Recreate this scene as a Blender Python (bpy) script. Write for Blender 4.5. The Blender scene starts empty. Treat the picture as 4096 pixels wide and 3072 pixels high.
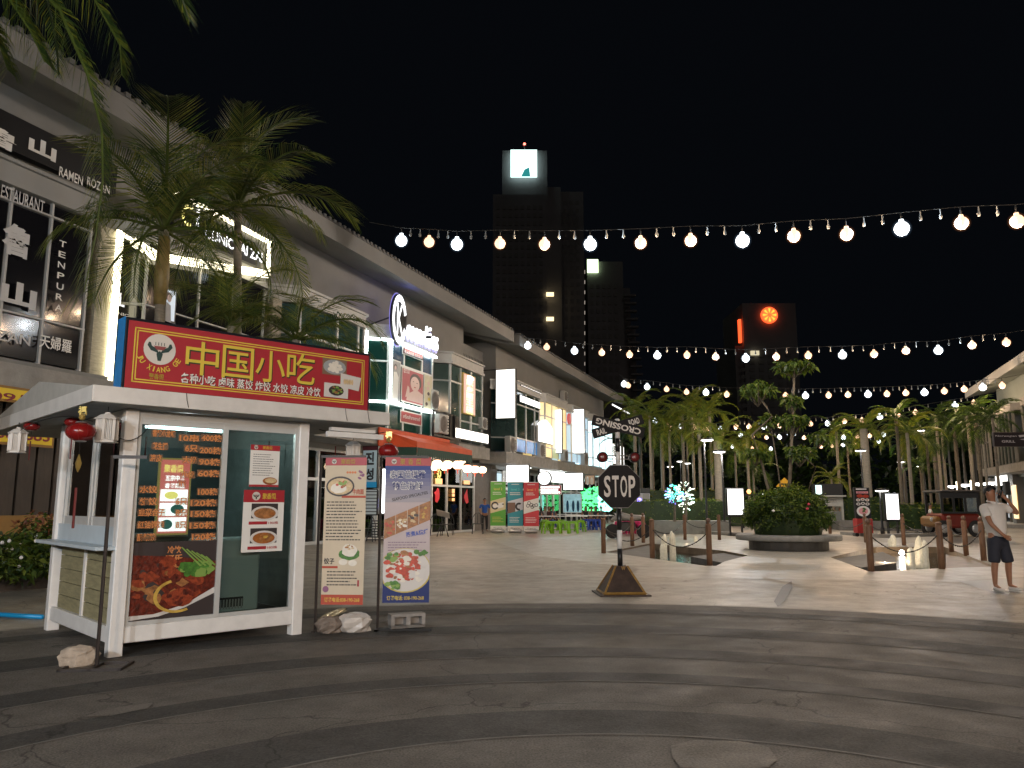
import bpy, math, random
import numpy as np
from mathutils import Vector, Matrix
R = random.Random(7)
scene = bpy.context.scene
C = scene.collection
rad = math.radians

# ------------------------------------------------------------------ camera, world, light, exposure
FPX, HZ, CH = 780.0, 504.0, 1.42           # focal length in px at 1024 wide, horizon row, camera height
PITCH = math.atan((HZ - 384) / FPX)
cam_d = bpy.data.cameras.new('camera'); cam = bpy.data.objects.new('camera', cam_d); C.objects.link(cam)
cam.location = (0, 0, CH); cam.rotation_euler = (math.pi / 2 + PITCH, 0, 0)
cam_d.sensor_width = 36.0; cam_d.lens = 36.0 * FPX / 1024
cam_d.clip_start = 0.05; cam_d.clip_end = 2000
scene.camera = cam

world = bpy.data.worlds.new('World'); scene.world = world; world.use_nodes = True
bg = world.node_tree.nodes['Background']
bg.inputs[0].default_value = (0.55, 0.7, 1.0, 1); bg.inputs[1].default_value = 0.0024
sun_d = bpy.data.lights.new('city_glow', 'SUN'); sun_d.energy = 0.035; sun_d.angle = rad(20); sun_d.color = (1, .9, .8)
sun = bpy.data.objects.new('city_glow', sun_d); C.objects.link(sun); sun.rotation_euler = (rad(52), 0, rad(12))
vs = scene.view_settings
vs.view_transform = 'Standard'; vs.look = 'None'; vs.exposure = 0.42; vs.gamma = 1; vs.use_curve_mapping = False
cy = scene.cycles
cy.use_denoising = True; cy.max_bounces = 5; cy.diffuse_bounces = 2; cy.glossy_bounces = 3; cy.transmission_bounces = 4
cy.transparent_max_bounces = 12; cy.sample_clamp_indirect = 4; cy.sample_clamp_direct = 30; cy.use_light_tree = True
cy.caustics_reflective = False; cy.caustics_refractive = False

# ------------------------------------------------------------------ projecting photo points to real places
def V(x, y): return (x * .46293, y * .46293)
def ray(px, py):
    x = (px - 512) / FPX; y = (384 - py) / FPX; c, s = math.cos(PITCH), math.sin(PITCH)
    return Vector((x, c - y * s, s + y * c))
EYE = Vector((0, 0, CH))
def G(px, py, z=0.0):
    d = ray(px, py); return EYE + d * ((z - CH) / d.z)
def D(px, py, Y):
    d = ray(px, py); return EYE + d * (Y / d.y)

class Frame:
    """local axes: x to the right along a front, y away from the viewer, z up"""
    def __init__(s, o, ang):
        s.o = Vector(o); s.a = ang
        s.M = Matrix.Translation(s.o) @ Matrix.Rotation(ang, 4, 'Z'); s.I = s.M.inverted()
    def at(s, px, py, y=0.0):
        o = s.I @ EYE; d = (s.I.to_3x3()) @ ray(px, py); t = (y - o.y) / d.y; p = o + d * t
        return p.x, p.z
    def atx(s, px, py, x=0.0):
        o = s.I @ EYE; d = (s.I.to_3x3()) @ ray(px, py); t = (x - o.x) / d.x; p = o + d * t
        return p.y, p.z
    def w(s, x, y, z=0): return s.M @ Vector((x, y, z))

# ------------------------------------------------------------------ materials
_m = {}
def mat(name, col, rough=.6, metal=0, noise=0, nscale=5, bump=0, bscale=30, emit=0, ecol=None, spec=.5, col2=None, stretch=None, alpha=1, trans=0):
    if name in _m: return _m[name]
    m = bpy.data.materials.new(name); m.use_nodes = True; nt = m.node_tree; b = nt.nodes['Principled BSDF']
    c = (*col, 1)
    b.inputs['Base Color'].default_value = c; b.inputs['Roughness'].default_value = rough; b.inputs['Metallic'].default_value = metal
    b.inputs['Specular IOR Level'].default_value = spec
    if alpha < 1: b.inputs['Alpha'].default_value = alpha
    if noise or bump:
        tc = nt.nodes.new('ShaderNodeTexCoord'); src = tc.outputs['Object']
        if stretch:
            mp = nt.nodes.new('ShaderNodeMapping'); mp.inputs['Scale'].default_value = stretch; nt.links.new(src, mp.inputs[0]); src = mp.outputs[0]
    if noise:
        n = nt.nodes.new('ShaderNodeTexNoise'); n.inputs['Scale'].default_value = nscale; n.inputs['Detail'].default_value = 8; n.inputs['Roughness'].default_value = .65
        nt.links.new(src, n.inputs['Vector'])
        r = nt.nodes.new('ShaderNodeValToRGB'); r.color_ramp.elements[0].position = .3; r.color_ramp.elements[1].position = .7
        d = col2 or tuple(v * (1 - noise) for v in col); l = tuple(min(1, v * (1 + noise * .6)) for v in col)
        r.color_ramp.elements[0].color = (*d, 1); r.color_ramp.elements[1].color = (*l, 1)
        nt.links.new(n.outputs[0], r.inputs[0]); nt.links.new(r.outputs[0], b.inputs['Base Color'])
    if bump:
        n2 = nt.nodes.new('ShaderNodeTexNoise'); n2.inputs['Scale'].default_value = bscale; n2.inputs['Detail'].default_value = 6
        nt.links.new(src, n2.inputs['Vector'])
        bp = nt.nodes.new('ShaderNodeBump'); bp.inputs['Strength'].default_value = bump; bp.inputs['Distance'].default_value = .02
        nt.links.new(n2.outputs[0], bp.inputs['Height']); nt.links.new(bp.outputs[0], b.inputs['Normal'])
    if emit:
        b.inputs['Emission Color'].default_value = (*(ecol or col), 1); b.inputs['Emission Strength'].default_value = emit
    _m[name] = m; return m
def ground_mat(name, col, rough, spec, big=.5, grain=.35, crack=.5, bumps=.5):
    m = mat(name, col, rough, spec=spec); nt = m.node_tree; b = nt.nodes['Principled BSDF']; L = nt.links.new; N = nt.nodes.new
    tc = N('ShaderNodeTexCoord').outputs['Object']
    def noise(sc, det, ro=.6):
        n = N('ShaderNodeTexNoise'); n.inputs['Scale'].default_value = sc; n.inputs['Detail'].default_value = det; n.inputs['Roughness'].default_value = ro; L(tc, n.inputs['Vector']); return n.outputs[0]
    def mr(src, a, c, lo, hi):
        r = N('ShaderNodeMapRange'); L(src, r.inputs[0]); r.inputs[1].default_value = a; r.inputs[2].default_value = c; r.inputs[3].default_value = lo; r.inputs[4].default_value = hi; return r.outputs[0]
    def mul(a, c):
        k = N('ShaderNodeMath'); k.operation = 'MULTIPLY'; L(a, k.inputs[0]); L(c, k.inputs[1]); return k.outputs[0]
    n1 = mr(noise(.35, 6, .7), .3, .7, 1 - big * .5, 1 + big * .45); n2 = mr(noise(3.2, 8, .75), .32, .68, 1 - big * .38, 1 + big * .35); n3 = mr(noise(70, 3), .3, .7, 1 - grain, 1 + grain)
    v = N('ShaderNodeTexVoronoi'); v.feature = 'DISTANCE_TO_EDGE'; v.inputs['Scale'].default_value = .28; wv = N('ShaderNodeVectorMath'); wv.operation = 'ADD'; nn = N('ShaderNodeTexNoise'); nn.inputs['Scale'].default_value = 1.3; nn.inputs['Detail'].default_value = 6; L(tc, nn.inputs['Vector']); L(tc, wv.inputs[0]); L(nn.outputs['Color'], wv.inputs[1]); L(wv.outputs[0], v.inputs['Vector'])
    cr = mr(v.outputs['Distance'], 0, .004, 1 - crack, 1)
    sp = mr(noise(11, 2), .68, .74, 1, .72)
    f = mul(mul(mul(n1, n2), mul(n3, cr)), sp); c = N('ShaderNodeVectorMath'); c.operation = 'SCALE'; c.inputs[0].default_value = col; L(f, c.inputs['Scale']); L(c.outputs[0], b.inputs['Base Color'])
    L(mr(noise(2.1, 6), .3, .7, max(.1, rough - .14), rough + .16), b.inputs['Roughness'])
    bp = N('ShaderNodeBump'); bp.inputs['Strength'].default_value = bumps; bp.inputs['Distance'].default_value = .01; L(noise(55, 6), bp.inputs['Height']); L(bp.outputs[0], b.inputs['Normal']); return m
def glow(name, col, s, sample=True):
    if name in _m: return _m[name]
    m = mat(name, (.6, .6, .6), .5, emit=s, ecol=col)
    if not sample: m.cycles.emission_sampling = 'NONE'
    return m
def glassmat(name, tint, refl=.12, dark=.0):
    if name in _m: return _m[name]
    m = bpy.data.materials.new(name); m.use_nodes = True; nt = m.node_tree; nt.nodes.remove(nt.nodes['Principled BSDF'])
    out = nt.nodes['Material Output']; t = nt.nodes.new('ShaderNodeBsdfTransparent'); t.inputs[0].default_value = (*tint, 1)
    g = nt.nodes.new('ShaderNodeBsdfGlossy'); g.inputs['Roughness'].default_value = .02
    f = nt.nodes.new('ShaderNodeFresnel'); f.inputs[0].default_value = 1.5
    ma = nt.nodes.new('ShaderNodeMath'); ma.operation = 'MULTIPLY_ADD'; ma.inputs[1].default_value = 1.2; ma.inputs[2].default_value = refl
    mx = nt.nodes.new('ShaderNodeMixShader'); nt.links.new(f.outputs[0], ma.inputs[0]); nt.links.new(ma.outputs[0], mx.inputs[0])
    nt.links.new(t.outputs[0], mx.inputs[1]); nt.links.new(g.outputs[0], mx.inputs[2]); nt.links.new(mx.outputs[0], out.inputs[0])
    _m[name] = m; return m
def leafmat(name, col, col2):
    if name in _m: return _m[name]
    m = mat(name, col, .45, noise=.5, nscale=3, col2=col2)
    b = m.node_tree.nodes['Principled BSDF']
    tr = m.node_tree.nodes.new('ShaderNodeBsdfTranslucent'); tr.inputs[0].default_value = (col[0] * 1.6, col[1] * 1.7, col[2] * .6, 1)
    mx = m.node_tree.nodes.new('ShaderNodeMixShader'); mx.inputs[0].default_value = .35; nt = m.node_tree
    nt.links.new(b.outputs[0], mx.inputs[1]); nt.links.new(tr.outputs[0], mx.inputs[2]); nt.links.new(mx.outputs[0], nt.nodes['Material Output'].inputs[0])
    return m

WALL = mat('painted_wall', (.2, .197, .187), .7, noise=.12, nscale=.7, bump=.15, bscale=12)
WALLD = mat('wall_grey', (.2, .2, .19), .8, noise=.2, nscale=1.5)
TRIM = mat('white_trim', (.45, .45, .43), .5, noise=.12, nscale=3)
ROOFT = mat('roof_tiles', (.12, .12, .12), .7, noise=.3, nscale=4)
WPAINT = mat('white_paint', (.74, .73, .71), .38, noise=.1, nscale=6, bump=.05)
BLACK = mat('black_paint', (.012, .012, .013), .35)
BLACKM = mat('black_matt', (.02, .02, .02), .8, noise=.3)
STEEL = mat('steel', (.5, .5, .5), .35, metal=.8)
ALU = mat('aluminium', (.62, .63, .62), .4, metal=.3, noise=.08)
DGLASS = mat('dark_glass', (.012, .03, .03), .05, spec=.7, noise=.3, nscale=.8)
TGLASS = mat('teal_glass', (.02, .045, .042), .06, spec=.7, noise=.4, nscale=.6, emit=.012, ecol=(.4, .7, .65))
WOOD = mat('plywood', (.28, .25, .14), .7, noise=.3, nscale=6, stretch=(1, 1, 5), bump=.1)
BROWNWOOD = mat('bollard_wood', (.21, .11, .06), .55, noise=.35, nscale=9, stretch=(3, 3, .6), bump=.15)
RED = mat('lantern_red', (.2, .008, .008), .25, noise=.2, nscale=20)
SIGNRED = mat('sign_red', (.36, .025, .035), .45, noise=.1, nscale=2)
GOLD = mat('gold_print', (.62, .47, .06), .45)
GOLDM = mat('gold_metal', (.7, .5, .15), .3, metal=.8)
WPRINT = mat('white_print', (.72, .71, .68), .6)
PAPER = mat('paper', (.62, .58, .52), .7, noise=.06, nscale=3)
INK = mat('ink', (.03, .03, .035), .6)
GREYS = mat('grey_stone', (.3, .28, .26), .8, noise=.35, nscale=4, bump=.5, bscale=18)
CONC = mat('concrete', (.28, .27, .25), .75, noise=.25, nscale=3, bump=.25, bscale=25)
CONCD = mat('concrete_dark', (.14, .135, .125), .75, noise=.3, nscale=3, bump=.25, bscale=25)
LG1 = leafmat('leaf_green', (.075, .12, .022), (.035, .06, .01))
LG2 = leafmat('leaf_light', (.15, .19, .035), (.08, .11, .018))
LG3 = leafmat('leaf_dark', (.03, .06, .016), (.015, .03, .008))
LG4 = leafmat('leaf_yellow', (.16, .17, .02), (.09, .1, .015))
BARK = mat('palm_trunk', (.3, .27, .22), .8, noise=.3, nscale=6, stretch=(1, 1, 6), bump=.3, bscale=14)
BARKD = mat('bark_dark', (.17, .145, .11), .9, noise=.4, nscale=8, bump=.5)
SKIN = mat('skin', (.3, .14, .08), .5, noise=.1, nscale=20)
HAIR = mat('hair', (.012, .01, .01), .5)

# ------------------------------------------------------------------ mesh building
class MB:
    def __init__(s): s.v = []; s.f = []; s.mi = []; s.ms = []; s.T = None
    def _m(s, m):
        if m not in s.ms: s.ms.append(m)
        return s.ms.index(m)
    def add(s, vs, fs, m=None):
        b = len(s.v)
        if s.T is not None: vs = [tuple(s.T @ Vector(v)) for v in vs]
        s.v += [tuple(v) for v in vs]; i = s._m(m)
        for f in fs: s.f.append(tuple(b + k for k in f)); s.mi.append(i)
        return s
    def box(s, x0, x1, y0, y1, z0, z1, m=None):
        if x0 > x1: x0, x1 = x1, x0
        if y0 > y1: y0, y1 = y1, y0
        if z0 > z1: z0, z1 = z1, z0
        return s.add([(x0, y0, z0), (x1, y0, z0), (x1, y1, z0), (x0, y1, z0), (x0, y0, z1), (x1, y0, z1), (x1, y1, z1), (x0, y1, z1)],
              [(0, 3, 2, 1), (4, 5, 6, 7), (0, 1, 5, 4), (1, 2, 6, 5), (2, 3, 7, 6), (3, 0, 4, 7)], m)
    def bbox(s, x0, x1, y0, y1, z0, z1, b=.01, m=None):
        """box with its upright and top edges chamfered"""
        if x0 > x1: x0, x1 = x1, x0
        if y0 > y1: y0, y1 = y1, y0
        def ring(i, z): return [(x0 + b + i, y0 + i, z), (x1 - b - i, y0 + i, z), (x1 - i, y0 + b + i, z), (x1 - i, y1 - b - i, z), (x1 - b - i, y1 - i, z), (x0 + b + i, y1 - i, z), (x0 + i, y1 - b - i, z), (x0 + i, y0 + b + i, z)]
        vs = ring(b, z0) + ring(0, z0 + b) + ring(0, z1 - b) + ring(b, z1)
        fs = [tuple(range(7, -1, -1)), tuple(range(24, 32))]
        for k in range(3):
            for i in range(8): j = (i + 1) % 8; fs.append((k * 8 + i, k * 8 + j, k * 8 + 8 + j, k * 8 + 8 + i))
        return s.add(vs, fs, m)
    def ext(s, pts, ax, a0, a1, m=None):
        """polygon given by 2D pts, extruded along axis ax from a0 to a1"""
        n = len(pts)
        def P(p, a):
            return (a, p[0], p[1]) if ax == 'x' else ((p[0], a, p[1]) if ax == 'y' else (p[0], p[1], a))
        vs = [P(p, a0) for p in pts] + [P(p, a1) for p in pts]
        fs = [tuple(range(n)), tuple(range(2 * n - 1, n - 1, -1))] + [(i, i + n, (i + 1) % n + n, (i + 1) % n) for i in range(n)]
        return s.add(vs, fs, m)
    def tube(s, path, r, n=6, m=None, cap=True):
        path = [Vector(p) for p in path]; k = len(path)
        rs = r if isinstance(r, (list, tuple)) else [r] * k
        vs = []; up = Vector((0, 0, 1))
        for i, p in enumerate(path):
            t = (path[min(i + 1, k - 1)] - path[max(i - 1, 0)]).normalized()
            u = t.cross(up if abs(t.z) < .95 else Vector((1, 0, 0))).normalized(); w = u.cross(t)
            for j in range(n):
                a = 2 * math.pi * j / n; vs.append(p + (u * math.cos(a) + w * math.sin(a)) * rs[i])
        fs = [(i * n + j, i * n + (j + 1) % n, (i + 1) * n + (j + 1) % n, (i + 1) * n + j) for i in range(k - 1) for j in range(n)]
        if cap: fs += [tuple(range(n - 1, -1, -1)), tuple(range((k - 1) * n, k * n))]
        return s.add(vs, fs, m)
    def lathe(s, prof, c=(0, 0, 0), n=12, m=None, axis='z'):
        vs = []
        for r, z in prof:
            for j in range(n):
                a = 2 * math.pi * j / n; x, y = r * math.cos(a), r * math.sin(a)
                v = (x, y, z) if axis == 'z' else ((x, z, y) if axis == 'y' else (z, x, y))
                vs.append((v[0] + c[0], v[1] + c[1], v[2] + c[2]))
        k = len(prof)
        fs = [(i * n + j, i * n + (j + 1) % n, (i + 1) * n + (j + 1) % n, (i + 1) * n + j) for i in range(k - 1) for j in range(n)]
        fs += [tuple(range(n - 1, -1, -1)), tuple(range((k - 1) * n, k * n))]
        return s.add(vs, fs, m)
    def ball(s, c, r, n=10, m=None, sz=1.0):
        k = max(4, n // 2)
        return s.lathe([(max(.001, r * math.sin(math.pi * i / k)), -r * sz * math.cos(math.pi * i / k)) for i in range(k + 1)], c, n, m)
    # flat print in the local x-z plane, in front (toward -y) of y by layer
    def rect(s, x0, x1, z0, z1, y, m): return s.add([(x0, y, z0), (x1, y, z0), (x1, y, z1), (x0, y, z1)], [(0, 1, 2, 3)], m)
    def poly(s, pts, y, m): return s.add([(p[0], y, p[1]) for p in pts], [tuple(range(len(pts)))], m)
    def disc(s, cx, cz, rx, rz, y, m, n=20, jit=0, rng=None):
        rng = rng or R
        return s.poly([(cx + rx * (1 + jit * (rng.random() - .5)) * math.cos(2 * math.pi * i / n), cz + rz * (1 + jit * (rng.random() - .5)) * math.sin(2 * math.pi * i / n)) for i in range(n)], y, m)
    def ringp(s, cx, cz, r0, r1, y, m, n=24, a0=0, a1=2 * math.pi, q=1.0):
        for i in range(n):
            a, b = a0 + (a1 - a0) * i / n, a0 + (a1 - a0) * (i + 1) / n
            s.add([(cx + r0 * math.cos(a), y, cz + q * r0 * math.sin(a)), (cx + r1 * math.cos(a), y, cz + q * r1 * math.sin(a)), (cx + r1 * math.cos(b), y, cz + q * r1 * math.sin(b)), (cx + r0 * math.cos(b), y, cz + q * r0 * math.sin(b))], [(0, 1, 2, 3)], m)
        return s
    def mesh(s, name, smooth=False):
        me = bpy.data.meshes.new(name); me.from_pydata(s.v, [], s.f)
        for m in s.ms: me.materials.append(m if m else WPAINT)
        me.polygons.foreach_set('material_index', s.mi)
        if smooth: me.polygons.foreach_set('use_smooth', [True] * len(s.f))
        me.update(); return me
    def build(s, name, parent=None, smooth=False):
        return link(name, s.mesh(name, smooth), parent)
def link(name, me, parent=None, M=None):
    o = bpy.data.objects.new(name, me); C.objects.link(o)
    if parent is not None: o.parent = parent
    if M is not None: o.matrix_local = M
    return o
def tag(o, label=None, cat=None, group=None, kind=None):
    if label: o['label'] = label
    if cat: o['category'] = cat
    if group: o['group'] = group
    if kind: o['kind'] = kind
    return o
def thing(name, label, cat, M, group=None):
    o = bpy.data.objects.new(name, None); C.objects.link(o); o.empty_display_size = .1
    if isinstance(M, Matrix): o.matrix_world = M
    else: o.location = M
    return tag(o, label, cat, group)
def atM(p, ang=0): return Matrix.Translation(Vector(p)) @ Matrix.Rotation(ang, 4, 'Z')
def copy_tree(o, parent=None):
    c = o.copy(); C.objects.link(c)
    if parent is not None: c.parent = parent
    for ch in list(o.children): copy_tree(ch, c)
    return c
_tx = {}
ORD = ['leftmost', 'second from the left', 'third from the left', 'fourth from the left', 'fifth from the left', 'sixth from the left']
def text_mesh(body, bold=0, ext=.0, sp=1.0):
    k = (body, bold, ext, sp)
    if k in _tx: return _tx[k]
    c = bpy.data.curves.new('lettering', 'FONT'); c.body = body; c.size = 1; c.resolution_u = 3; c.offset = bold; c.extrude = ext; c.space_character = sp; c.space_line = .95
    c.align_x = 'CENTER'
    o = bpy.data.objects.new('lettering', c); me = bpy.data.meshes.new_from_object(o)
    bpy.data.objects.remove(o)
    n = len(me.vertices); a = np.empty(n * 3); me.vertices.foreach_get('co', a); a = a.reshape(-1, 3)
    fs = [tuple(p.vertices) for p in me.polygons]
    lo, hi = a[:, :2].min(0), a[:, :2].max(0)
    a[:, :2] = (a[:, :2] - (lo + hi) / 2) / (hi - lo)
    _tx[k] = (a, fs, (hi - lo)[0] / (hi - lo)[1]); return _tx[k]
def text(mb, body, cx, cz, w, h, y, m, bold=.012, ext=0, rot=0, sp=1.0, depth=.01):
    """flat lettering in the x-z plane at y, facing -y, filling w x h; pass w=None to keep its own proportions"""
    a, fs, asp = text_mesh(body, bold, ext, sp)
    if w is None: w = h * asp
    if h is None: h = w / asp
    c, s = math.cos(rot), math.sin(rot)
    vs = []
    for q in a:
        x, z = q[0] * w, q[1] * h
        vs.append((cx + x * c - z * s, y - (q[2] * depth / ext if ext else 0), cz + x * s + z * c))
    mb.add(vs, fs, m)
def lines(mb, x0, x1, z0, z1, n, y, m, rng, fill=.9, gap=.5):
    """illegible small print: n rows of short strokes"""
    dz = (z1 - z0) / n
    for i in range(n):
        z = z1 - dz * (i + .5); x = x0; end = x0 + (x1 - x0) * (fill - rng.random() * .3)
        while x < end:
            w = (x1 - x0) * (.03 + .07 * rng.random()); mb.rect(x, min(end, x + w), z - dz * gap / 2, z + dz * gap / 2, y, m); x += w * 1.25
def point(name, p, w, col=(1, 1, 1), r=.1, parent=None):
    l = bpy.data.lights.new(name, 'POINT'); l.energy = w; l.color = col; l.shadow_soft_size = r
    o = bpy.data.objects.new(name, l); C.objects.link(o); o.location = p
    if parent is not None: o.parent = parent
    return o
def add_fill(label, p, w, col=(1, 1, 1), name='fill_lamp'):  # invented fixture, added to brighten the facade
    """an added fill lamp: black housing, lit lens, and its light just under the lens"""
    t = thing(name, label, 'lamp', atM(p, 0)); MB().bbox(-.12, .12, -.08, .08, .02, .14, .02, BLACK).build('housing', t)
    MB().box(-.1, .1, -.06, .06, 0, .018, glow('fill_lens_%d%d%d' % tuple(int(c * 9) for c in col), col, 6)).build('lens', t)
    point(name + '_light', Vector(p) - Vector((0, 0, .07)), w, col, .04); return t
# ------------------------------------------------------------------ ground
P0 = G(458.5, 532.6)
FA = Frame(P0, rad(70))                     # facade of the long shop building: x along it, y into it
def fx(px, py, d=0): return FA.at(px, py, -d)
def zm(x, y, ox, oy, k): return ((ox + x * k) / 4, (oy + y * k) / 4)
PAVE = ground_mat('plaza_concrete', (.34, .312, .262), .5, .4, .55, .25, .5, .3)
DARKP = ground_mat('stamped_concrete', (.14, .128, .112), .7, .25, .6, .45, .6, .8)
DARKR = ground_mat('stamped_concrete_dark', (.07, .067, .062), .7, .25, .45, .4, .5, .8)
SMOOTHP = ground_mat('polished_path', (.37, .355, .315), .42, .4, .3, .15, .4, .03)
SMOOTHD = mat('polished_dark', (.16, .15, .13), .3, noise=.15, nscale=.8, bump=.05)
LINE = mat('joint_line', (.2, .19, .17), .8, noise=.4, nscale=9)
STAIN = mat('stain', (.07, .055, .04), .5, noise=.4, nscale=3)
PALE = ground_mat('patched_concrete', (.175, .16, .138), .65, .25, .5, .35, .3, .6)

def z5(x, y): return zm(x, y, 2300, 1950, .36166)
def z6(x, y): return zm(x, y, 3300, 1900, .35986)
poolA = [G(*p) for p in (z5(340, 716), z5(1445, 868), z5(1560, 868), z5(1655, 820), z5(1915, 752), z5(1640, 700), z5(830, 618))]
poolB = [G(*p) for p in (z6(60, 915), z6(480, 1072), z6(620, 1072), z6(1240, 1040), z6(1900, 1018), z6(1330, 800), z6(900, 800), z6(560, 800))]
def flat(name, outer, z, m, holes=(), label=None):
    cu = bpy.data.curves.new(name, 'CURVE'); cu.dimensions = '2D'; cu.fill_mode = 'BOTH'
    for pts in [outer] + list(holes):
        sp = cu.splines.new('POLY'); sp.points.add(len(pts) - 1); sp.use_cyclic_u = True
        for i, p in enumerate(pts): sp.points[i].co = (p[0], p[1], 0, 1)
    o = bpy.data.objects.new(name, cu); me = bpy.data.meshes.new_from_object(o); bpy.data.objects.remove(o)
    me.materials.clear(); me.materials.append(m)
    o = link(name, me); o.location.z = z
    n = len(me.polygons)
    if n and me.polygons[0].normal.z < 0: me.flip_normals()
    return tag(o, label, kind='structure')
flat('ground', [(-150, -60), (160, -60), (160, 400), (-150, 400)], 0, PAVE, [poolA, poolB], 'pale concrete plaza ground')
RC = Vector((.55, 2.3, 0))
def ringpts(r, a0=0, a1=2 * math.pi, n=96): return [(RC.x + r * math.cos(a0 + (a1 - a0) * i / n), RC.y + r * math.sin(a0 + (a1 - a0) * i / n)) for i in range(n + (a1 - a0 < 6.28))]
flat('ring_paving', ringpts(9.3), .004, DARKP, label='dark stamped concrete circle in the foreground')
def ring(name, r0, r1, z, m):
    vs = [(*p, z) for p in ringpts(r0)] + [(*p, z) for p in ringpts(r1)]; n = 96
    mb = MB(); mb.add(vs, [(i, i + n, (i + 1) % n + n, (i + 1) % n) for i in range(n)], m)
    return tag(mb.build(name), None, kind='structure')
for r0, r1 in ((2.83, 3.4), (4.3, 4.62), (5.35, 5.78), (6.7, 7.25), (8.35, 8.75), (1.2, 1.6)):
    tag(ring('paving_band', r0, r1, .008, DARKR), 'darker concrete ring band in the paving')
    ring('paving_joint', r0 - .022, r0, .009, LINE)
ring('paving_joint', 9.3, 9.33, .009, LINE)
flat('paving_patch', [G(*V(x, y))[:2] for x, y in ((1452, 1640), (1450, 1615), (1500, 1603), (1600, 1605), (1660, 1618), (1680, 1645), (1660, 1662), (1600, 1668), (1470, 1662))], .012, PALE)
flat('paving_patch', [G(*V(x, y))[:2] for x, y in ((180, 1552), (235, 1533), (330, 1522), (320, 1533), (240, 1550))], .012, PALE)
# smooth star-shaped path round the pools, with darker points
flat('polished_path', [g[:2] for g in (G(*z5(-1000, 560)), G(*z5(-420, 760)), G(*z5(0, 812)), G(*z5(640, 885)), G(*z5(715, 905)), G(*z5(600, 960)), G(*z5(1050, 1000)), G(*z6(700, 1180)), G(*z6(1490, 1185)), G(*z6(1700, 1165)), G(*z6(2212, 1140)),
      G(*z6(2212, 830)), G(*z6(1300, 760)), G(*z6(0, 740)), G(*z5(1500, 570)), G(*z5(500, 500)), G(*z5(0, 500)))], .004, SMOOTHP, [poolA, poolB], 'lighter polished concrete path round the pools')
flat('paving_dark_point', [g[:2] for g in (G(*z5(210, 520)), G(*z5(420, 545)), G(*z5(900, 540)), G(*z5(1430, 500)), G(*z5(900, 490)), G(*z5(440, 505)))], .008, SMOOTHD)
flat('paving_dark_point', [g[:2] for g in (G(*z5(-330, 590)), G(*z5(100, 558)), G(*z5(0, 540)), G(*z5(-600, 520)))], .008, SMOOTHD)
flat('paving_dark_point', [g[:2] for g in (G(*z5(560, 885)), G(*z5(712, 904)), G(*z5(615, 955)))], .008, SMOOTHD)
flat('paving_dark_point', [g[:2] for g in (G(*z6(1490, 1186)), G(*z6(2212, 1150)), G(*z6(2350, 1380)), G(*z6(1900, 1330)))], .008, SMOOTHD)
flat('paving_dark_point', [g[:2] for g in (G(*z6(1600, 800)), G(*z6(2300, 760)), G(*z6(2300, 700)), G(*z6(1250, 700)))], .008, SMOOTHD)
flat('paving_stain', [G(*V(x, y))[:2] for x, y in ((1672, 1300), (1690, 1268), (1710, 1256), (1712, 1270), (1695, 1300), (1680, 1312))], .0085, STAIN)

# raised kerb rims and the road beyond the pools
def kerb(name, pts, w, h, m, label=None, z0=0):
    mb = MB()
    for i in range(len(pts) - 1):
        a, b = Vector(pts[i][:2]), Vector(pts[i + 1][:2]); t = (b - a).normalized(); n = Vector((-t.y, t.x)) * w
        a = a - t * .002; q = [a, b, b + n, a + n]
        mb.add([(p.x, p.y, z0) for p in q] + [(p.x, p.y, z0 + h) for p in q], [(0, 3, 2, 1), (4, 5, 6, 7), (0, 1, 5, 4), (1, 2, 6, 5), (2, 3, 7, 6), (3, 0, 4, 7)], m)
    o = mb.build(name); return tag(o, label, kind='structure')
kerb('kerb', [G(*V(1180, 1125)), G(*V(1440, 1132)), G(*V(1620, 1138)), G(*V(1800, 1140)), G(*V(2000, 1138)), G(*V(2212, 1142))][1:], 1.2, .22, CONC, 'concrete kerb step behind the pools')
kerb('kerb', [G(*V(1400, 1148)), G(*V(1600, 1158)), G(*V(1700, 1162))], .5, .14, CONC, 'low concrete kerb left of the round planter')
kerb('kerb', [G(*V(1815, 1155)), G(*V(1900, 1162)), G(*V(2040, 1158)), G(*V(2100, 1150))], .5, .14, CONC, 'low concrete kerb right of the round planter')
ASPH = mat('asphalt', (.06, .06, .06), .6, noise=.3, nscale=5, bump=.3)
flat('road', [G(*V(1120, 1112))[:2], G(*V(2300, 1119))[:2], (60, 60), (-10, 75)], .012, ASPH, label='dark service road behind the pools')

# pools
PWALL = mat('pool_wall', (.2, .15, .1), .5, noise=.4, nscale=3, bump=.3, bscale=10)
WATER = mat('pool_water', (.012, .012, .01), .04, spec=.8, bump=.5, bscale=7, noise=.2)
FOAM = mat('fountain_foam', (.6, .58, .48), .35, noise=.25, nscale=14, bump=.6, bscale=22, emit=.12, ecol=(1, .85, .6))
for nm, P in (('left', poolA), ('right', poolB)):
    mb = MB(); n = len(P)
    mb.add([(p.x, p.y, .0) for p in P] + [(p.x, p.y, -.55) for p in P], [(i, (i + 1) % n, (i + 1) % n + n, i + n) for i in range(n)], PWALL)
    mb.add([(p.x, p.y, -.55) for p in P], [tuple(range(n))], PWALL)
    tag(mb.build('pool_basin'), 'sunken pool basin ' + ('left' if nm == 'left' else 'right') + ' of the round planter', kind='structure')
    mb = MB(); mb.add([(p.x, p.y, -.2) for p in P], [tuple(range(n))], WATER)
    tag(mb.build('pool_water'), 'dark rippled water', kind='structure')
def slab(pts, z0, z1, m, label):
    mb = MB(); mb.ext([(p.x, p.y) for p in pts], 'z', z0, z1, m); return tag(mb.build('pool_ledge'), label, kind='structure')
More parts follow.
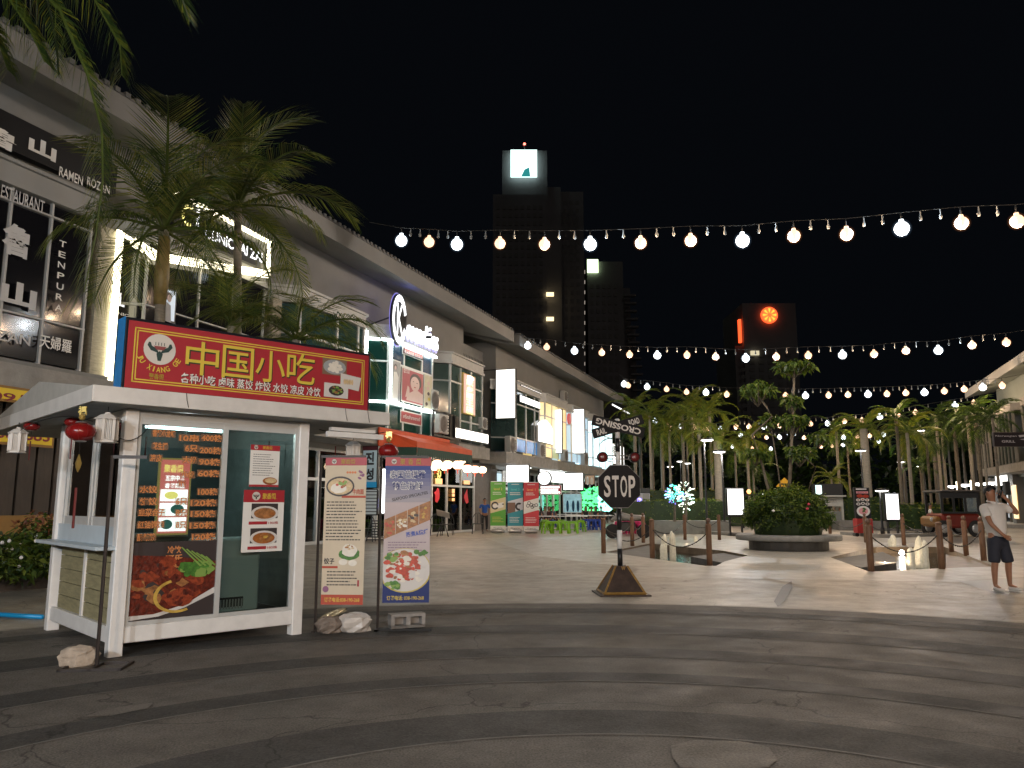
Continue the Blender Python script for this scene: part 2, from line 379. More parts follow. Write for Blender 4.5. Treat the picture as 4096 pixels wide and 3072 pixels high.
slab([G(*z5(345, 722)), G(*z5(825, 775)), G(*z5(890, 690)), G(*z5(830, 628))], -.5, -.03, CONCD, 'brown concrete ledge in the left pool')
slab([G(*z5(1280, 742)), G(*z5(1640, 812)), G(*z5(1890, 752)), G(*z5(1640, 706))], -.5, -.05, CONCD, 'dark concrete ledge in the left pool')
slab([G(*z6(70, 918)), G(*z6(400, 1010)), G(*z6(790, 960)), G(*z6(780, 900)), G(*z6(640, 840))], -.5, -.04, CONCD, 'dark concrete ledge in the right pool')
slab([G(*z6(1340, 1030)), G(*z6(1890, 1014)), G(*z6(1600, 900)), G(*z6(1340, 860))], -.5, -.06, PWALL, 'brown wet ledge in the right pool')
JETS = [(985, 800, 560, 46, z5), (1085, 808, 535, 48, z5), (972, 802, 655, 36, z5), (1342, 662, 558, 36, z5),
        (768, 860, 695, 60, z6), (950, 1045, 845, 74, z6), (1050, 1035, 735, 50, z6), (1125, 1040, 778, 56, z6)]
for i, (x, yb, yt, w, zf) in enumerate(JETS):
    b = G(*zf(x, yb), -.2); k = b.y / FPX * .0904
    h = (yb - yt) * k * 1.15; r = w * k * .72; mb = MB(); rg = random.Random(i)
    for q in range(3):
        o = (rg.random() - .5) * r * .9; hh = h * (1 - .25 * q * rg.random())
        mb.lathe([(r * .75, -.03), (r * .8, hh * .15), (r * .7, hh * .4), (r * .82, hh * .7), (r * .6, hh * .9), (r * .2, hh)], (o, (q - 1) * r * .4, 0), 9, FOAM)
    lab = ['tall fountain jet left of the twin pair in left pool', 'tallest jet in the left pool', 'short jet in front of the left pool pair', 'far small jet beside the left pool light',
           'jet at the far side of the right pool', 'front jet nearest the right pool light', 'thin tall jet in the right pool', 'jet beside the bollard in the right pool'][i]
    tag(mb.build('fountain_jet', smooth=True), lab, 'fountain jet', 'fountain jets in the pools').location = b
WL = glow('pool_lamp_glow', (1, .85, .7), 22)
for i, (x, y, zf) in enumerate(((1232, 672, z5), (855, 882, z6), (668, 1030, z6))):
    p = G(*zf(x, y), -.17); t = thing('pool_lamp', ['bright lamp at the water in the left pool', 'bright lamp beside the jets in the right pool', 'bright lamp at the near edge of the right pool'][i], 'lamp', atM(p), 'lamps in the pools')
    MB().lathe([(.1, -.02), (.12, 0), (.11, .02)], n=14, m=STEEL).build('lamp_housing', t)
    MB().ball((0, 0, .05), .085, 12, WL).build('bulb', t, True)
    point('pool_light', p + Vector((0, -.02, .17)), 30, (1, .75, .5), .03, None)

# ------------------------------------------------------------------ long shop building on the left
def fbox(mb, s0, s1, h0, h1, d0, d1, m): return mb.box(s0, s1, -d1, -d0, h0, h1, m)
bld = thing('shop_building', 'long two storey shop building with overhanging grey roof', 'building', FA.M)
mb = MB(); mb.box(-40, .38, 0, .3, 3.4, 10.68, WALL); mb.box(-40, -22, 0, .3, 0, 3.4, WALL); mb.box(.08, .38, .3, 9, 0, 10.9, WALL); mb.build('wall', bld)
mb = MB(); mb.ext([(-2, 10.15), (-2.0, 10.72), (9, 13.6), (9, 13.2), (.0, 10.68)], 'x', -40, 2.7, WALL); mb.build('roof', bld)
mb = MB()
for i in range(142): mb.box(-40 + i * .3, -39.86 + i * .3, -2.03, -1.7, 10.735, 10.85, ROOFT)
mb.ext([(-2.0, 10.725), (-2.0, 10.78), (9, 13.66), (9, 13.61)], 'x', -40, 2.7, ROOFT); tag(mb.build('roof_tiles', bld), kind='stuff')
mb = MB()
for s in np.arange(.5, 5.2, .22): mb.box(float(s), float(s) + .1, .7, .78, 4, 9.6, WALLD)
mb.box(.4, 5.3, .8, 1.1, 0, 10.2, WALLD); mb.build('recessed_wall', bld)
BAYS = [(-27.3, -23.7), (-22.0, -17.45), (-15.6, -11.6), (-9.65, -5.75), (-3.8, .1)]
_pd = set()
def bay(parent, s0, s1, glassm, h0=4.35, h1=7.9, d=1.2, ch=1.0, mull=(.37,), trans=(7.05, 5.35), trim=TRIM, frame=ALU, mlist=None, fw=.045):
    """bay window: angled side, front panes, cornice; pieces are parts"""
    # side + front panes
    xs = [s0] + [s0 + (s1 - s0) * t for t in mull] + [s1]; zs = [h0] + sorted(trans) + [h1]
    for i in range(len(xs) - 1):
        for j in range(len(zs) - 1):
            MB().box(xs[i] + .05, xs[i + 1] - .05, -d + .03, -d + .06, zs[j] + .04, zs[j + 1] - .04, (mlist or {}).get((i, j), glassm)).build('pane', parent)
    for (xa, xb) in ((s0 - ch, s0), (s1 + ch, s1)):
        for j in range(len(zs) - 1):
            mb = MB(); mb.add([(xa, -.02, zs[j] + .04), (xb, -d + .03, zs[j] + .04), (xb, -d + .03, zs[j + 1] - .04), (xa, -.02, zs[j + 1] - .04)], [(0, 1, 2, 3)], (mlist or {}).get((-1, j), glassm)); mb.build('pane', parent)
    mb = MB()
    for x in xs: mb.box(x - fw, x + fw, -d - .015, -d + .09, h0, h1, frame)
    for z in zs[1:-1]: mb.box(s0 - .03, s1 + .03, -d - .025, -d + .09, z - fw * .8, z + fw * .8, frame)
    for z in zs[1:-1]:
        for (xa, xb) in ((s0 - ch, s0), (s1 + ch, s1)): mb.tube([(xa, -.02, z), (xb, -d, z)], .035, 4, frame)
    fr_ = mb.build('window_frame', parent)
    for o in list(parent.children):
        if o.name.startswith('pane') and o not in _pd: o.parent = fr_; _pd.add(o)
    def cor(e): return [(s0 - ch - e, 0), (s0 - e * .4, -d - e), (s1 + e * .4, -d - e), (s1 + ch + e, 0)]
    mb = MB(); mb.ext(cor(.12), 'z', h1 + .002, h1 + .12, trim); mb.ext(cor(.05), 'z', h1 + .12, h1 + .48, trim); mb.ext(cor(.14), 'z', h1 + .48, h1 + .56, trim); mb.build('cornice', parent)
SIL = mat('luxury_glass', (.008, .008, .01), .08, spec=.6)
NAVY = mat('navy_interior', (.01, .03, .06), .2, emit=.05, ecol=(.1, .3, .5))
GREENLIT = mat('green_lit_glass', (.005, .02, .017), .08, spec=.7, noise=.8, nscale=.5, emit=.03, ecol=(.03, .35, .25))
GREYGL = mat('grey_green_glass', (.05, .08, .07), .08, spec=.6, noise=.5, nscale=.7, emit=.02, ecol=(.4, .5, .4))
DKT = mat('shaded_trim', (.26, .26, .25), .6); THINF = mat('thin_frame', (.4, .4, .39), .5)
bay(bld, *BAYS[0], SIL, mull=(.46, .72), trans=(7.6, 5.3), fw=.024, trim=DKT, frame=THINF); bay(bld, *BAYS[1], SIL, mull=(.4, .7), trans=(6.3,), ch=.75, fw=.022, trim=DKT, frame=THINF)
bay(bld, *BAYS[2], DGLASS if False else TGLASS, mull=(.55, .9), trans=(6.9, 5.6)); bay(bld, *BAYS[3], GREENLIT, mull=(.32, .74), trans=(7.0, 5.35), mlist={(0, 2): NAVY, (2, 2): NAVY})
bay(bld, *BAYS[4], GREYGL, mull=(.3, .62, .64), trans=(7.1, 5.35))
STONE = mat('stone_pillar', (.3, .27, .21), .8, noise=.35, nscale=6, stretch=(1, 1, 5), bump=.4, bscale=20)
MB().box(-23.4, -22.95, -1.15, -.2, 3.9, 7.88, STONE).build('stone_pillar', bld); MB().box(-16.9, -16.45, -1.1, -.2, 4.2, 7.8, STONE).build('stone_pillar', bld)
# ledge over the ground floor
mb = MB(); fbox(mb, -40, .3, 3.62, 4.2, 0, 1.55, CONC); mb.build('ledge', bld)
mb = MB(); fbox(mb, -40, .3, 4.2, 4.33, -.0, 1.3, WALLD); mb.build('ledge_top', bld)
# ground floor of the near part: brown slat wall, yellow low wall
BROWNS = mat('brown_slats', (.05, .036, .026), .6, noise=.3, nscale=3, stretch=(6, 1, 1))
YEL = mat('ochre_wall', (.3, .16, .04), .7, noise=.2, nscale=4)
sa, _ = fx(*V(0, 1100), 1.0); sb, _ = fx(*V(260, 1100), 1.0)
_, hy1 = fx(*V(60, 1113), 1.0); _, hy0 = fx(*V(60, 1190), 1.0)
mb = MB(); mb.box(-33, sb, -1.0, -.9, 0, hy1, YEL); mb.build('ochre_low_wall', bld)
for i in range(24): MB().box(-31 + i * .42, -30.64 + i * .42, -.9, -.84, hy1, 3.6, BROWNS).build('slat', bld)
mb = MB(); mb.box(-38, sb + 2, -.8, -.7, 0, 3.6, BLACKM); mb.build('dark_back_wall', bld)

# second part of the building, beyond the recess
bl2 = thing('shop_building', 'far shop building wing with white lit signs and blue window', 'building', FA.M)
mb = MB(); mb.box(5.1, 32, 0, .3, 3.4, 10.6, WALL); mb.box(29.8, 32, 0, .3, 0, 3.4, WALL); mb.box(5.1, 5.4, .3, 9, 0, 10.8, WALL); mb.build('wall', bl2)
mb = MB(); mb.ext([(-2, 10.15), (-2.0, 10.72), (9, 13.6), (9, 13.2), (.0, 10.6)], 'x', 3.6, 31.2, WALL); mb.build('roof', bl2)
mb = MB()
for i in range(92): mb.box(3.6 + i * .3, 3.74 + i * .3, -2.03, -1.7, 10.735, 10.85, ROOFT)
tag(mb.build('roof_tiles', bl2), kind='stuff')
mb = MB(); fbox(mb, 2.7, 31, 3.6, 4.2, 0, 1.55, CONC); mb.build('ledge', bl2)
BLUEW = mat('blue_poster_glass', (.02, .16, .38), .2, noise=.6, nscale=1.2, col2=(.005, .05, .16), emit=.5, ecol=(.02, .15, .4))
YELW = glow('yellow_shop_front', (.85, .6, .2), .75); LBLUE = glow('light_blue_front', (.35, .65, .85), .6); LGREEN = glow('lime_panel', (.3, .4, .08), .5)
bay(bl2, 5.3, 9.6, DGLASS, mull=(.4, .78), trans=(5.15, 7.1), mlist={(0, 0): BLUEW, (1, 0): BLUEW, (2, 0): BLUEW}, trim=TRIM)
bay(bl2, 10.8, 15.6, YELW, mull=(.3, .6), trans=(5.0, 7.0), mlist={(1, 0): LGREEN, (2, 0): LBLUE}, trim=TRIM)
bay(bl2, 17.0, 21.6, LBLUE, mull=(.3, .6), trans=(5.0, 7.0), trim=TRIM)
bay(bl2, 23.2, 30, glow('pale_lit_front', (.6, .85, .9), 1.4), mull=(.3, .6), trans=(5.0, 7.0), trim=TRIM)
# ground floors: lit shop fronts
WHITEF = glow('white_shop_interior', (1, .98, .93), 2.2); WARMF = glow('warm_shop_interior', (1, .75, .4), 1.3); COOLF = glow('cool_shop_interior', (.6, .8, .9), .8)
def shopfront(parent, s0, s1, back, n=3, h1=3.3, d=.25):
    mb = MB(); mb.box(s0 + .05, s1 - .05, 1.4, 1.45, .1, h1, back); mb.box(s0, s1, .3, 1.4, h1, h1 + .02, TRIM); mb.build('shop_interior', parent)
    w = (s1 - s0) / n
    for i in range(n): MB().box(s0 + i * w + .06, s0 + (i + 1) * w - .06, -d + .02, -d + .035, .12, h1 - .06, glassmat('shop_glass', (.8, .85, .85), .04)).build('pane', parent)
    mb = MB()
    for i in range(n + 1): mb.box(s0 + i * w - .05, s0 + i * w + .05, -d - .03, -d + .05, 0, h1, ALU)
    for z in (.06, 2.3, h1 - .03): mb.box(s0, s1, -d - .02, -d + .045, z - .05, z + .05, ALU)
    fr_ = mb.build('shop_frame', parent)
    for o in list(parent.children):
        if o.name.startswith('pane') and o not in _pd: o.parent = fr_; _pd.add(o)
# ------------------------------------------------------------------ ground floor shops
RESTB = glow('restaurant_interior', (.75, .6, .5), .28)
shopfront(bld, -8.2, 2.0, RESTB, 6, 3.4, -.02)
mb = MB(); mb.box(2.0, 6.0, .25, .5, 0, 3.6, mat('brown_grey_wall', (.16, .14, .12), .8, noise=.2)); mb.build('brown_wall', bld)
shopfront(bld, -16.5, -8.4, glow('far_shop_interior', (.6, .75, .85), .5), 4, 3.4, -.02)
shopfront(bl2, 5.6, 10, COOLF, 3); shopfront(bl2, 10.2, 15.4, WARMF, 4); shopfront(bl2, 15.6, 21.5, glow('blue_shop_interior', (.45, .6, .7), .8), 4); shopfront(bl2, 21.7, 29.7, glow('green_shop_interior', (.1, .5, .2), .5), 4)
def z1(x, y): return zm(x, y, 1400, 1200, .36166)
def z2(x, y): return zm(x, y, 1900, 1300, .36166)
def z3(x, y): return zm(x, y, 1400, 1700, .36166)
def z4(x, y): return zm(x, y, 1900, 1750, .30136)
def fthing(name, label, cat, s, h, d, group=None): return thing(name, label, cat, FA.M @ Matrix.Translation((s, -d, h)), group)
def PJ(s):                                   # plane of a sign standing out from the facade at s
    f = Frame(FA.w(s, 0, 0), rad(-20)); return f
def fboard(name, label, cat, a, b, d, face, edge=BLACK, th=.12, group=None, pad=.05):
    """board flat against the facade; a,b = top left / bottom right in the photograph"""
    x0, z1_ = fx(*a, d); x1, z0 = fx(*b, d)
    t = fthing(name, label, cat, (x0 + x1) / 2, z0, d, group); w = (x1 - x0) / 2; h = z1_ - z0
    MB().box(-w, w, 0, th, 0, h, edge).build('frame', t)
    MB().box(-w + pad, w - pad, -.012, -.002, pad, h - pad, face).build('face', t)
    return t, w, h
def pboard(name, label, cat, a, b, s, face, edge=BLACK, th=.2, group=None, pad=.04, fname='face'):
    f = PJ(s); x0, z1_ = f.at(*a); x1, z0 = f.at(*b)
    t = thing(name, label, cat, f.M @ Matrix.Translation(((x0 + x1) / 2, 0, z0)), group); w = (x1 - x0) / 2; h = z1_ - z0
    MB().box(-w, w, 0, th, 0, h, edge).build('frame', t)
    MB().box(-w + pad, w - pad, -.012, -.002, pad, h - pad, face).build(fname, t)
    return t, w, h
LB = glow('lightbox_white', (1, .99, .95), 1.7); LBW = glow('lightbox_warm', (1, .97, .88), 1.5)
# restaurant's lit boards
t, w, h = fboard('billboard', 'large blank white lit billboard above the red awning', 'billboard', z1(1145, 1395), z1(1532, 1600), 1.62, LBW)
t, w, h = pboard('vertical_sign', 'tall white lit box sign sticking out of the facade beside the recess', 'sign', z2(228, 493), z2(450, 1032), 4.3, LBW)
MB().box(-w - 1.0, -w, .05, .1, h - .02, h + .03, BLACK).box(-w - 1.0, -w, .05, .1, .0, .05, BLACK).build('bracket', t)
PINKG = mat('pink_print', (.8, .35, .3), .5, emit=.6)
t, w, h = fboard('vertical_sign', 'lit peach restaurant sign with yellow Chinese characters in the bay window', 'sign', z1(1255, 800), z1(1385, 1290), 1.3, glow('peach_panel', (.85, .4, .3), .5), GOLDM)
mb = MB()
for i, c in enumerate('家乡面王店'): text(mb, c, 0, h * (.8 - i * .165), w * 1.15, h * .14, -.02, glow('yellow_neon', (1, .95, .55), 1.4))
mb.disc(w * .1, h * .92, w * .55, h * .06, -.018, LB); text(mb, '中餐馆', 0, h * .04, w, h * .04, -.02, glow('green_neon', (.4, 1, .2), 1.2)); mb.build('lettering', t)
# K cosmetics
KW = glow('letter_white_glow', (.93, .95, 1), 1.8); KB = glow('letter_blue_edge', (.05, .05, .9), .45)
x0, zt = fx(*z1(545, 215), 1.45)
t = fthing('shop_sign', 'white and blue glowing K cosmetics letters on the roof edge of the bay', 'sign', x0, zt, 1.45)
xa, _ = fx(*z1(628, 300), 1.45); xb, _ = fx(*z1(975, 430), 1.45); _, zc = fx(*z1(700, 302), 1.45); _, zb = fx(*z1(800, 438), 1.45)
mb = MB(); mb.disc(0, 0, .66, 1.12, .1, KB, 28).ext([(.62 * math.cos(a * .262), 1.06 * math.sin(a * .262)) for a in range(24)], 'y', 0, .09, BLACK); mb.build('backing', t)
mb = MB(); mb.ringp(0, 0, .42, .58, -.02, KW, 28, .3, 5.9, 1.75); text(mb, 'K', .03, 0, .5, 1.25, -.03, KW, .0); mb.build('letter', t)
wd = xb - xa
mb = MB(); text(mb, 'cosmetics', xa - x0 + wd / 2, -.33, wd + .08, .86, .04, KB, .05); mb.build('letter_halo', t)
for i, (c, sc) in enumerate(zip('cosmetics', (1, 1, 1, 1.05, 1, 1.1, 1.2, 1, 1))):
    mb = MB(); tall = c in 'ti'; text(mb, c, xa - x0 + wd * (i + .5) / 9, -.33 + (.14 if tall else 0), wd / 9 * (.36 if tall else .62), .9 if tall else .58, 0, KW, .0, .05, depth=.05); mb.build('letter', t)
MB().tube([(xa - x0 - .1, .05, -.9), (xa - x0 - .1, .05, -1.25), (xa - x0 + wd * .55, .05, -1.25), (xa - x0 + wd * .55, .05, -.85)], .03, 4, BLACK).tube([(-.5, .1, 0), (-1.1, 1.1, -.5)], .03, 4, BLACK).build('bracket', t)
t_, w, h = fboard('poster', 'red poster with white Korean lettering above the model portrait', 'poster', z1(582, 508), z1(806, 680), 1.24, SIGNRED, ALU, .02)
mb = MB(); text(mb, '한국화장품 전문매장', 0, h * .42, w * 1.7, h * .38, -.02, WPRINT); mb.build('lettering', t_)
GREYP = mat('grey_portrait_print', (.3, .3, .31), .5, noise=.3, nscale=2); PINKR = mat('pinkish_red_print', (.4, .07, .09), .5, noise=.2, nscale=1)
FACEP = mat('face_print', (.62, .45, .42), .5, noise=.05); HAIRP = mat('hair_print', (.06, .04, .04), .5); CREAMP = mat('cream_print', (.6, .55, .4), .5, noise=.2, nscale=3)
t_, w, h = fboard('poster', 'large pink poster of a dark haired woman model between bay mullions', 'poster', z1(575, 735), z1(806, 1180), 1.24, PINKR, ALU, .02)
mb = MB(); rg = random.Random(3)
mb.disc(w * .25, h * .67, w * .55, h * .24, -.016, HAIRP, 24, .06, rg); mb.poly([(-w * .6, .1), (w * .95, .1), (w * .95, h * .35), (w * .5, h * .42), (w * .1, h * .4), (-w * .5, h * .25)], -.018, FACEP); mb.disc(w * .18, h * .6, w * .42, h * .22, -.02, FACEP, 24)
mb.disc(w * .02, h * .66, w * .07, h * .012, -.022, HAIRP); mb.disc(w * .36, h * .64, w * .07, h * .012, -.022, HAIRP); mb.disc(w * .17, h * .5, w * .1, h * .015, -.022, SIGNRED)
mb.poly([(-w * .7, h * .15), (-w * .3, h * .2), (-w * .35, h * .45), (-w * .5, h * .5)], -.022, FACEP); text(mb, '메이크\n업시작', -w * .62, h * .9, w * .55, h * .12, -.02, WPRINT); mb.build('portrait_print', t_)
t_, w, h = fboard('poster', 'grey poster of a standing woman in the left bay pane', 'poster', z1(440, 640), z1(552, 1140), 1.24, GREYP, ALU, .02)
mb = MB(); mb.disc(0, h * .83, w * .3, h * .07, -.02, HAIRP); mb.disc(0, h * .81, w * .18, h * .05, -.022, FACEP); mb.poly([(-w * .6, 0), (w * .5, 0), (w * .6, h * .6), (w * .2, h * .72), (-w * .3, h * .7)], -.018, WPRINT); mb.build('portrait_print', t_)
t_, w, h = fboard('poster', 'cream poster with small figures in the right bay pane', 'poster', z1(822, 810), z1(905, 1225), 1.24, CREAMP, ALU, .02)
mb = MB()
for i in range(5): mb.disc((R.random() - .5) * w, h * (.15 + .15 * i), w * .3, h * .05, -.02, R.choice([HAIRP, FACEP, GOLD]))
mb.build('figure_print', t_)
t_, w, h = fboard('poster', 'lower red poster with white Thai lettering', 'poster', z1(560, 1212), z1(790, 1400), 1.24, SIGNRED, ALU, .02)
mb = MB(); text(mb, 'เครื่องสำอางเกาหลี', 0, h * .55, w * 1.6, h * .34, -.02, WPRINT); mb.build('lettering', t_)
def led(parent_label, pts, m, r=.05, label=None):
    t = fthing('led_strip', label or parent_label, 'led strip', pts[0][0], pts[0][2], -pts[0][1])
    mb = MB(); b = Vector(pts[0]); mb.tube([Vector(p) - b for p in pts], r, 5, m); mb.build('light_tube', t); return t
LED = glow('led_cool', (.85, 1, .97), 9); LEDW = glow('led_warm', (1, .9, .6), 4.5)
k0, k1 = BAYS[3]
led('', [(k0 - 1.0, -.1, 7.86), (k0, -1.33, 7.86), (k1 + .1, -1.33, 7.86)], LED, .06, 'cool white light line along the top of the cosmetics bay')
led('', [(k0, -1.3, 7.8), (k0, -1.3, 5.4)], LED, .04, 'cool white upright light line on the cosmetics bay corner')
led('', [(k0 - .9, -.1, 5.38), (k0, -1.33, 5.38), (k1, -1.33, 5.38)], LED, .05, 'cool white light line under the model posters')
led('', [(k0 - 1.25, -.9, 8.0), (k0 - 1.25, -.9, 6.0)], LED, .06, 'short upright white light left of the cosmetics bay')
l0, l1 = -22.95, -17.45
led('', [(l0, -1.25, 4.2), (l0, -1.25, 7.85), (l0 + 1.1, -1.25, 7.55)], LEDW, .09, 'warm upright light strip framing the luxury shop bay on the left')
xr, zr = fx(*V(575, 600), 1.5); xl, zl = fx(*V(375, 540), 1.5); _, zt = fx(*V(575, 522), 1.5); xm, zt2 = fx(*V(360, 425), 1.5)
led('', [(l0 + .4, -1.25, 7.72), (xl - .3, -1.35, 7.55), (xr, -1.52, zr + .1)], LEDW, .12, 'thick warm light strip under the black shop name board')
led('', [(xr, -1.55, zr), (xr, -1.55, zt), (xl - .2, -1.55, zt + .1)], LEDW, .07, 'warm light strip round the top and end of the name board')
t = fthing('shop_sign', 'black name board behind the palms with white and yellow letters', 'sign', (xl + xr) / 2, zr + .25, 1.45)
w = (xr - xl) / 2; h = zt - zr - .2
MB().box(-w, w, 0, .15, 0, h, BLACK).build('board', t); mb = MB(); Y3 = glow('yellow_letter_glow', (1, .85, .2), 3)
mb.ringp(-w * .72, h * .6, .2, .3, -.02, Y3, 20, 1.2, 5); text(mb, 'J', -w * .6, h * .6, .25, h * .7, -.02, KW); text(mb, 'CLINIC LAI ZAI', w * .25, h * .35, w * 1.3, h * .34, -.02, KW); mb.build('lettering', t)
t = fthing('shop_sign', 'small gold and white logo on the dark bay window', 'sign', *fx(*V(258, 648), 1.25), 1.25)
mb = MB(); mb.ringp(-.12, 0, .14, .19, 0, glow('gold_dim', (.9, .7, .2), .7), 16, 1.5, 5.5); text(mb, 'L', .08, .02, .16, .32, 0, glow('white_dim', (.8, .8, .85), .8)); text(mb, 'CLINIC', 0, -.32, .6, .07, 0, WPRINT); mb.build('lettering', t)
t_, w, h = fboard('poster', 'pale blue poster of a man in profile in the luxury shop window', 'poster', V(357, 620), V(378, 700), 1.26, glow('pale_blue_print', (.45, .6, .75), .5), BLACK, .02)
mb = MB(); mb.disc(-w * .4, h * .75, w * .5, h * .13, -.02, HAIRP); mb.disc(-w * .3, h * .7, w * .35, h * .11, -.022, FACEP); mb.poly([(-w, 0), (w * .2, 0), (0, h * .5), (-w, h * .6)], -.02, GREYP); mb.build('portrait_print', t_)
add_fill('added warm fill lamp over the luxury shop name board', FA.w(-20, -2.2, 8.6), 18, (1, .85, .55)); add_fill('added cool fill lamp over the cosmetics bay', FA.w(-7.8, -2.0, 8.2), 45, (.8, 1, .95))  # both lamps are added fill for the bays
# ramen shop
t_, w, h = fboard('shop_sign', 'black ramen shop name board with white brush characters', 'sign', V(-230, 120), V(249, 425), 1.3, BLACK, BLACK, .2)
s_r, h_t = fx(*V(249, 370), 1.3); s_l, h_b = fx(*V(0, 330), 1.3)
mb = MB(); bx = (t_.matrix_world.inverted() if False else (FA.M @ Matrix.Translation((0, 0, 0))).inverted())
bpy.context.view_layer.update()
org = FA.I @ t_.matrix_world.translation
def put(mb, body, a, b, d, m, y=-.03, **k):
    """lettering spanning photo points a (top left) to b (bottom right)"""
    x0, z1_ = fx(*a, d); x1, z0 = fx(*b, d)
    text(mb, body, (x0 + x1) / 2 - org.x, (z0 + z1_) / 2 - org.z, x1 - x0, z1_ - z0, y, m, **k)
put(mb, '山', V(62, 290), V(118, 352), 1.3, WPRINT, bold=.045); put(mb, '魯', V(-52, 250), V(38, 336), 1.3, WPRINT, bold=.04)
put(mb, 'RAMEN', V(127, 359), V(176, 402), 1.3, WPRINT); put(mb, 'ROZAN', V(187, 381), V(234, 422), 1.3, WPRINT, bold=.02); mb.build('lettering', t_)
fb = fthing('shop_sign', 'vertical Tenpura and Ramen Restaurant lettering on the black ramen shop windows', 'sign', -24.5, 4.4, 1.26)
org = Vector((-24.5, 0, 4.4)); mb = MB(); DIMW = mat('dim_white_print', (.5, .5, .5), .6)
for i, c in enumerate('TENPURA'): put(mb, c, V(128 - i * 1.5, 518 + i * 23), V(142 - i * 1.5, 536 + i * 23), 1.27, WPRINT, y=-.02)
put(mb, '魯', V(8, 475), V(68, 565), 1.27, DIMW, y=-.02, bold=.03); put(mb, '山', V(5, 600), V(76, 672), 1.27, DIMW, y=-.02, bold=.05)
put(mb, '天婦羅', V(86, 720), V(153, 764), 1.27, WPRINT, y=-.02); put(mb, 'ROZAN', V(-60, 700), V(64, 748), 1.27, DIMW, y=-.02); put(mb, 'RAMEN RESTAURANT', V(-75, 366), V(94, 462), 1.27, DIMW, y=-.02)
mb.build('lettering', fb)
# blue window shop
t_, w, h = fboard('shop_sign', 'upper white lit fascia sign over the blue window', 'sign', z2(505, 655), z2(738, 770), 1.3, LB, BLACK, .25)
t_, w, h = fboard('shop_sign', 'white rounded lit sign with small grey logo under the fascia sign', 'sign', z2(495, 765), z2(720, 935), 1.28, LB, BLACK, .1)
mb = MB(); mb.disc(0, h * .6, w * .12, h * .07, -.02, GREYP); mb.build('logo', t_)
t_, w, h = pboard('vertical_sign', 'small dark sign with pale and green letters left of the blue window', 'sign', z2(350, 1035), z2(435, 1190), 6, BLACKM)
mb = MB(); text(mb, 'H', 0, h * .75, w * .6, h * .2, -.02, WPRINT); text(mb, '名店', 0, h * .25, w * .7, h * .2, -.02, glow('green_neon2', (.2, 1, .3), .8)); mb.build('lettering', t_)
t_, w, h = pboard('vertical_sign', 'first tall narrow white lit sign on the yellow shop', 'sign', z2(888, 932), z2(966, 1420), 13.2, LB)
t_, w, h = pboard('vertical_sign', 'wide tall white lit sign next to the light blue front', 'sign', z2(1080, 930), z2(1216, 1422), 17.5, LB)
t_, w, h = fboard('vertical_sign', 'ghost shaped white lit sign with pointed top on the yellow shop', 'sign', z2(697, 1105), z2(862, 1330), 1.4, LB, TRIM)
MB().ext([(-w, 0), (w, 0), (w * .75, h * .2), (w * .3, h * .42), (0, h * .5), (-w * .4, h * .38), (-w * .8, h * .2)], 'y', -.012, .1, LB).build('pointed_top', t_).location.z = h - .05
t = fthing('round_sign', 'small red and white round sign on the light blue front', 'sign', *fx(*z2(1043, 1037), 1.5), 1.5); MB().lathe([(.05, .06), (.38, .06), (.38, -.04), (.05, -.05)], axis='y', n=20, m=mat('round_red', (.6, .08, .08), .4, emit=.3)).build('disc', t)
t_, w, h = pboard('billboard', 'white lit hanging board under the ledge above the teal banner', 'billboard', z4(412, 362), z4(718, 600), 4.6, LB)
f = PJ(9.5); x0, z0 = f.at(*z4(922, 540)); t = thing('round_sign', 'round white lit sign with dark rim above the red banner', 'sign', f.M @ Matrix.Translation((x0, 0, z0)))
MB().lathe([(.05, .12), (.46, .12), (.46, -.05), (.05, -.05)], axis='y', n=28, m=BLACK).build('rim', t); MB().disc(0, 0, .4, .4, -.06, LB, 28).build('face', t)
t_, w, h = pboard('billboard', 'square white lit board hanging left of the stop sign', 'billboard', z4(1165, 468), z4(1440, 700), 12.5, LB)
fr_, w, h = fboard('billboard', 'wide white lit fascia between the round sign and the square board', 'billboard', z4(860, 415), z4(1165, 615), .9, LB)
t_, w, h = fboard('billboard', 'big white lit wall of panels high behind the stop sign', 'billboard', z2(1315, 1240), z2(1650, 1560), .9, LB, TRIM)
t_, w, h = fboard('billboard', 'bright white lit sign under the roof end', 'billboard', z2(1515, 880), z2(1720, 985), 1.6, LB, TRIM)
GS = glow('green_screen_glow', (.02, .9, .2), 1.6); GS2 = glow('aqua_screen_glow', (.25, 1, .8), 2.5)
t_, w, h = pboard('light_wall', 'green and aqua glowing wall of lamps left of the stop sign', 'light wall', z4(1425, 670), z4(1800, 980), 20, mat('dark_green', (.005, .04, .01), .4, emit=.15, ecol=(0, .5, .1)), BLACK)
mb = MB(); rg = random.Random(5)
for i in range(7):
    for j in range(9):
        if True: mb.disc(-w + w * 2 * (j + .5 + rg.uniform(-.4, .4)) / 9, h * (i + .5 + rg.uniform(-.4, .4)) / 7, w * rg.uniform(.08, .24), h * rg.uniform(.04, .1), -.02 - .001 * rg.random(), GS2 if j > 4 and i < 5 else GS, 8, 1.1, rg)
mb.build('lamp_cluster', t_)
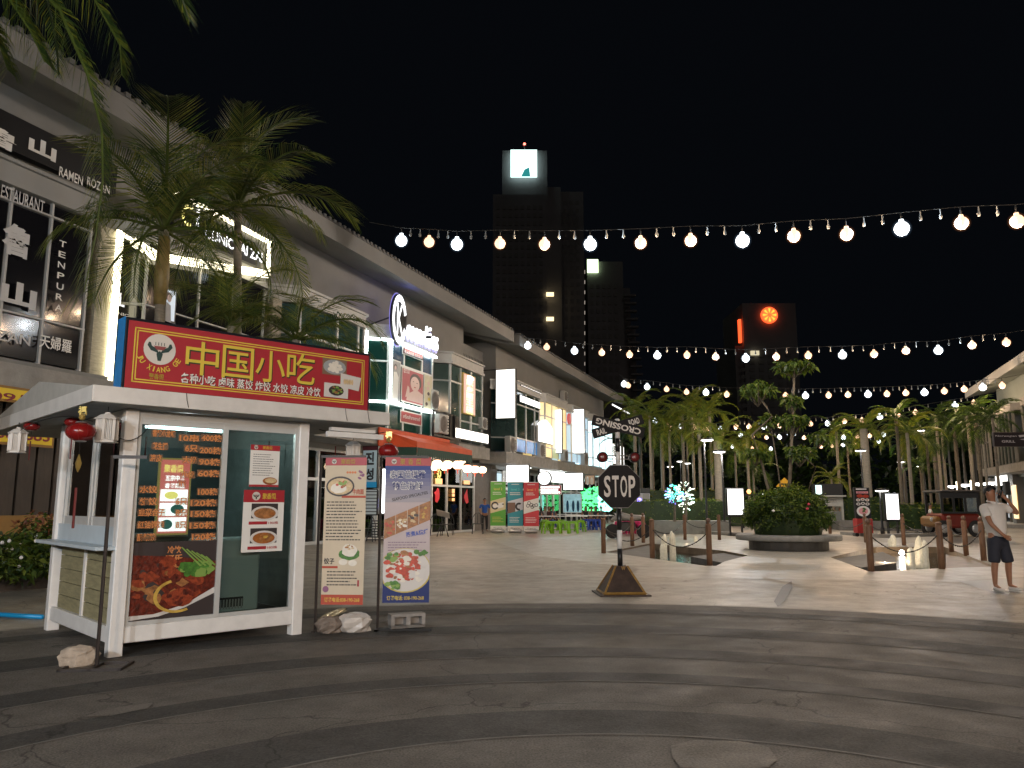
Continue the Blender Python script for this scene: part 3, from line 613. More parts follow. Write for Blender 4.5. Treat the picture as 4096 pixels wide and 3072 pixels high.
for nm, a, b, s, m_, lb in (('shop_banner', z4(860, 630), z4(1150, 760), 9.6, SIGNRED, 'red shop fascia behind the tables'), ('shop_poster', z4(1165, 745), z4(1420, 1000), 12.6, mat('poster_blue_grey', (.3, .5, .58), .5, noise=.5, nscale=3, emit=.25, ecol=(.3, .6, .7)), 'pale blue poster with tall dark bottles behind the tables')):
    t_, w, h = pboard(nm, lb, 'poster', a, b, s, m_, ALU, .05)
    mb = MB()
    if nm == 'shop_banner': lines(mb, -w * .9, w * .9, h * .1, h * .9, 3, -.02, LB, rg, 1, .7)
    else:
        for q in (-.5, 0.1, .6): mb.disc(w * q, h * .35, w * .14, h * .3, -.02, NAVY)
    mb.build('print', t_)
t_, w, h = pboard('billboard', 'small picture board with two pale arches beside the green light wall', 'billboard', z4(1458, 498), z4(1592, 625), 19, mat('tan_print', (.4, .25, .15), .5, emit=.3), BLACK, .05)
mb = MB(); mb.disc(-w * .45, h * .4, w * .3, h * .45, -.02, WPRINT); mb.disc(w * .4, h * .35, w * .3, h * .4, -.02, PAPER); mb.build('print', t_)
# awning of the restaurant
AWR = mat('awning_red', (.62, .08, .015), .6, noise=.15, nscale=2); AWG = mat('awning_green', (.01, .05, .035), .7)
s0, hh = fx(*z3(740, 245), 2.6); s1, _ = fx(*z3(1350, 330), 2.6)
aw = fthing('awning', 'red canvas awning with dark green scalloped edge over the restaurant', 'awning', s0, 3.3, 2.6)
W_ = s1 - s0; zt = fx(*z3(740, 182), 2.6)[1] - 3.3; zb = hh - 3.3
mb = MB(); mb.add([(0, 0, zb), (W_, 0, zb), (W_, 0, zt), (0, 0, zt), (-.5, 1.3, zb + .05), (W_ + .3, 1.3, zb + .05), (W_ + .2, 1.3, zt + .45), (-.3, 1.3, zt + .45)], [(0, 1, 2, 3), (3, 2, 6, 7), (0, 3, 7, 4), (1, 5, 6, 2)], AWR); mb.build('canopy', aw)
mb = MB(); n = 26
for i in range(n):
    a, b = W_ * i / n, W_ * (i + 1) / n; mb.add([(a, -.01, zb), (b, -.01, zb), (b, -.01, zb - .28), ((a + b) / 2, -.02, zb - .4), (a, -.01, zb - .28)], [(0, 1, 2, 3, 4)], AWG)
for i in range(6):
    a, b = -.5 * i / 6, -.5 * (i + 1) / 6; mb.add([(a, -a * 2.6, zb), (b, -b * 2.6, zb), (b, -b * 2.6, zb - .3), (a, -a * 2.6, zb - .3)], [(0, 1, 2, 3)], AWG)
mb.build('valance', aw); MB().box(0, W_, .02, .06, zb - .03, zb + .03, ALU).build('awning_bar', aw)
x0, za = fx(*z3(310, 85), 1.6); x1, _ = fx(*z3(1090, 175), 1.6)
t = fthing('fascia_board', 'orange red fascia board behind the awning', 'sign', (x0 + x1) / 2, 3.5, 1.6); MB().box(-(x1 - x0) / 2, (x1 - x0) / 2, -.06, 0, 0, .75, AWR).build('board', t)
# glowing lanterns under the awning
LGW = glow('lantern_glow', (1, .72, .45), 4.5); LGR = mat('lantern_rim_red', (.6, .05, .02), .4, emit=.5, ecol=(1, .1, .02))
for i, (x, y, r, d) in enumerate(((965, 435, 52, 2.5), (1080, 440, 52, 2.3), (1192, 442, 56, 2.3), (1300, 485, 52, 2.2), (1385, 492, 48, 2.2), (1465, 497, 46, 2.2), (1045, 470, 40, 1.2), (940, 470, 40, 1.5), (1245, 400, 34, 1.0))):
    s, h = fx(*z3(x, y), d); R_ = r * .00205; p = FA.w(s, -d, h); R_ *= 1.0
    t = thing('lit_lantern', ['glowing lantern in the awning cluster, leftmost in the front row', 'glowing lantern in the awning cluster, second in the front row', 'biggest glowing lantern, in the middle of the awning cluster', 'glowing lantern fourth in the front row, hanging lower', 'glowing lantern second from the right end of the awning cluster', 'glowing lantern at the right end of the awning cluster', 'small back lantern low between the second and third front ones', 'back lantern behind the leftmost front one of the awning cluster', 'small high back lantern under the awning edge'][i], 'lantern', atM(p), 'glowing lanterns under the red awning'); rr = R_ * 2.05
    MB().ball((0, 0, 0), rr, 12, LGW, .85).build('shade', t, True); MB().lathe([(rr * .45, -rr * .86), (rr * .5, -rr * .74), (rr * .35, -rr * .7)], n=10, m=LGR).lathe([(rr * .35, rr * .7), (rr * .5, rr * .74), (rr * .4, rr * .88)], n=10, m=LGR).tube([(0, 0, -rr * .85), (0, 0, -rr * 1.6)], .02, 4, LGR).build('rim', t)
add_fill('added warm fill lamp under the red awning', FA.w(-3.5, -1.6, 3.2), 130, (1, .75, .55))  # added fill lamp, brightens the restaurant front
add_fill('added fill lamp under the ledge over the teal roll-up banner', FA.w(7, -1.4, 3.5), 60, (.95, 1, 1)); add_fill('added fill lamp under the ledge over the tables', FA.w(14, -1.4, 3.5), 80, (.9, 1, 1)); add_fill('added fill lamp under the ledge at the far end', FA.w(25, -1.4, 3.5), 80, (.7, 1, 1)); point('sign_light', FA.w(-8.5, -1.35, 9.9), 4, (.15, .2, 1), .03)  # the three ledge lamps are added fill
# window items on restaurant glass
mb = MB(); OR = glow('orange_sticker', (1, .4, .05), .8)
x, z = fx(*z3(975, 550)); fs = fthing('window_sticker', 'yellow and orange stickers and red tree paper cut on the restaurant glass', 'sticker', x, z, .06)
text(mb, '迎', 0, 0, .55, .55, 0, glow('yellow_sticker', (1, .75, .1), 1.2))
for a in ((970, 615, .8, .2), (970, 640, .8, .12), (1130, 730, .35, .2), (1130, 775, .35, .15), (1130, 825, .35, .15), (1280, 635, .8, .2)):
    xx, zz = fx(*z3(a[0], a[1])); mb.rect(xx - x - a[2] / 2, xx - x + a[2] / 2, zz - z - a[3] / 2, zz - z + a[3] / 2, 0, OR)
for a in ((1280, 790), (950, 760)):
    xx, zz = fx(*z3(*a)); mb.disc(xx - x, zz - z, .25, .3, 0, mat('red_paper', (.5, .02, .03), .6, emit=.15), 9, 1.2)
mb.build('print', fs)
# air conditioners
def ac(label, px, d, w=.85, h=.7):
    s, z = fx(*px, d); t = fthing('air_conditioner', label, 'air conditioner', s, z, d, 'air conditioner units on the facade')
    MB().bbox(-w / 2, w / 2, 0, .35, 0, h, .03, TRIM).build('case', t)
    MB().lathe([(.02, 0), (h * .36, 0), (h * .4, -.02), (h * .42, 0)], (-w * .1, -.012, h / 2), 18, GREYS, 'y').build('fan_guard', t); mb = MB()
    for q in range(5): mb.box(w * .33, w * .45, -.01, 0, h * (.15 + .15 * q), h * (.2 + .15 * q), BLACKM)
    mb.build('grille', t)
ac('cream air conditioner at the lower right of the cosmetics bay', z1(945, 1230), 1.3, .7, .95)
ac('grey air conditioner in the black frame above the awning', z1(1045, 1480), 1.75, .95, .85); ac('small air conditioner above the big blank billboard', z1(1495, 1430), 1.4, .7, .6)
ac('air conditioner on the ledge left of the blue window', z2(425, 1430), 1.35, .95, 1.0); ac('air conditioner on the ledge right of the blue window', z2(750, 1470), 1.4, .9, .9)
ac('air conditioner below the narrow white signs', z2(1015, 1510), 1.5, .8, .8); ac('air conditioner at the dark end of the light blue front', z2(1235, 1560), 1.5, 1.0, 1.0); ac('air conditioner high on the grey wall', z2(1010, 850), .4, 1.0, .8)
t = fthing('equipment_frame', 'black open steel frame round the unit above the awning', 'frame', *fx(*z1(925, 1500), 1.7), 1.7); mb = MB()
for a in (0, 1.0, 2.2): mb.box(a, a + .08, 0, .08, 0, 1.1, BLACK)
mb.box(0, 2.25, 0, .08, 0, .08, BLACK).box(0, 2.25, 0, .08, 1.05, 1.12, BLACK).box(1.9, 2.9, .1, .6, -.2, 1.1, BLACK); mb.build('frame', t)
# vertical banner with Korean letters, and menu wall below it
t_, w, h = pboard('vertical_sign', 'pale blue vertical sign with black Korean characters', 'sign', z3(140, 232), z3(300, 700), -11.8, mat('pale_blue_sign', (.42, .55, .62), .5, emit=.12), BLACK, .15)
mb = MB(); text(mb, '진', 0, h * .7, w * 1.1, h * .3, -.02, INK, .04); text(mb, '성', 0, h * .33, w * 1.1, h * .28, -.02, INK, .04); mb.rect(-w * .95, w * .95, .03, h * .15, -.02, mat('blue_strip', (.02, .25, .5), .5, emit=.2)); mb.rect(-w * .95, w * .95, h * .89, h * .98, -.02, mat('maroon_strip', (.1, .02, .03), .5)); mb.build('lettering', t_)
t_, w, h = pboard('menu_board', 'white menu board of small rows between the two banner stands', 'menu board', z3(165, 705), z3(300, 1000), -11.5, mat('pale_menu', (.5, .55, .55), .5, emit=.15), BLACK, .05)
mb = MB()
for i in range(7): mb.rect(-w, w, h * (i + 1) / 8, h * (i + 1) / 8 + .03, -.02, INK)
mb.build('print', t_)
t_, w, h = pboard('light_column', 'bright white upright lit panel behind the seafood banner', 'light panel', z3(325, 478), z3(392, 985), -10.8, glow('bright_panel', (.97, .98, 1), 4), TRIM, .1)
# yellow phone banners on the left
YB = mat('yellow_banner', (.78, .55, .01), .55, noise=.1, nscale=2); MAR = mat('maroon_print', (.22, .01, .02), .6)
t_, w, h = fboard('banner', 'long yellow banner with red phone number behind the kiosk', 'banner', V(-240, 884), V(115, 968), 1.62, YB, YEL, .02)
mb = MB(); text(mb, 'ย 091 1087683', w * .18, h * .5, w * 1.5, h * .5, -.02, MAR, .02); mb.build('lettering', t_)
t_, w, h = fboard('banner', 'upper yellow banner with red digits behind the kiosk roof', 'banner', V(-240, 795), V(125, 882), 1.66, YB, YEL, .02)
mb = MB(); text(mb, '00 0910', w * .2, h * .3, w * 1.1, h * .5, -.02, MAR, .02); mb.build('lettering', t_)
# ------------------------------------------------------------------ food kiosk
KF = Frame(G(107.5, 659), rad(43.4)); KW_, KD_ = 1.98, 2.3
kx = lambda x, y, o=0: KF.at(*V(x, y), o)
kiosk = thing('food_kiosk', 'white food kiosk with glass front, menu lettering and plank side', 'kiosk', KF.M)
HT = 2.34
for (x, y) in ((0, 0), (KW_ - .12, 0), (0, KD_ - .1), (KW_ - .12, KD_ - .1)):
    MB().bbox(x, x + .13 if x == 0 else x + .12, y, y + .12, 0, HT, .008, WPAINT).build('post', kiosk)
mb = MB(); mb.bbox(.13, KW_ - .12, .02, .09, .12, .27, .006, WPAINT); mb.bbox(.02, .09, .12, KD_ - .1, .12, .27, .006, WPAINT); mb.bbox(KW_ - .08, KW_ - .02, .12, KD_ - .1, .12, .27, .006, WPAINT); mb.bbox(.13, KW_ - .12, KD_ - .08, KD_ - .02, .12, .27, .006, WPAINT); mb.build('bottom_rail', kiosk)
mb = MB(); mb.box(.13, KW_ - .12, .03, .08, 2.26, HT, ALU); mb.box(.02, .09, .12, KD_ - .1, 2.24, HT, WPAINT); mb.build('top_rail', kiosk)
mb = MB(); mx_ = kx(481, 1120)[0]
for x in (.13, mx_ - .025, KW_ - .16): mb.box(x, x + (.05 if .2 < x < 1.7 else .035), .025, .075, .271, 2.26, ALU)
mb.box(.165, KW_ - .16, .028, .072, .271, .31, ALU).box(.165, KW_ - .16, .028, .072, 2.2, 2.259, ALU); mb.build('door_frame', kiosk)
KG = glassmat('kiosk_glass', (.72, .8, .8), .05)
MB().box(.166, mx_ - .026, .048, .052, .311, 2.2, KG).build('glass_pane', kiosk); MB().box(mx_ + .026, KW_ - .161, .048, .052, .311, 2.2, KG).build('glass_pane', kiosk)
# roof, low gable
FASC = mat('fascia_white', (.62, .6, .57), .45, noise=.12, nscale=4)
mb = MB(); mb.ext([(-.27, 2.36), (-.27, 2.49), (1.9, 2.78), (4.4, 2.5), (4.4, 2.36)], 'x', -.36, 2.84, mat('kiosk_roof_grey', (.4, .39, .36), .6, noise=.15)); mb.build('roof', kiosk)
mb = MB(); mb.box(-.38, 2.86, -.3, -.272, 2.35, 2.5, FASC).box(-.39, -.362, -.29, 4.42, 2.35, 2.5, FASC).box(2.842, 2.87, -.29, 4.42, 2.35, 2.5, FASC); mb.build('fascia', kiosk)
mb = MB(); mb.box(-.36, 2.84, -.27, 4.4, 2.345, 2.359, mat('soffit', (.28, .3, .3), .6, noise=.2)); mb.build('soffit', kiosk)
mb = MB()
for x in (.45, 2.25, 2.55): mb.tube([(x, -.305, 2.5), (x + .01, -.306, 2.43), (x + .03, -.305, 2.36)], .003, 4, BLACK)
mb.build('fascia_crack', kiosk)
# plank side (left): lower planks, sliding window, shelf
SIDEW = mat('side_white', (.5, .58, .63), .4, noise=.08)
for k in range(5):
    z0, z1_ = .275 + k * .145, .275 + (k + 1) * .145 - .008
    for (a, b) in ((.14, 1.1), (1.17, 2.08)): MB().box(.06, .075 + R.random() * .006, a, b, z0, z1_, WOOD).build('plank', kiosk)
mb = MB(); mb.box(.045, .09, 1.1, 1.17, .27, 1.0, WPAINT).box(.03, .09, .12, KD_ - .1, 1.0, 1.2, SIDEW); mb.build('side_rail', kiosk)
mb = MB(); mb.bbox(-.17, .04, .02, KD_ - .02, .985, 1.02, .006, SIDEW); mb.build('shelf', kiosk)
mb = MB(); 
for y in (.13, .98, 1.1, 2.04): mb.box(.04, .08, y, y + .05, 1.2, 2.24, ALU)
mb.box(.045, .078, .18, 2.04, 1.2, 1.29, ALU); mb.build('side_window_frame', kiosk)
MB().box(.055, .06, .18, .98, 1.29, 2.24, KG).build('glass_pane', kiosk); MB().box(.065, .07, 1.15, 2.04, 1.29, 2.24, KG).build('glass_pane', kiosk)
# inside
TEAL = mat('teal_panel', (.12, .3, .32), .5, noise=.15, nscale=1)
mb = MB(); mb.box(.13, KW_ - .12, 2.08, 2.12, .27, HT, mat('kiosk_back_wall', (.05, .065, .065), .6, noise=.5, nscale=2.5)).box(KW_ - .09, KW_ - .085, .12, 2.08, .27, HT, mat('kiosk_side_wall', (.16, .18, .17), .5, noise=.3)); mb.build('inner_wall', kiosk)
MB().box(.1, KW_ - .1, .1, 2.1, .25, .27, BLACKM).build('inner_floor', kiosk)
t = thing('white_fridge', 'pale chest cabinet standing behind the kiosk glass on the right', 'cabinet', KF.M @ Matrix.Translation((1.3, .3, .27)))
MB().bbox(-.32, .3, 0, .5, 0, .78, .02, mat('cabinet_grey', (.6, .68, .66), .4)).build('body', t); MB().box(-.28, .12, -.01, -.002, .06, .16, BLACKM).build('grille', t)
for k in range(12): MB().box(-.27 + k * .033, -.255 + k * .033, -.02, -.012, .04, .14, TRIM).build('grille_bar', t)
t = thing('counter', 'dark counter with steel top inside the kiosk behind the menu pane', 'counter', KF.M @ Matrix.Translation((.5, .7, .27)))
MB().box(-.33, .4, 0, .6, 0, .8, mat('counter_dark', (.05, .06, .06), .5)).build('body', t); MB().box(-.36, .43, -.03, .63, .801, .83, STEEL).build('steel_top', t)
t = thing('reflected_lightbox', 'glowing red and white menu poster inside the kiosk behind the left pane', 'poster', KF.M @ Matrix.Translation((.66, .42, 1.12)))  # glowing panel imitates the reflection of a lit box behind the viewpoint
mb = MB(); RG = glow('red_backlit', (.75, .1, .08), .9); WG = glow('white_backlit', (1, .97, .9), 1.9); YG = glow('yellow_backlit', (.95, .75, .15), 1.2)
MB().box(-.17, .17, 0, .03, -.02, .78, mat('gold_frame', (.5, .36, .1), .4, emit=.25, ecol=(.8, .6, .2))).build('frame', t)
mb.rect(-.15, .15, 0, .76, -.004, RG); text(mb, '聚香阁', 0, .67, .24, .085, -.008, YG); text(mb, '五宗中餐', 0, .57, .2, .06, -.008, WG); text(mb, '香餐菜品', 0, .49, .2, .05, -.008, WG)
mb.rect(-.14, .14, .33, .45, -.008, WG).rect(-.14, .14, .18, .31, -.008, WG).rect(-.14, .14, .02, .16, -.008, WG)
mb.disc(.04, .245, .07, .05, -.01, mat('dish_teal', (.1, .3, .25), .5, emit=.3)).disc(-.06, .09, .06, .05, -.01, mat('dish_teal', (.1, .3, .25), .5)).disc(-.03, .39, .07, .04, -.01, YG); mb.build('print', t)
t = thing('ceiling_lamp', 'cool tube lamp under the kiosk roof inside', 'lamp', KF.M @ Matrix.Translation((1.0, 1.1, 2.28)))
MB().tube([(-.45, 0, 0), (.45, 0, 0)], .02, 8, glow('tube_lamp', (.75, 1, .97), 5)).build('tube', t); MB().box(-.5, .5, -.04, .04, .025, .055, TRIM).build('fitting', t)
point('kiosk_light', KF.w(1.0, 1.1, 2.24), 16, (.88, 1, .96), .02)
t = thing('blue_curtain', 'teal blue curtain behind the side window of the kiosk', 'curtain', KF.w(.22, 1.15, 1.05)); t.rotation_euler.z = KF.a; mb = MB(); n = 20
mb.add([(.03 * math.sin(i * 1.3), i * .042, z) for z in (0, 1.2) for i in range(n)], [(i, i + 1, n + i + 1, n + i) for i in range(n - 1)], mat('curtain_teal', (.1, .32, .38), .7)); mb.build('cloth', t, True)
# posters and lettering on the front glass (flat print on the pane)
OTX = mat('orange_lettering', (.55, .21, .07), .5, emit=.02)
OTX2 = mat('orange_backing', (.3, .12, .04), .6)
rows = [((390, 425), 912, '海鲜煮炒'), ((330, 378), 935, '香辣小龙虾'), ((388, 430), 945, '10串'), ((436, 480), 945, '400株'), ((330, 362), 963, '花生粥'), ((400, 428), 968, '6只'), ((432, 478), 972, '200株'),
        ((325, 350), 989, '凉皮'), ((395, 425), 993, '大份'), ((430, 476), 997, '90株'), ((392, 420), 1025, '小份'), ((428, 474), 1022, '60株'), ((385, 400), 1045, '小'), ((302, 340), 1057, '水饺'), ((428, 470), 1062, '100株'),
        ((302, 340), 1083, '炸饺'), ((380, 405), 1083, '6只'), ((412, 468), 1086, '120株'), ((300, 356), 1107, '韭菜合子'), ((380, 405), 1108, '8只'), ((412, 466), 1110, '150株'), ((298, 354), 1134, '红油馄饨'), ((380, 403), 1134, '8只'), ((410, 465), 1135, '150株'),
        ((297, 336), 1161, '酸辣粉'), ((415, 465), 1160, '120株'), ((362, 392), 1188, '冷饮'), ((358, 395), 1207, '可乐'), ((352, 402), 1226, '各种饮料')]
mb = MB()
for (xa, xb), y, s in rows:
    (a, z), (b, _) = kx(xa, y, .04), kx(xb, y, .04); text(mb, s, (a + b) / 2, z, b - a, .075, .043, OTX, .03)
    mb.rect(a - .01, b + .01, z - .036, z + .036, .046, mat('sticker_film', (.36, .17, .08), .6, alpha=.5))
tag(mb.build('menu_lettering', kiosk), 'orange Chinese menu lettering on the left pane')
def food_mats():
    return dict(meat=mat('food_meat', (.13, .018, .008), .4, noise=.8, nscale=22, col2=(.03, .006, .004), bump=.4), lemon=mat('food_lemon', (.55, .36, .07), .5, noise=.25, nscale=20), plate=mat('food_plate', (.6, .58, .56), .3), herb=mat('food_herb', (.06, .19, .025), .5, noise=.6, nscale=25),
        herb2=mat('food_herb_light', (.2, .33, .07), .5), noodle=mat('food_noodle', (.6, .45, .25), .5, noise=.35, nscale=25), soup=mat('food_soup', (.35, .12, .03), .3, noise=.5, nscale=18), redf=mat('food_red', (.5, .06, .03), .4, noise=.5, nscale=25), dark=mat('food_dark', (.04, .03, .03), .5), dump=mat('food_dumpling', (.72, .68, .6), .5, noise=.12, nscale=12), brown=mat('food_brown', (.35, .15, .05), .5, noise=.6, nscale=22))
FM = food_mats()
def blob(mb, cx, cz, r, y, m, rg, n=11, q=.7, lo=None, hi=None):
    pts = []
    for i in range(n):
        a = 6.283 * i / n; k = r * (.7 + .5 * rg.random()); x, z = cx + k * math.cos(a), cz + q * k * math.sin(a)
        if lo: x = min(max(x, lo[0]), hi[0]); z = min(max(z, lo[1]), hi[1])
        pts.append((x, z))
    mb.poly(pts, y, m)
def pieces(mb, cx, cz, rx, rz, n, size, y, ms, rg, lo=None, hi=None):
    for i in range(n):
        a = rg.random() * 6.283; k = math.sqrt(rg.random()); blob(mb, cx + rx * k * math.cos(a), cz + rz * k * math.sin(a), size * (.6 + .8 * rg.random()), y - .00012 * i, rg.choice(ms), rg, 8, .7, lo, hi)
mb = MB(); rg = random.Random(11); xr_ = mx_ - .028
lo, hi = (.168, .312), (xr_, 1.05)
mb.rect(.168, xr_, .312, 1.05, .0445, FM['dark']); A_, Z_ = (.168 + xr_) / 2, .62
mb.poly([(.168, .318), (.45, .335), (.7, .4), (xr_, .52), (xr_, .6), (.7, .5), (.4, .4), (.168, .37)], .0442, FM['plate'])
M1 = mat('food_meat_light', (.28, .05, .02), .4, noise=.6, nscale=30)
mb.poly([(.168, .36), (.4, .36), (.7, .43), (xr_, .58), (xr_, .84), (.6, .9), (.168, .93)], .044, FM['meat'])
pieces(mb, .5, .66, .32, .22, 60, .06, .0438, [FM['meat'], M1, FM['dark'], FM['meat'], M1, FM['brown']], rg, lo, hi)
mb.ringp(.62, .52, .2, .235, .036, FM['lemon'], 20, 1.9, 5.2, .7).disc(.64, .5, .14, .09, .0355, M1, 14, .3, rg)
pieces(mb, .64, .51, .12, .06, 22, .035, .0352, [FM['meat'], M1], rg, lo, hi)
pieces(mb, .78, .76, .16, .07, 34, .05, .032, [FM['herb'], FM['herb2'], FM['herb']], rg, lo, hi)
for i in range(6):
    x1 = .62 + .05 * i; mb.poly([(x1, .99 - i * .02), (x1 + .012, .995 - i * .02), (min(xr_, x1 + .22), .8), (min(xr_, x1 + .2), .795)], .0275, FM['herb2'])
tag(mb.build('food_picture', kiosk), 'large meat dish picture at the bottom of the left pane')
def logo(mb, cx, cz, r, y, ink, gold=None):
    mb.disc(cx, cz, r, r, y, mat('logo_disc', (.58, .55, .5), .6), 26)
    mb.poly([(cx - .1 * r, cz - .75 * r), (cx + .1 * r, cz - .75 * r), (cx + .2 * r, cz - .3 * r), (cx, cz - .1 * r), (cx - .2 * r, cz - .3 * r)], y - .002, ink)
    for s in (-1, 1):
        pts = [(.02, -.32), (.25, -.2), (.55, -.12), (.78, .2), (.7, .42), (.58, .4), (.5, .18), (.22, .05), (.12, -.1)]
        mb.poly([(cx + s * a * r, cz + b * r) for a, b in (pts if s > 0 else pts[::-1])], y - .002, ink)
    mb.poly([(cx - .4 * r, cz + .2 * r), (cx + .4 * r, cz + .2 * r), (cx + .22 * r, cz - .04 * r), (cx - .22 * r, cz - .04 * r)], y - .003, mat('logo_bowl', (.25, .06, .06), .6))
    for i in range(4): mb.rect(cx - .3 * r + i * .18 * r, cx - .26 * r + i * .18 * r, cz + .24 * r, cz + .45 * r, y - .003, ink)
GRINK = mat('green_ink', (.02, .05, .045), .6)
def poster_on(parent, x0, x1, z0, z1_, y, kind):
    mb = MB(); w, h = x1 - x0, z1_ - z0; c = (x0 + x1) / 2; rg = random.Random(int(x0 * 100) + 5)
    mb.rect(x0, x1, z0, z1_, y, WPRINT)
    mb.rect(x0, x1, z1_ - h * (.13 if kind == 'list' else .2), z1_, y - .001, SIGNRED)
    if kind == 'list':
        logo(mb, x0 + w * .18, z1_ - h * .06, h * .05, y - .002, GRINK); text(mb, '聚香阁', c + w * .1, z1_ - h * .06, w * .4, h * .08, y - .003, GOLD)
        lines(mb, x0 + w * .1, x1 - w * .1, z0 + h * .25, z1_ - h * .2, 10, y - .001, INK, rg, .95, .25)
        mb.disc(x1 - w * .3, z0 + h * .14, w * .25, h * .09, y - .002, FM['soup']).disc(x1 - w * .28, z0 + h * .15, w * .2, h * .06, y - .003, FM['noodle']); mb.rect(x0, x1, z0, z0 + h * .05, y - .001, SIGNRED)
    else:
        logo(mb, x0 + w * .3, z1_ - h * .1, h * .07, y - .002, GRINK); text(mb, '聚香阁', c + w * .15, z1_ - h * .1, w * .4, h * .1, y - .003, GOLD)
        for k, (zz, m1, m2) in enumerate(((z0 + h * .62, FM['brown'], FM['soup']), (z0 + h * .22, FM['soup'], FM['lemon']))):
            mb.rect(x0 + w * .2, x1 - w * .15, zz - h * .08, zz + h * .16, y - .001, FM['dark'])
            mb.disc(c + w * .03, zz, w * .34, h * .12, y - .002, FM['plate']).disc(c + w * .03, zz, w * .27, h * .09, y - .003, m1)
            pieces(mb, c + w * .03, zz, w * .2, h * .06, 14, w * .05, y - .004, [m1, m2, FM['brown']], rg)
            mb.rect(x0 + w * .15, c + w * .1, zz - h * .18, zz - h * .13, y - .001, SIGNRED); text(mb, '180株', x1 - w * .25, zz - h * .155, w * .25, h * .05, y - .002, SIGNRED)
    return mb.build('poster_print', parent)
a, b = kx(543, 960, .03), kx(602, 1052, .03); tag(poster_on(kiosk, a[0], b[0], b[1], a[1], .04, 'list'), 'upper price list poster on the right pane')
a, b = kx(528, 1058, .03), kx(610, 1190, .03); tag(poster_on(kiosk, a[0], b[0], b[1], a[1], .04, 'dish'), 'lower poster with two dishes on the right pane')

# sign board on the roof
a0, zt = kx(279, 692, -.1); a1, zt2 = kx(797, 768, -.1); _, zb0 = kx(268, 836, -.1); _, zb1 = kx(795, 887, -.1)
SWd, SHt = a1 - a0, (zt + zt2) / 2 - (zb0 + zb1) / 2
SF = Frame(KF.w(a0, -.1, (zb0 + zb1) / 2), KF.a)
sgn = thing('roof_sign', 'long red roof sign with yellow Chinese characters, gold border and food photos', 'sign', SF.M)
MB().bbox(-.03, SWd + .03, .002, .2, -.03, SHt + .03, .01, mat('sign_black', (.01, .01, .015), .3)).build('cabinet', sgn)
MB().box(-.038, -.031, .0, .2, -.03, SHt + .03, mat('sign_blue', (.01, .16, .42), .35, noise=.3, nscale=5, emit=.05, ecol=(0, .3, .8))).build('side_panel', sgn)
mb = MB(); mb.rect(0, SWd, 0, SHt, 0, SIGNRED)
for k, e in enumerate((.06, .085)):
    for (xa, xb, za, zb_) in ((e, SWd - e, e, e + .012), (e, SWd - e, SHt - e - .012, SHt - e), (e, e + .012, e, SHt - e), (SWd - e - .012, SWd - e, e, SHt - e)): mb.rect(xa, xb, za, zb_, -.002, GOLD)
mb.build('face', sgn)
sp = lambda x, y: SF.at(*V(x, y), 0)
mb = MB(); cx, cz = sp(345, 755); logo(mb, cx, cz, .155, -.004, GRINK)
for i, c in enumerate('JU XIANG GE'):
    if c == ' ': continue
    an = rad(-90 + (i - 5) * 12.5); text(mb, c, cx + .205 * math.cos(an), cz + .205 * math.sin(an), .014 if c == 'I' else .04, .055, -.004, GOLD, .02, rot=an + math.pi / 2)
x, z = sp(344, 814); text(mb, '聚香阁', x, z, .2, .06, -.004, mat('dark_gold', (.35, .25, .03), .6), .02); mb.build('logo', sgn)
DKE = mat('lettering_shadow', (.03, .04, .02), .6)
for c, (xx, yy) in zip('中国小吃', ((437, 775), (514, 784), (584, 792), (650, 796))):
    x, z = sp(xx, yy); mb = MB(); text(mb, c, x + .009, z - .011, .345, .35, -.003, DKE, .012); text(mb, c, x, z, .345, .35, -.007, GOLD, .004); mb.build('letter', sgn)
mb = MB(); (xa, za), (xb, zb_) = sp(390, 818), sp(692, 846)
text(mb, '各种小吃 卤味 蒸饺 炸饺 水饺 凉皮 冷饮', (xa + xb) / 2 + .005, (za + zb_) / 2 - .006, xb - xa, .105, -.003, DKE, .02); text(mb, '各种小吃 卤味 蒸饺 炸饺 水饺 凉皮 冷饮', (xa + xb) / 2, (za + zb_) / 2, xb - xa, .105, -.006, WPRINT, .012); mb.build('lettering', sgn)
mb = MB(); rg = random.Random(2)
(xa, zt_), (xb, zb_) = sp(697, 772), sp(748, 814); mb.rect(xa, xb, zb_, zt_, -.004, mat('table_print', (.2, .12, .08), .5)); mb.disc((xa + xb) / 2, (zt_ + zb_) / 2, (xb - xa) * .47, (zt_ - zb_) * .45, -.005, mat('plate_grey', (.3, .32, .33), .4))
for i in range(14): an = i * 2.4; k = .04 * math.sqrt(i) * .45; mb.disc((xa + xb) / 2 + k * math.cos(an) * 1.2, (zt_ + zb_) / 2 + k * math.sin(an), .03, .022, -.006 - .0003 * i, FM['dump'], 8, .3, rg)
(xa, zt_), (xb, zb_) = sp(735, 806), sp(778, 846); mb.poly([(xa, zb_ + .03), (xb - .03, zb_), (xb, zt_ - .03), (xa, zt_)], -.012, FM['plate'])
for i in range(6): mb.disc(xa + .05 + i * .022, (zt_ + zb_) / 2, .012, .035, -.013, FM['noodle'], 8)
(xa, zt_), (xb, zb_) = sp(699, 826), sp(750, 862); mb.rect(xa, xb, zb_, zt_, -.016, FM['plate']); mb.disc((xa + xb) / 2, (zt_ + zb_) / 2, .1, .06, -.017, FM['dark'], 14); pieces(mb, (xa + xb) / 2, (zt_ + zb_) / 2, .08, .045, 26, .018, -.018, [FM['herb'], FM['brown'], FM['dark'], FM['herb2']], rg)
mb.build('food_photo', sgn)

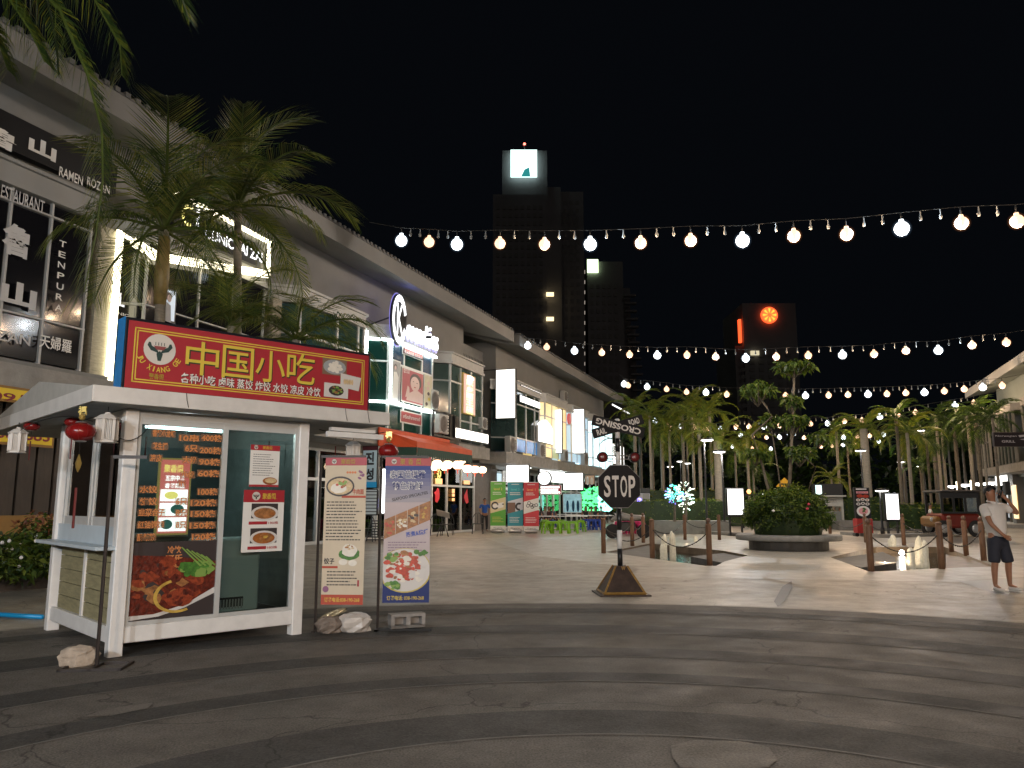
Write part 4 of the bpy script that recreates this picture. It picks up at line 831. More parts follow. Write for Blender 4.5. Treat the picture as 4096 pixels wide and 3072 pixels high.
# lanterns
def red_lantern(label, px, Y, r, tassel=False, char=False, q=.62, grp='small red lanterns hung under the kiosk roof', top=None):
    p = D(*V(*px), Y); t = thing('red_lantern', label, 'lantern', atM(p), grp)
    n = 12; k = 8; mb = MB(); vs = []
    mb.lathe([(max(.25 * r, r * math.sin(math.pi * i / k)), -r * q * math.cos(math.pi * i / k)) for i in range(k + 1)], n=20, m=RED); mb.build('shade', t, True)
    mb = MB()
    for j in range(10):
        a = 6.283 * j / 10; mb.tube([(1.01 * r * math.sin(math.pi * i / 8) * math.cos(a), 1.01 * r * math.sin(math.pi * i / 8) * math.sin(a), -1.01 * r * q * math.cos(math.pi * i / 8)) for i in range(1, 8)], r * .012, 3, mat('dark_red_rib', (.2, .01, .01), .4))
    mb.build('rib', t)
    mb = MB(); mb.lathe([(.36 * r, -r * q * 1.06), (.42 * r, -r * q * .98), (.3 * r, -r * q * .9)], n=14, m=STEEL).lathe([(.3 * r, r * q * .9), (.42 * r, r * q * .98), (.36 * r, r * q * 1.1)], n=14, m=STEEL); mb.build('metal_cap', t)
    mb = MB(); H_ = top if top else .12; mb.tube([(0, 0, r * q), (0, 0, r * q + H_)], .003, 4, BLACK); mb.tube([(0, 0, -r * q), (0, 0, -r * q - (.55 * r if not tassel else r * 1.0))], .003, 4, BLACK); mb.build('cord', t)
    if char:
        mb = MB(); text(mb, '福', 0, r * q + .11, .075, .085, 0, GOLDM, .03, .01, depth=.01); mb.ball((0, 0, r * q + .05), .03, 8, GOLDM); mb.build('gold_charm', t)
    if tassel:
        mb = MB(); mb.lathe([(.004, -r * q - .12), (.03, -r * q - .2), (.022, -r * q - .24), (.004, -r * q - .28)], n=4, m=GOLDM); mb.tube([(0, 0, -r * q - .42), (0, 0, -r * q - .78)], .012, 5, mat('tassel_dark_red', (.12, .01, .01), .6)); mb.build('tassel', t)
    else:
        mb = MB(); mb.tube([(0, 0, -r * q - .12), (0, 0, -r * q - .34)], .008, 5, mat('tassel_dark_red', (.12, .01, .01), .6)); mb.build('tassel', t)
    return t
red_lantern('big red lantern with gold tassel at the left corner of the kiosk', (175, 933), 7.1, .128, True, True, .66, 'big red lanterns beside the kiosk', .05)
red_lantern('big red lantern with gold charm between the two banner stands', (839, 975), 9.3, .122, True, True, .7, 'big red lanterns beside the kiosk', .05)
red_lantern('small red lantern at the left end over the yellow banner', (69, 921), 9.0, .085, q=.6); red_lantern('small red lantern half hidden behind the big left lantern', (158, 912), 8.3, .085, q=.6)
red_lantern('small red lantern over the menu pane', (319, 908), 7.9, .078, q=.6); red_lantern('small red lantern over the poster pane', (583, 921), 9.1, .088, q=.6); red_lantern('small red lantern right of the kiosk post', (726, 934), 9.75, .088, q=.6)
def house_lantern(label, px, Y, r, h):
    p = D(*V(*px), Y); t = thing('white_lantern', label, 'lantern', atM(p, R.random()), 'white wooden lanterns hung round the kiosk')
    LP = mat('lantern_white', (.6, .57, .53), .6, noise=.1, nscale=8); n = 6
    def hx(k, a0=0): return [(k * math.cos(a0 + 6.283 * i / n), k * math.sin(a0 + 6.283 * i / n)) for i in range(n)]
    mb = MB(); mb.lathe([(r * 1.3, h * .3), (r * 1.25, h * .33), (r * .65, h * .47), (r * .3, h * .5), (r * .28, h * .55)], n=6, m=LP); mb.build('lantern_roof', t)
    for i in range(6):
        x, y = hx(r * .95)[i]; mb = MB(); mb.box(x - .012, x + .012, y - .012, y + .012, -h * .42, h * .3, LP); mb.build('lantern_post', t)
        x2, y2 = hx(r * .95)[(i + 1) % 6]; mb = MB()
        for q in (.25, .42, .58, .75): mb.tube([(x + (x2 - x) * q, y + (y2 - y) * q, -h * .4), (x + (x2 - x) * q, y + (y2 - y) * q, h * .3)], .006, 4, LP)
        mb.build('slat', t)
    mb = MB(); mb.ext(hx(r * 1.15), 'z', -h * .5, -h * .47, LP).ext(hx(r), 'z', -h * .47, -h * .41, LP).ext(hx(r * 1.12), 'z', -h * .41, -h * .395, LP).ext(hx(r * .75), 'z', -h * .4, h * .3, mat('lantern_inner', (.28, .27, .24), .7)); mb.build('lantern_base', t)
    MB().tube([(0, 0, h * .55), (0, 0, h * .75)], .004, 4, BLACK).build('cord', t)
house_lantern('white lantern left of the kiosk in front of the yellow banner', (38, 952), 8.3, .08, .26); house_lantern('white lantern at the front left corner of the kiosk', (231, 925), 7.3, .092, .27); house_lantern('white lantern right of the kiosk above the noodle banner', (763, 978), 9.6, .085, .29)
# cables
t = thing('hanging_cable', 'thin dark cable looping along the kiosk roof edge', 'cable', (0, 0, 0)); mb = MB()
def sagc(a, b, s, n=8): return [tuple(Vector(a).lerp(Vector(b), i / n) - Vector((0, 0, s * 4 * (i / n) * (1 - i / n)))) for i in range(n + 1)]
mb.tube(sagc(D(*V(225, 905), 7.25), D(*V(320, 925), 7.7), .16), .005, 4, BLACK).tube(sagc(D(*V(35, 935), 8.3), D(*V(200, 910), 7.4), -.1), .005, 4, BLACK).tube(sagc(D(*V(690, 928), 9.7), D(*V(840, 932), 9.4), .05), .005, 4, BLACK)
mb.tube(sagc(D(*V(700, 918), 9.7), D(*V(810, 912), 9.9), .08), .004, 4, BLACK)
b0 = Vector(mb.v[0]); mb.v = [tuple(Vector(v) - b0) for v in mb.v]; t.location = b0; mb.build('cable', t)
# support arm with junk at the right end of the roof
t = thing('roof_bracket', 'white beam and cables under the right end of the kiosk roof', 'bracket', KF.M @ Matrix.Translation((2.1, -.2, 2.2))); mb = MB(); mb.box(0, .75, 0, .05, -.02, .04, WPAINT).box(.1, .7, .1, .16, .06, .1, WPAINT); mb.build('beam', t)

# banner stands
def stand(label, p, hgt, ang, bw, basew, basel, arm=.3):
    t = thing('banner_stand', label, 'banner stand', atM(p, ang), 'black steel banner stands')
    RUST = mat('stand_black', (.025, .018, .016), .5, noise=.4, nscale=12)
    MB().tube([(0, 0, .02), (.0, 0, hgt)], .016, 6, RUST).build('pole', t)
    mb = MB(); q = .014
    for (x0, x1, y0, y1) in ((-basew, basew, -basel, -basel + .03), (-basew, basew, basel - .03, basel), (-basew, -basew + .03, -basel, basel), (basew - .03, basew, -basel, basel), (-.015, .015, -basel, basel)): mb.box(x0, x1, y0, y1, 0, .025 + R.random() * .001, RUST)
    mb.build('base', t); MB().box(0, bw, -.012, .012, hgt - .03, hgt, RUST).build('arm', t)
    return t
def soft(x0, x1, z0, z1_, m, nx=6, nz=14, amp=.012):
    mb = MB(); vs = [];
    for j in range(nz + 1):
        for i in range(nx + 1): vs.append((x0 + (x1 - x0) * i / nx, amp * math.sin(i * 1.1 + j * .35), z0 + (z1_ - z0) * j / nz))
    fs = [(j * (nx + 1) + i, j * (nx + 1) + i + 1, (j + 1) * (nx + 1) + i + 1, (j + 1) * (nx + 1) + i) for j in range(nz) for i in range(nx)]
    mb.add(vs, fs, m); return mb
p = G(*V(680, 1365)); bs = stand('black banner stand holding the noodle banner', p, 1.98, rad(2), .52, .02, .1)
bn = thing('fabric_banner', 'cream banner with noodle bowl, small print and dumplings in a red border', 'banner', atM(p + Vector((.04, -.02, 0)), rad(-3)))
FABR = mat('banner_cream', (.58, .5, .38), .75, noise=.08, nscale=3)
w0, w1, h0, h1 = .02, .5, .3, 1.95; mb = MB(); mb.box(w0, w1, 0, .006, h0, h1, FABR).rect(w0, w1, h1 - .09, h1, -.002, SIGNRED).rect(w0, w1, h0, h0 + .11, -.002, mat('brick_red_print', (.4, .06, .03), .6)); mb.build('cloth', bn)
mb = MB(); rg = random.Random(8); cx = .26
logo(mb, .12, h1 - .045, .028, -.003, GRINK); text(mb, '聚香阁', .3, h1 - .045, .2, .06, -.004, mat('dark_gold', (.35, .25, .03), .6)); text(mb, '订餐电话:038-190-268', cx, h0 + .055, .4, .05, -.004, GOLD)
for i in range(4): mb.disc(.28 + i * .03, h1 - .17, .014, .014, -.003, mat('orange_dot', (.6, .2, .08), .6), 10)
mb.disc(.2, h1 - .33, .165, .115, -.003, FM['dark'], 26).disc(.2, h1 - .33, .145, .095, -.004, FM['noodle'], 24).disc(.18, h1 - .35, .1, .055, -.005, FM['dump'], 16, .2, rg); pieces(mb, .22, h1 - .3, .06, .035, 12, .022, -.006, [FM['redf'], FM['brown'], FM['herb2']], rg)
text(mb, '牛肉面', .41, h1 - .39, .13, .065, -.007, mat('brick_red_print', (.4, .06, .03), .6), .02); mb.rect(.22, w1, h1 - .46, h1 - .435, -.003, mat('brick_red_print', (.4, .06, .03), .6)); pieces(mb, .42, h1 - .19, .05, .05, 10, .015, -.003, [mat('purple_print', (.25, .1, .2), .6)], rg)
lines(mb, .05, .48, h1 - .95, h1 - .49, 13, -.003, INK, rg, 1.0, .35)
mb.disc(.33, h0 + .56, .12, .07, -.003, FM['herb'], 16, .2, rg).disc(.33, h0 + .6, .09, .07, -.004, FM['dump'], 12, .2, rg).disc(.26, h0 + .47, .05, .035, -.004, FM['dump']).disc(.37, h0 + .46, .05, .035, -.005, FM['dump']); pieces(mb, .33, h0 + .63, .05, .03, 9, .015, -.006, [FM['noodle'], FM['brown']], rg)
text(mb, '饺子', .1, h0 + .48, .12, .07, -.004, INK, .03); mb.rect(w0, .2, h0 + .4, h0 + .425, -.003, mat('brick_red_print', (.4, .06, .03), .6)); lines(mb, .08, .44, h0 + .2, h0 + .38, 5, -.003, INK, rg, 1, .35); mb.disc(.07, h0 + .17, .035, .035, -.003, mat('purple_print', (.25, .1, .2), .6)).rect(.43, .45, h0 + .2, h0 + .27, -.003, SIGNRED); mb.build('print', bn)
p = G(*V(815, 1363)); bs = stand('black banner stand holding the seafood banner', p, 1.98, rad(0), .55, .02, .1)
MB().box(0, .62, -.05, .05, .0, .03, BLACKM).build('foot_plate', bs)
bn = thing('fabric_banner', 'blue and white seafood banner with red border and crab dish', 'banner', atM(p + Vector((.03, -.02, 0)), rad(3)))
BLU = mat('banner_blue', (.09, .13, .3), .7); BLU2 = mat('banner_navy', (.015, .03, .14), .7); LAV = mat('banner_pale', (.5, .43, .44), .75, noise=.06)
w0, w1, h0, h1 = .02, .55, .31, 1.96; mb = MB(); mb.box(w0, w1, 0, .006, h0, h1, LAV).rect(w0, w1, h1 - .1, h1, -.002, SIGNRED)
nb = 9
for i in range(nb):
    f_ = i / nb; mb.rect(w0, w1, h1 - .1 - .42 * (i + 1) / nb, h1 - .1 - .42 * i / nb, -.002, mat('banner_grade_%d' % i, (.05 + .36 * f_, .08 + .3 * f_, .26 + .14 * f_), .7))
mb.rect(w0, w1, h0, h0 + .32, -.0018, BLU2); mb.build('cloth', bn)
mb = MB(); rg = random.Random(9)
logo(mb, .12, h1 - .05, .03, -.004, GRINK); text(mb, '聚  香  阁', .33, h1 - .05, .28, .07, -.004, mat('dark_gold', (.35, .25, .03), .6))
for yy, s, wd in ((h1 - .2, '泰国芭提雅', .4), (h1 - .33, '特色海鲜', .34)): text(mb, s, .28, yy, wd + .02, .1, -.003, WPRINT, .05); text(mb, s, .28, yy, wd, .085, -.006, BLU2, .0)
text(mb, 'SEAFOOD SPECIALTIES', .31, h1 - .45, .42, .035, -.006, INK, rot=rad(12))
ph = [(w0, h1 - .72), (w1, h1 - .5), (w1, h1 - .72), (w0, h1 - .94)]; mb.poly(ph[::-1], -.003, FM['brown'])
for i in range(4):
    xx = w0 + (w1 - w0) * (i + .5) / 4; zz = h1 - .83 + .22 * (i + .5) / 4; pieces(mb, xx, zz, .05, .07, 14, .022, -.004, [[FM['redf'], FM['brown']], [FM['noodle'], FM['dump']], [FM['dark'], FM['noodle'], FM['brown']], [FM['lemon'], FM['soup']]][i], rg)
    mb.rect(w0 + (w1 - w0) * i / 4 - .002, w0 + (w1 - w0) * i / 4 + .003, zz - .13, zz + .09, -.01, PAPER)
text(mb, '蒸煮&烧烤', .4, h1 - .87, .26, .06, -.006, mat('blue_print', (.05, .1, .4), .6), .02, rot=rad(10)); lines(mb, .07, .52, h1 - 1.14, h1 - .96, 6, -.003, mat('violet_ink', (.2, .13, .2), .6), rg, 1, .3)
mb.disc(.27, h0 + .36, .3, .25, -.003, mat('yellow_edge', (.5, .4, .1), .6), 30).disc(.27, h0 + .365, .285, .24, -.004, FM['plate'], 30)
mb.v = [(min(max(v[0], w0), w1), v[1], v[2]) for v in mb.v]
pieces(mb, .25, h0 + .4, .2, .16, 90, .032, -.005, [FM['redf'], FM['redf'], FM['redf'], FM['brown'], FM['dump']], rg, (w0, h0), (w1, h1)); pieces(mb, .12, h0 + .52, .07, .04, 14, .03, -.017, [FM['herb'], FM['herb2']], rg, (w0, h0), (w1, h1)); pieces(mb, .44, h0 + .56, .06, .03, 10, .026, -.017, [FM['herb']], rg); pieces(mb, .14, h0 + .2, .08, .04, 14, .028, -.017, [FM['herb'], FM['herb2']], rg, (w0, h0), (w1, h1)); pieces(mb, .42, h0 + .35, .09, .09, 12, .035, -.017, [FM['plate'], FM['dump']], rg, (w0, h0), (w1, h1))
text(mb, '订餐电话: 038-190-268', .28, h0 + .055, .42, .05, -.008, GOLD); mb.build('print', bn)
st3 = stand('black banner stand standing empty in front of the kiosk corner', G(*V(208, 1443)), 1.86, rad(8), .3, .26, .17)
def rock(label, cat, name, px, rx, ry, rz, m, seed, rotz=0, grp=None):
    rg = random.Random(seed); p = G(*V(*px)); n, k = 12, 7; vs = []
    for i in range(k + 1):
        for j in range(n):
            a = 6.283 * j / n; s = math.sin(math.pi * i / k) ** .6; f_ = .82 + .3 * rg.random(); vs.append((rx * s * math.cos(a) * f_, ry * s * math.sin(a) * f_, max(0, rz * .8 - rz * math.cos(math.pi * i / k) * (.9 + .2 * rg.random()))))
    fs = [(i * n + j, i * n + (j + 1) % n, (i + 1) * n + (j + 1) % n, (i + 1) * n + j) for i in range(k) for j in range(n)]
    mb = MB(); mb.add(vs, fs, m); o = mb.build(name, None); o.location = p; o.rotation_euler.z = rotz; return tag(o, label, cat, grp)
rock('rough tan rock on the empty stand base', 'rock', 'rock', (168, 1440), .17, .1, .1, mat('tan_rock', (.4, .33, .26), .85, noise=.3, nscale=12, bump=.6, bscale=30), 3, .3)
BAGM = mat('plastic_sack', (.5, .46, .42), .35, noise=.15, nscale=6, bump=.7, bscale=9)
rock('crumpled white sack weighing down the noodle banner stand', 'sack', 'sack', (765, 1366), .2, .14, .12, BAGM, 12, .1)
rock('brown sandy bag behind the white sack', 'bag', 'bag', (712, 1368), .16, .13, .1, mat('sandy_bag', (.2, .16, .13), .7, noise=.4, nscale=9, bump=.6), 14, .1)
o = rock('shiny foil wrapper on top of the sacks', 'wrapper', 'foil_wrapper', (722, 1360), .16, .05, .035, mat('foil', (.6, .52, .35), .25, metal=.7, noise=.4, nscale=14, bump=.8), 16, .5); o.location.z = .15; o.rotation_euler = (0, -.35, .2)
# cinder block
t = thing('concrete_block', 'grey concrete block with two holes on the seafood banner foot', 'block', atM(G(*V(878, 1362)) + Vector((0, 0, .04)), rad(25)))
mb = MB(); 
for (x0, x1) in ((-.2, -.16), (-.025, .025), (.16, .2)): mb.box(x0, x1, -.068, .068, .0, .15, GREYS)
mb.box(-.2, .2, -.07, -.045, 0, .03, GREYS).box(-.2, .2, -.07, .07, -.002, .03, GREYS).box(-.2, .2, -.07, .07, .12, .152, GREYS).box(-.19, .19, .045, .06, .03, .12, GREYS); mb.build('block', t)
# blue pipe on the left
t = thing('blue_pipe', 'bright blue water pipe lying on the ground at the left edge', 'pipe', (0, 0, 0)); a = G(*V(92, 1338)); b = G(*V(-120, 1326)); t.location = a; MB().tube([(0, 0, .03), tuple((b - a) + Vector((0, 0, .03)))], .028, 10, mat('pvc_blue', (.01, .28, .62), .35, emit=.03)).build('pipe', t, True)
# ------------------------------------------------------------------ railway stop sign
SP = G(*V(1341, 1283)); ss = thing('stop_sign', 'black stop sign with upside down rail road crossing boards and two red lamps', 'road sign', atM(SP, rad(4)))
k = SP.y / FPX / math.cos(PITCH) * 2.16 / 2.16
def zpx(y): return D(SP.x / SP.y * FPX * 0 + 621, y * .46293, SP.y).z
RUSTY = mat('rust_black', (.05, .03, .022), .6, noise=.5, nscale=7, bump=.3); YED = mat('worn_yellow_edge', (.3, .17, .04), .6, noise=.5, nscale=9); STW = mat('sign_white', (.6, .55, .5), .55, noise=.08, nscale=9)
SBK = mat('sign_face_black', (.012, .011, .011), .65, noise=.2, spec=.2)
zt_ = zpx(1222); bw, tw = .325, .095
mb = MB()
mb.add([(-bw, -bw, .03), (bw, -bw, .03), (bw, bw, .03), (-bw, bw, .03), (-tw, -tw, zt_), (tw, -tw, zt_), (tw, tw, zt_), (-tw, tw, zt_)], [(0, 1, 5, 4), (1, 2, 6, 5), (2, 3, 7, 6), (3, 0, 4, 7), (4, 5, 6, 7)], RUSTY); mb.build('base', ss)
mb = MB()
for sx in (-1, 1):
    for sy in (-1, 1): mb.tube([(sx * bw, sy * bw, .03), (sx * tw, sy * tw, zt_)], .02, 4, YED)
for (a, b) in (((-bw, -bw), (bw, -bw)), ((bw, -bw), (bw, bw)), ((bw, bw), (-bw, bw)), ((-bw, bw), (-bw, -bw))): mb.tube([(a[0], a[1], .04), (b[0], b[1], .04)], .022, 4, YED)
mb.build('yellow_edge', ss); MB().box(-.4, .4, -.4, .4, .0, .022, RUSTY).build('foot_plate', ss)
mb = MB(); text(mb, 'w', 0, .42, .07, .06, -.235, YED, .02); mb.build('mark', ss)
zs = [zpx(y) for y in (1222, 1185, 1145, 1098)]; zz = zpx(920)
for i in range(3): MB().lathe([(.042, zs[i]), (.042, zs[i + 1])], n=14, m=(BLACK, WPAINT, BLACK)[i]).build('pole_band', ss, True)
b_ = [zs[3], zpx(1068), zpx(985), zpx(958), zpx(922)]
MB().lathe([(.042, zs[3]), (.042, zpx(1000))], n=14, m=WPAINT).build('pole_band', ss, True); MB().lathe([(.04, zpx(1000)), (.04, zpx(976))], n=14, m=WPAINT).build('pole_band', ss, True); MB().lathe([(.04, zpx(976)), (.04, zpx(947))], n=14, m=BLACK).build('pole_band', ss, True); MB().lathe([(.04, zpx(947)), (.04, zpx(905))], n=14, m=WPAINT).build('pole_band', ss, True)
zc = (zpx(1006) + zpx(1096)) / 2; ro = (zpx(1006) - zpx(1096)) / 2 / math.cos(rad(22.5))
oc = [(ro * math.cos(rad(22.5 + 45 * i)), zc + ro * math.sin(rad(22.5 + 45 * i))) for i in range(8)]
oc2 = [(ro * 1.03 * math.cos(rad(22.5 + 45 * i)), zc + ro * 1.03 * math.sin(rad(22.5 + 45 * i))) for i in range(8)]
mb = MB(); mb.ext(oc, 'y', -.07, -.045, SBK); mb.ext(oc2, 'y', -.045, -.035, mat('edge_grey', (.25, .24, .23), .5)); mb.build('octagon_board', ss)
mb = MB()
for i, c in enumerate('STOP'): text(mb, c, -.2 + i * .135, zc, .11, .345, -.0735, STW, .02)
mb.build('lettering', ss)
# flasher bar
zl = zpx(988); mb = MB(); mb.box(-.26, .26, -.02, 0, zl + .02, zl + .035, BLACK).box(-.26, .26, -.02, 0, zl - .035, zl - .02, BLACK); mb.build('lamp_bar', ss)
for s in (-.265, .265):
    MB().lathe([(.075, .1), (.086, .0), (.086, -.06), (.065, -.062)], (s, -.02, zl), 18, BLACK, 'y').build('lamp_housing', ss, True); MB().lathe([(.075, -.05), (.07, -.065), (.03, -.075)], (s, -.02, zl), 16, mat('lamp_red_lens', (.12, .012, .012), .25), 'y').build('lamp_lens', ss, True)
# crossing boards (upside down CROSSING over RAIL ROAD)
zx = zpx(922)
for nm, ang, y0, L, wd in (('board', rad(-14), -.075, .44, .085), ('board', rad(17), -.048, .44, .08)):
    M = Matrix.Translation((0, 0, zx)) @ Matrix.Rotation(-ang, 4, 'Y'); mb = MB(); mb.T = M; mb.box(-L, L, y0 - .012, y0 + .012, -wd, wd, SBK); o = mb.build('crossing_board', ss)
    mb = MB(); mb.T = M
    if ang < 0: text(mb, 'CROSSING', 0, 0, .76, .1, y0 - .015, STW, .03, rot=math.pi)
    else: text(mb, 'RAIL', -.29, -.0, .16, .1, y0 - .015, STW, .03); text(mb, 'ROAD', .28, .0, .18, .1, y0 - .015, STW, .03)
    mb.build('lettering', ss)

# ------------------------------------------------------------------ bollards and chains
def z5p(x, y): return z5(x, y)
BOL = [(z5(317, 728), .96, 0), (z5(635, 648), .98, 1), (z5(757, 612), .96, 1), (z5(857, 785), .98, 0), (z5(1490, 860), .96, 1), (z5(1598, 580), .95, 0), (z5(1218, 578), .95, 0),
       (z6(60, 690), .95, 0), (z6(457, 752), .95, 1), (z6(515, 1072), .98, 1), (z6(880, 782), .96, 1), (z6(1300, 1046), .98, 0), (z6(1407, 848), .95, 1), (z6(1572, 893), .96, 1), (z6(1768, 955), .98, 1)]
BL = ['leftmost bollard by the stop sign pole', 'slim bollard with ball left of the left pool', 'second bollard behind the left pool in front of the pink stools', 'thick bollard at the left corner of the left pool', 'tall bollard with a round knob at the right end of the left pool',
      'bollard left of the bush beside the planter', 'reddish bollard at the back of the left pool', 'thin bollard right of the bush', 'bollard behind the near bollard of the right pool', 'large near bollard at the left end of the right pool', 'bollard behind the jets of the right pool',
      'thick near bollard at the right end of the right pool', 'bollard in front of the red wagon, left one', 'bollard in front of the red wagon, middle one', 'bollard beside the arm of the man on the phone']
CHN = mat('chain_dark', (.03, .025, .02), .6); tops = []
for i, (px, h, knob) in enumerate(BOL):
    p = G(*px); tops.append(p); t = thing('bollard', BL[i], 'bollard', atM(p), 'brown wooden bollards with chains round the pools')
    r = .068; MB().lathe([(r, -.02), (r * 1.02, h * .5), (r, h - .05), (r * .9, h)], n=12, m=BROWNWOOD).build('post', t, True)
    mb = MB()
    if knob: mb.lathe([(.03, h - .002), (.03, h + .03)], n=10, m=BROWNWOOD); mb.ball((0, 0, h + .075), .058, 12, mat('knob_brown', (.16, .09, .06), .35))
    else: mb.lathe([(.072, h), (.075, h + .015), (.03, h + .05), (.005, h + .055)], n=10, m=BROWNWOOD)
    mb.build('knob', t, True)
def chain(a, b, sag, label, zt=.78):
    A, B = tops[a] + Vector((0, 0, zt)), tops[b] + Vector((0, 0, zt)); t = thing('chain', label, 'chain', A, 'chains hanging between the bollards')
    mb = MB(); mb.tube([tuple(Vector(q) - A) for q in sagc(A, B, sag, 16)], .012, 5, CHN)
    n = max(6, int((B - A).length / .16)); pts = sagc(A, B, sag, n)
    for q in pts: mb.ball(tuple(Vector(q) - A), .019, 5, CHN)
    mb.build('links', t)
for a, b, s, l in ((0, 3, .38, 'chain from the leftmost bollard to the left pool corner'), (0, 1, .3, 'chain behind the stop sign pole'), (1, 2, .25, 'short chain by the pink stools'), (3, 4, .42, 'chain across the front of the left pool'), (6, 3, .3, 'chain from the reddish bollard to the left'),
                   (6, 5, .3, 'chain at the back of the left pool'), (5, 7, .3, 'chain passing behind the bush'), (7, 8, .3, 'chain right of the bush'), (8, 10, .3, 'chain at the back of the right pool'), (9, 11, .4, 'chain across the front of the right pool'), (10, 12, .3, 'chain from behind the jets to the wagon'),
                   (12, 13, .25, 'short chain in front of the red wagon'), (11, 14, .35, 'chain from the thick near bollard to the man on the phone')): chain(a, b, s, l)

# ------------------------------------------------------------------ round planter with bush and slender trees
PC = G(*V(1704, 1193)); PC = PC * (1 + 1.5 / PC.y); PC.z = 0
kk = PC.y / FPX
pl = thing('round_planter', 'round grey concrete bench planter under the big bush', 'planter', PC)
BEN = mat('bench_stone', (.2, .2, .19), .6, noise=.3, nscale=4, bump=.3)
MB().lathe([(1.2, -.2), (1.2, .3)], n=40, m=mat('planter_base_dark', (.07, .065, .06), .7, noise=.2)).build('base', pl, False)
MB().lathe([(1.15, .3), (1.58, .3), (1.6, .33), (1.6, .44), (1.57, .47), (1.1, .47)], n=48, m=BEN).build('bench_ring', pl, True)
def leaves(mb, c, rr, n, size, ms, rg, shell=.55, droop=0, box=False, w=.45):
    """leaf sized faces spread through an ellipsoid (or box) volume"""
    for i in range(n):
        if box: d = Vector(((rg.random() * 2 - 1), (rg.random() * 2 - 1), (rg.random() * 2 - 1)))
        else:
            d = Vector((rg.gauss(0, 1), rg.gauss(0, 1), rg.gauss(0, 1))).normalized() * (shell + (1 - shell) * rg.random()) ** .8
            d *= 1 + .16 * math.sin(d.x * 6 + c[0] * 3) * math.cos(d.y * 5 + d.z * 7 + c[1])
        p = Vector((c[0] + d.x * rr[0], c[1] + d.y * rr[1], c[2] + d.z * rr[2])); s = size * (.6 + .8 * rg.random())
        u = Vector((rg.gauss(0, 1), rg.gauss(0, 1), rg.gauss(0, .6) - droop)).normalized(); v = u.cross(Vector((rg.random() - .5, rg.random() - .5, rg.random()))).normalized() * w
        tip = p + u * s + Vector((0, 0, -.25 * s)); m = ms[int(rg.random() ** 1.3 * len(ms))]
        mb.add([p, p + u * s * .45 + v * s * .5, tip, p + u * s * .45 - v * s * .5], [(0, 1, 2, 3)], m)
rg = random.Random(21)
bush = thing('bush', 'big clipped dark green bush with a few pink and white flowers on the round planter', 'bush', PC + Vector((0, 0, .47)))
mb = MB(); leaves(mb, (0, 0, .68), (1.3, 1.3, .78), 12000, .12, [LG1, LG3, LG2, LG1, LG3], rg, .6)
leaves(mb, (0, 0, .45), (1.18, 1.18, .5), 5000, .12, [LG1, LG3], rg, .75); leaves(mb, (0, 0, 1.2), (.9, .9, .3), 1500, .11, [LG2, LG1], rg, .3); leaves(mb, (.2, 0, 1.4), (.35, .35, .25), 350, .1, [LG2], rg, .3)
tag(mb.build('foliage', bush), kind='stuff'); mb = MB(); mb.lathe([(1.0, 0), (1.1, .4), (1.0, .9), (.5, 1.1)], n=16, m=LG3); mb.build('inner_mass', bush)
for (x, y, m_) in ((714, 527, WPRINT), (1215, 497, mat('pink_flower', (.5, .05, .09), .5)), (1235, 430, mat('pink_flower', (.5, .05, .09), .5))):
    q = D(*zm(x, y, 2900, 1900, .27124), PC.y - 1.28); MB().ball(tuple(q - PC - Vector((0, 0, .47))), .05, 8, m_, .8).build('flower', bush, True)
def slender(label, base, pts, crowns, r=.045, seed=1):
    """pts: trunk points as photo pixels (2212 scale); crowns (px,py,rx_m,rz_m,n)"""
    rg = random.Random(seed); Y = base
    P = [D(*V(x, y), Y) for x, y in pts]; b = P[0].copy(); t = thing('slender_tree', label, 'tree', b, 'slender trees growing out of the planter bush')
    mb = MB(); n = len(P); mb.tube([tuple(q - b) for q in P], [r * (1 - .5 * i / n) for i in range(n)], 7, BARKD)
    for (cx, cy, a, c, m) in crowns:
        q = D(*V(cx, cy), Y) - b; near = min((p - b for p in P), key=lambda w: (w - q).length)
        for k_ in range(7): an = k_ * .9; mb.tube([tuple(q - Vector((0, 0, c * .8))), tuple(q + Vector((a * .7 * math.cos(an), a * .7 * math.sin(an), c * .3)))], .012, 4, BARKD)
        mb.tube([tuple(near), tuple(q - Vector((0, 0, c * .5)))], .02, 5, BARKD)
    mb.build('trunk', t, True); mb = MB()
    for (cx, cy, a, c, m) in crowns:
        q = D(*V(cx, cy), Y) - b
        for k_ in range(9):
            an = k_ * 2.399; rr = a * .62 * math.sqrt((k_ + .5) / 9)
            cc = (q.x + rr * math.cos(an), q.y + rr * math.sin(an), q.z + c * (.35 - .9 * (rr / a) ** 2) + .1 * rg.random())
            leaves(mb, cc, (a * .36, a * .36, c * .3), int(m / 9), .2, [LG1, LG2, LG1, LG3], rg, .3, .7, w=.42)
    tag(mb.build('crown', t), kind='stuff'); return t
Yb = PC.y
slender('tallest slender tree with three tiers of leaves above the bush', Yb, [(1703, 1085), (1708, 1000), (1711, 930), (1713, 880), (1715, 830), (1715, 800)], [(1713, 797, .85, .4, 600), (1708, 872, .4, .42, 260), (1712, 915, .58, .55, 560)], .06, 4)
slender('leaning slender tree with a round crown left of the tallest one', Yb + .3, [(1668, 1085), (1655, 1040), (1642, 985), (1625, 940), (1668, 900), (1650, 870), (1638, 850)][:5] + [(1656, 880), (1640, 858)], [(1636, 848, .72, .6, 620), (1632, 985, .6, .4, 360)], .05, 5)
slender('short slender tree on the right of the bush with drooping leaves', Yb - .2, [(1740, 1085), (1752, 1040), (1762, 1010), (1740, 990)], [(1726, 985, .6, .45, 420), (1768, 950, .42, .33, 240)], .03, 6)
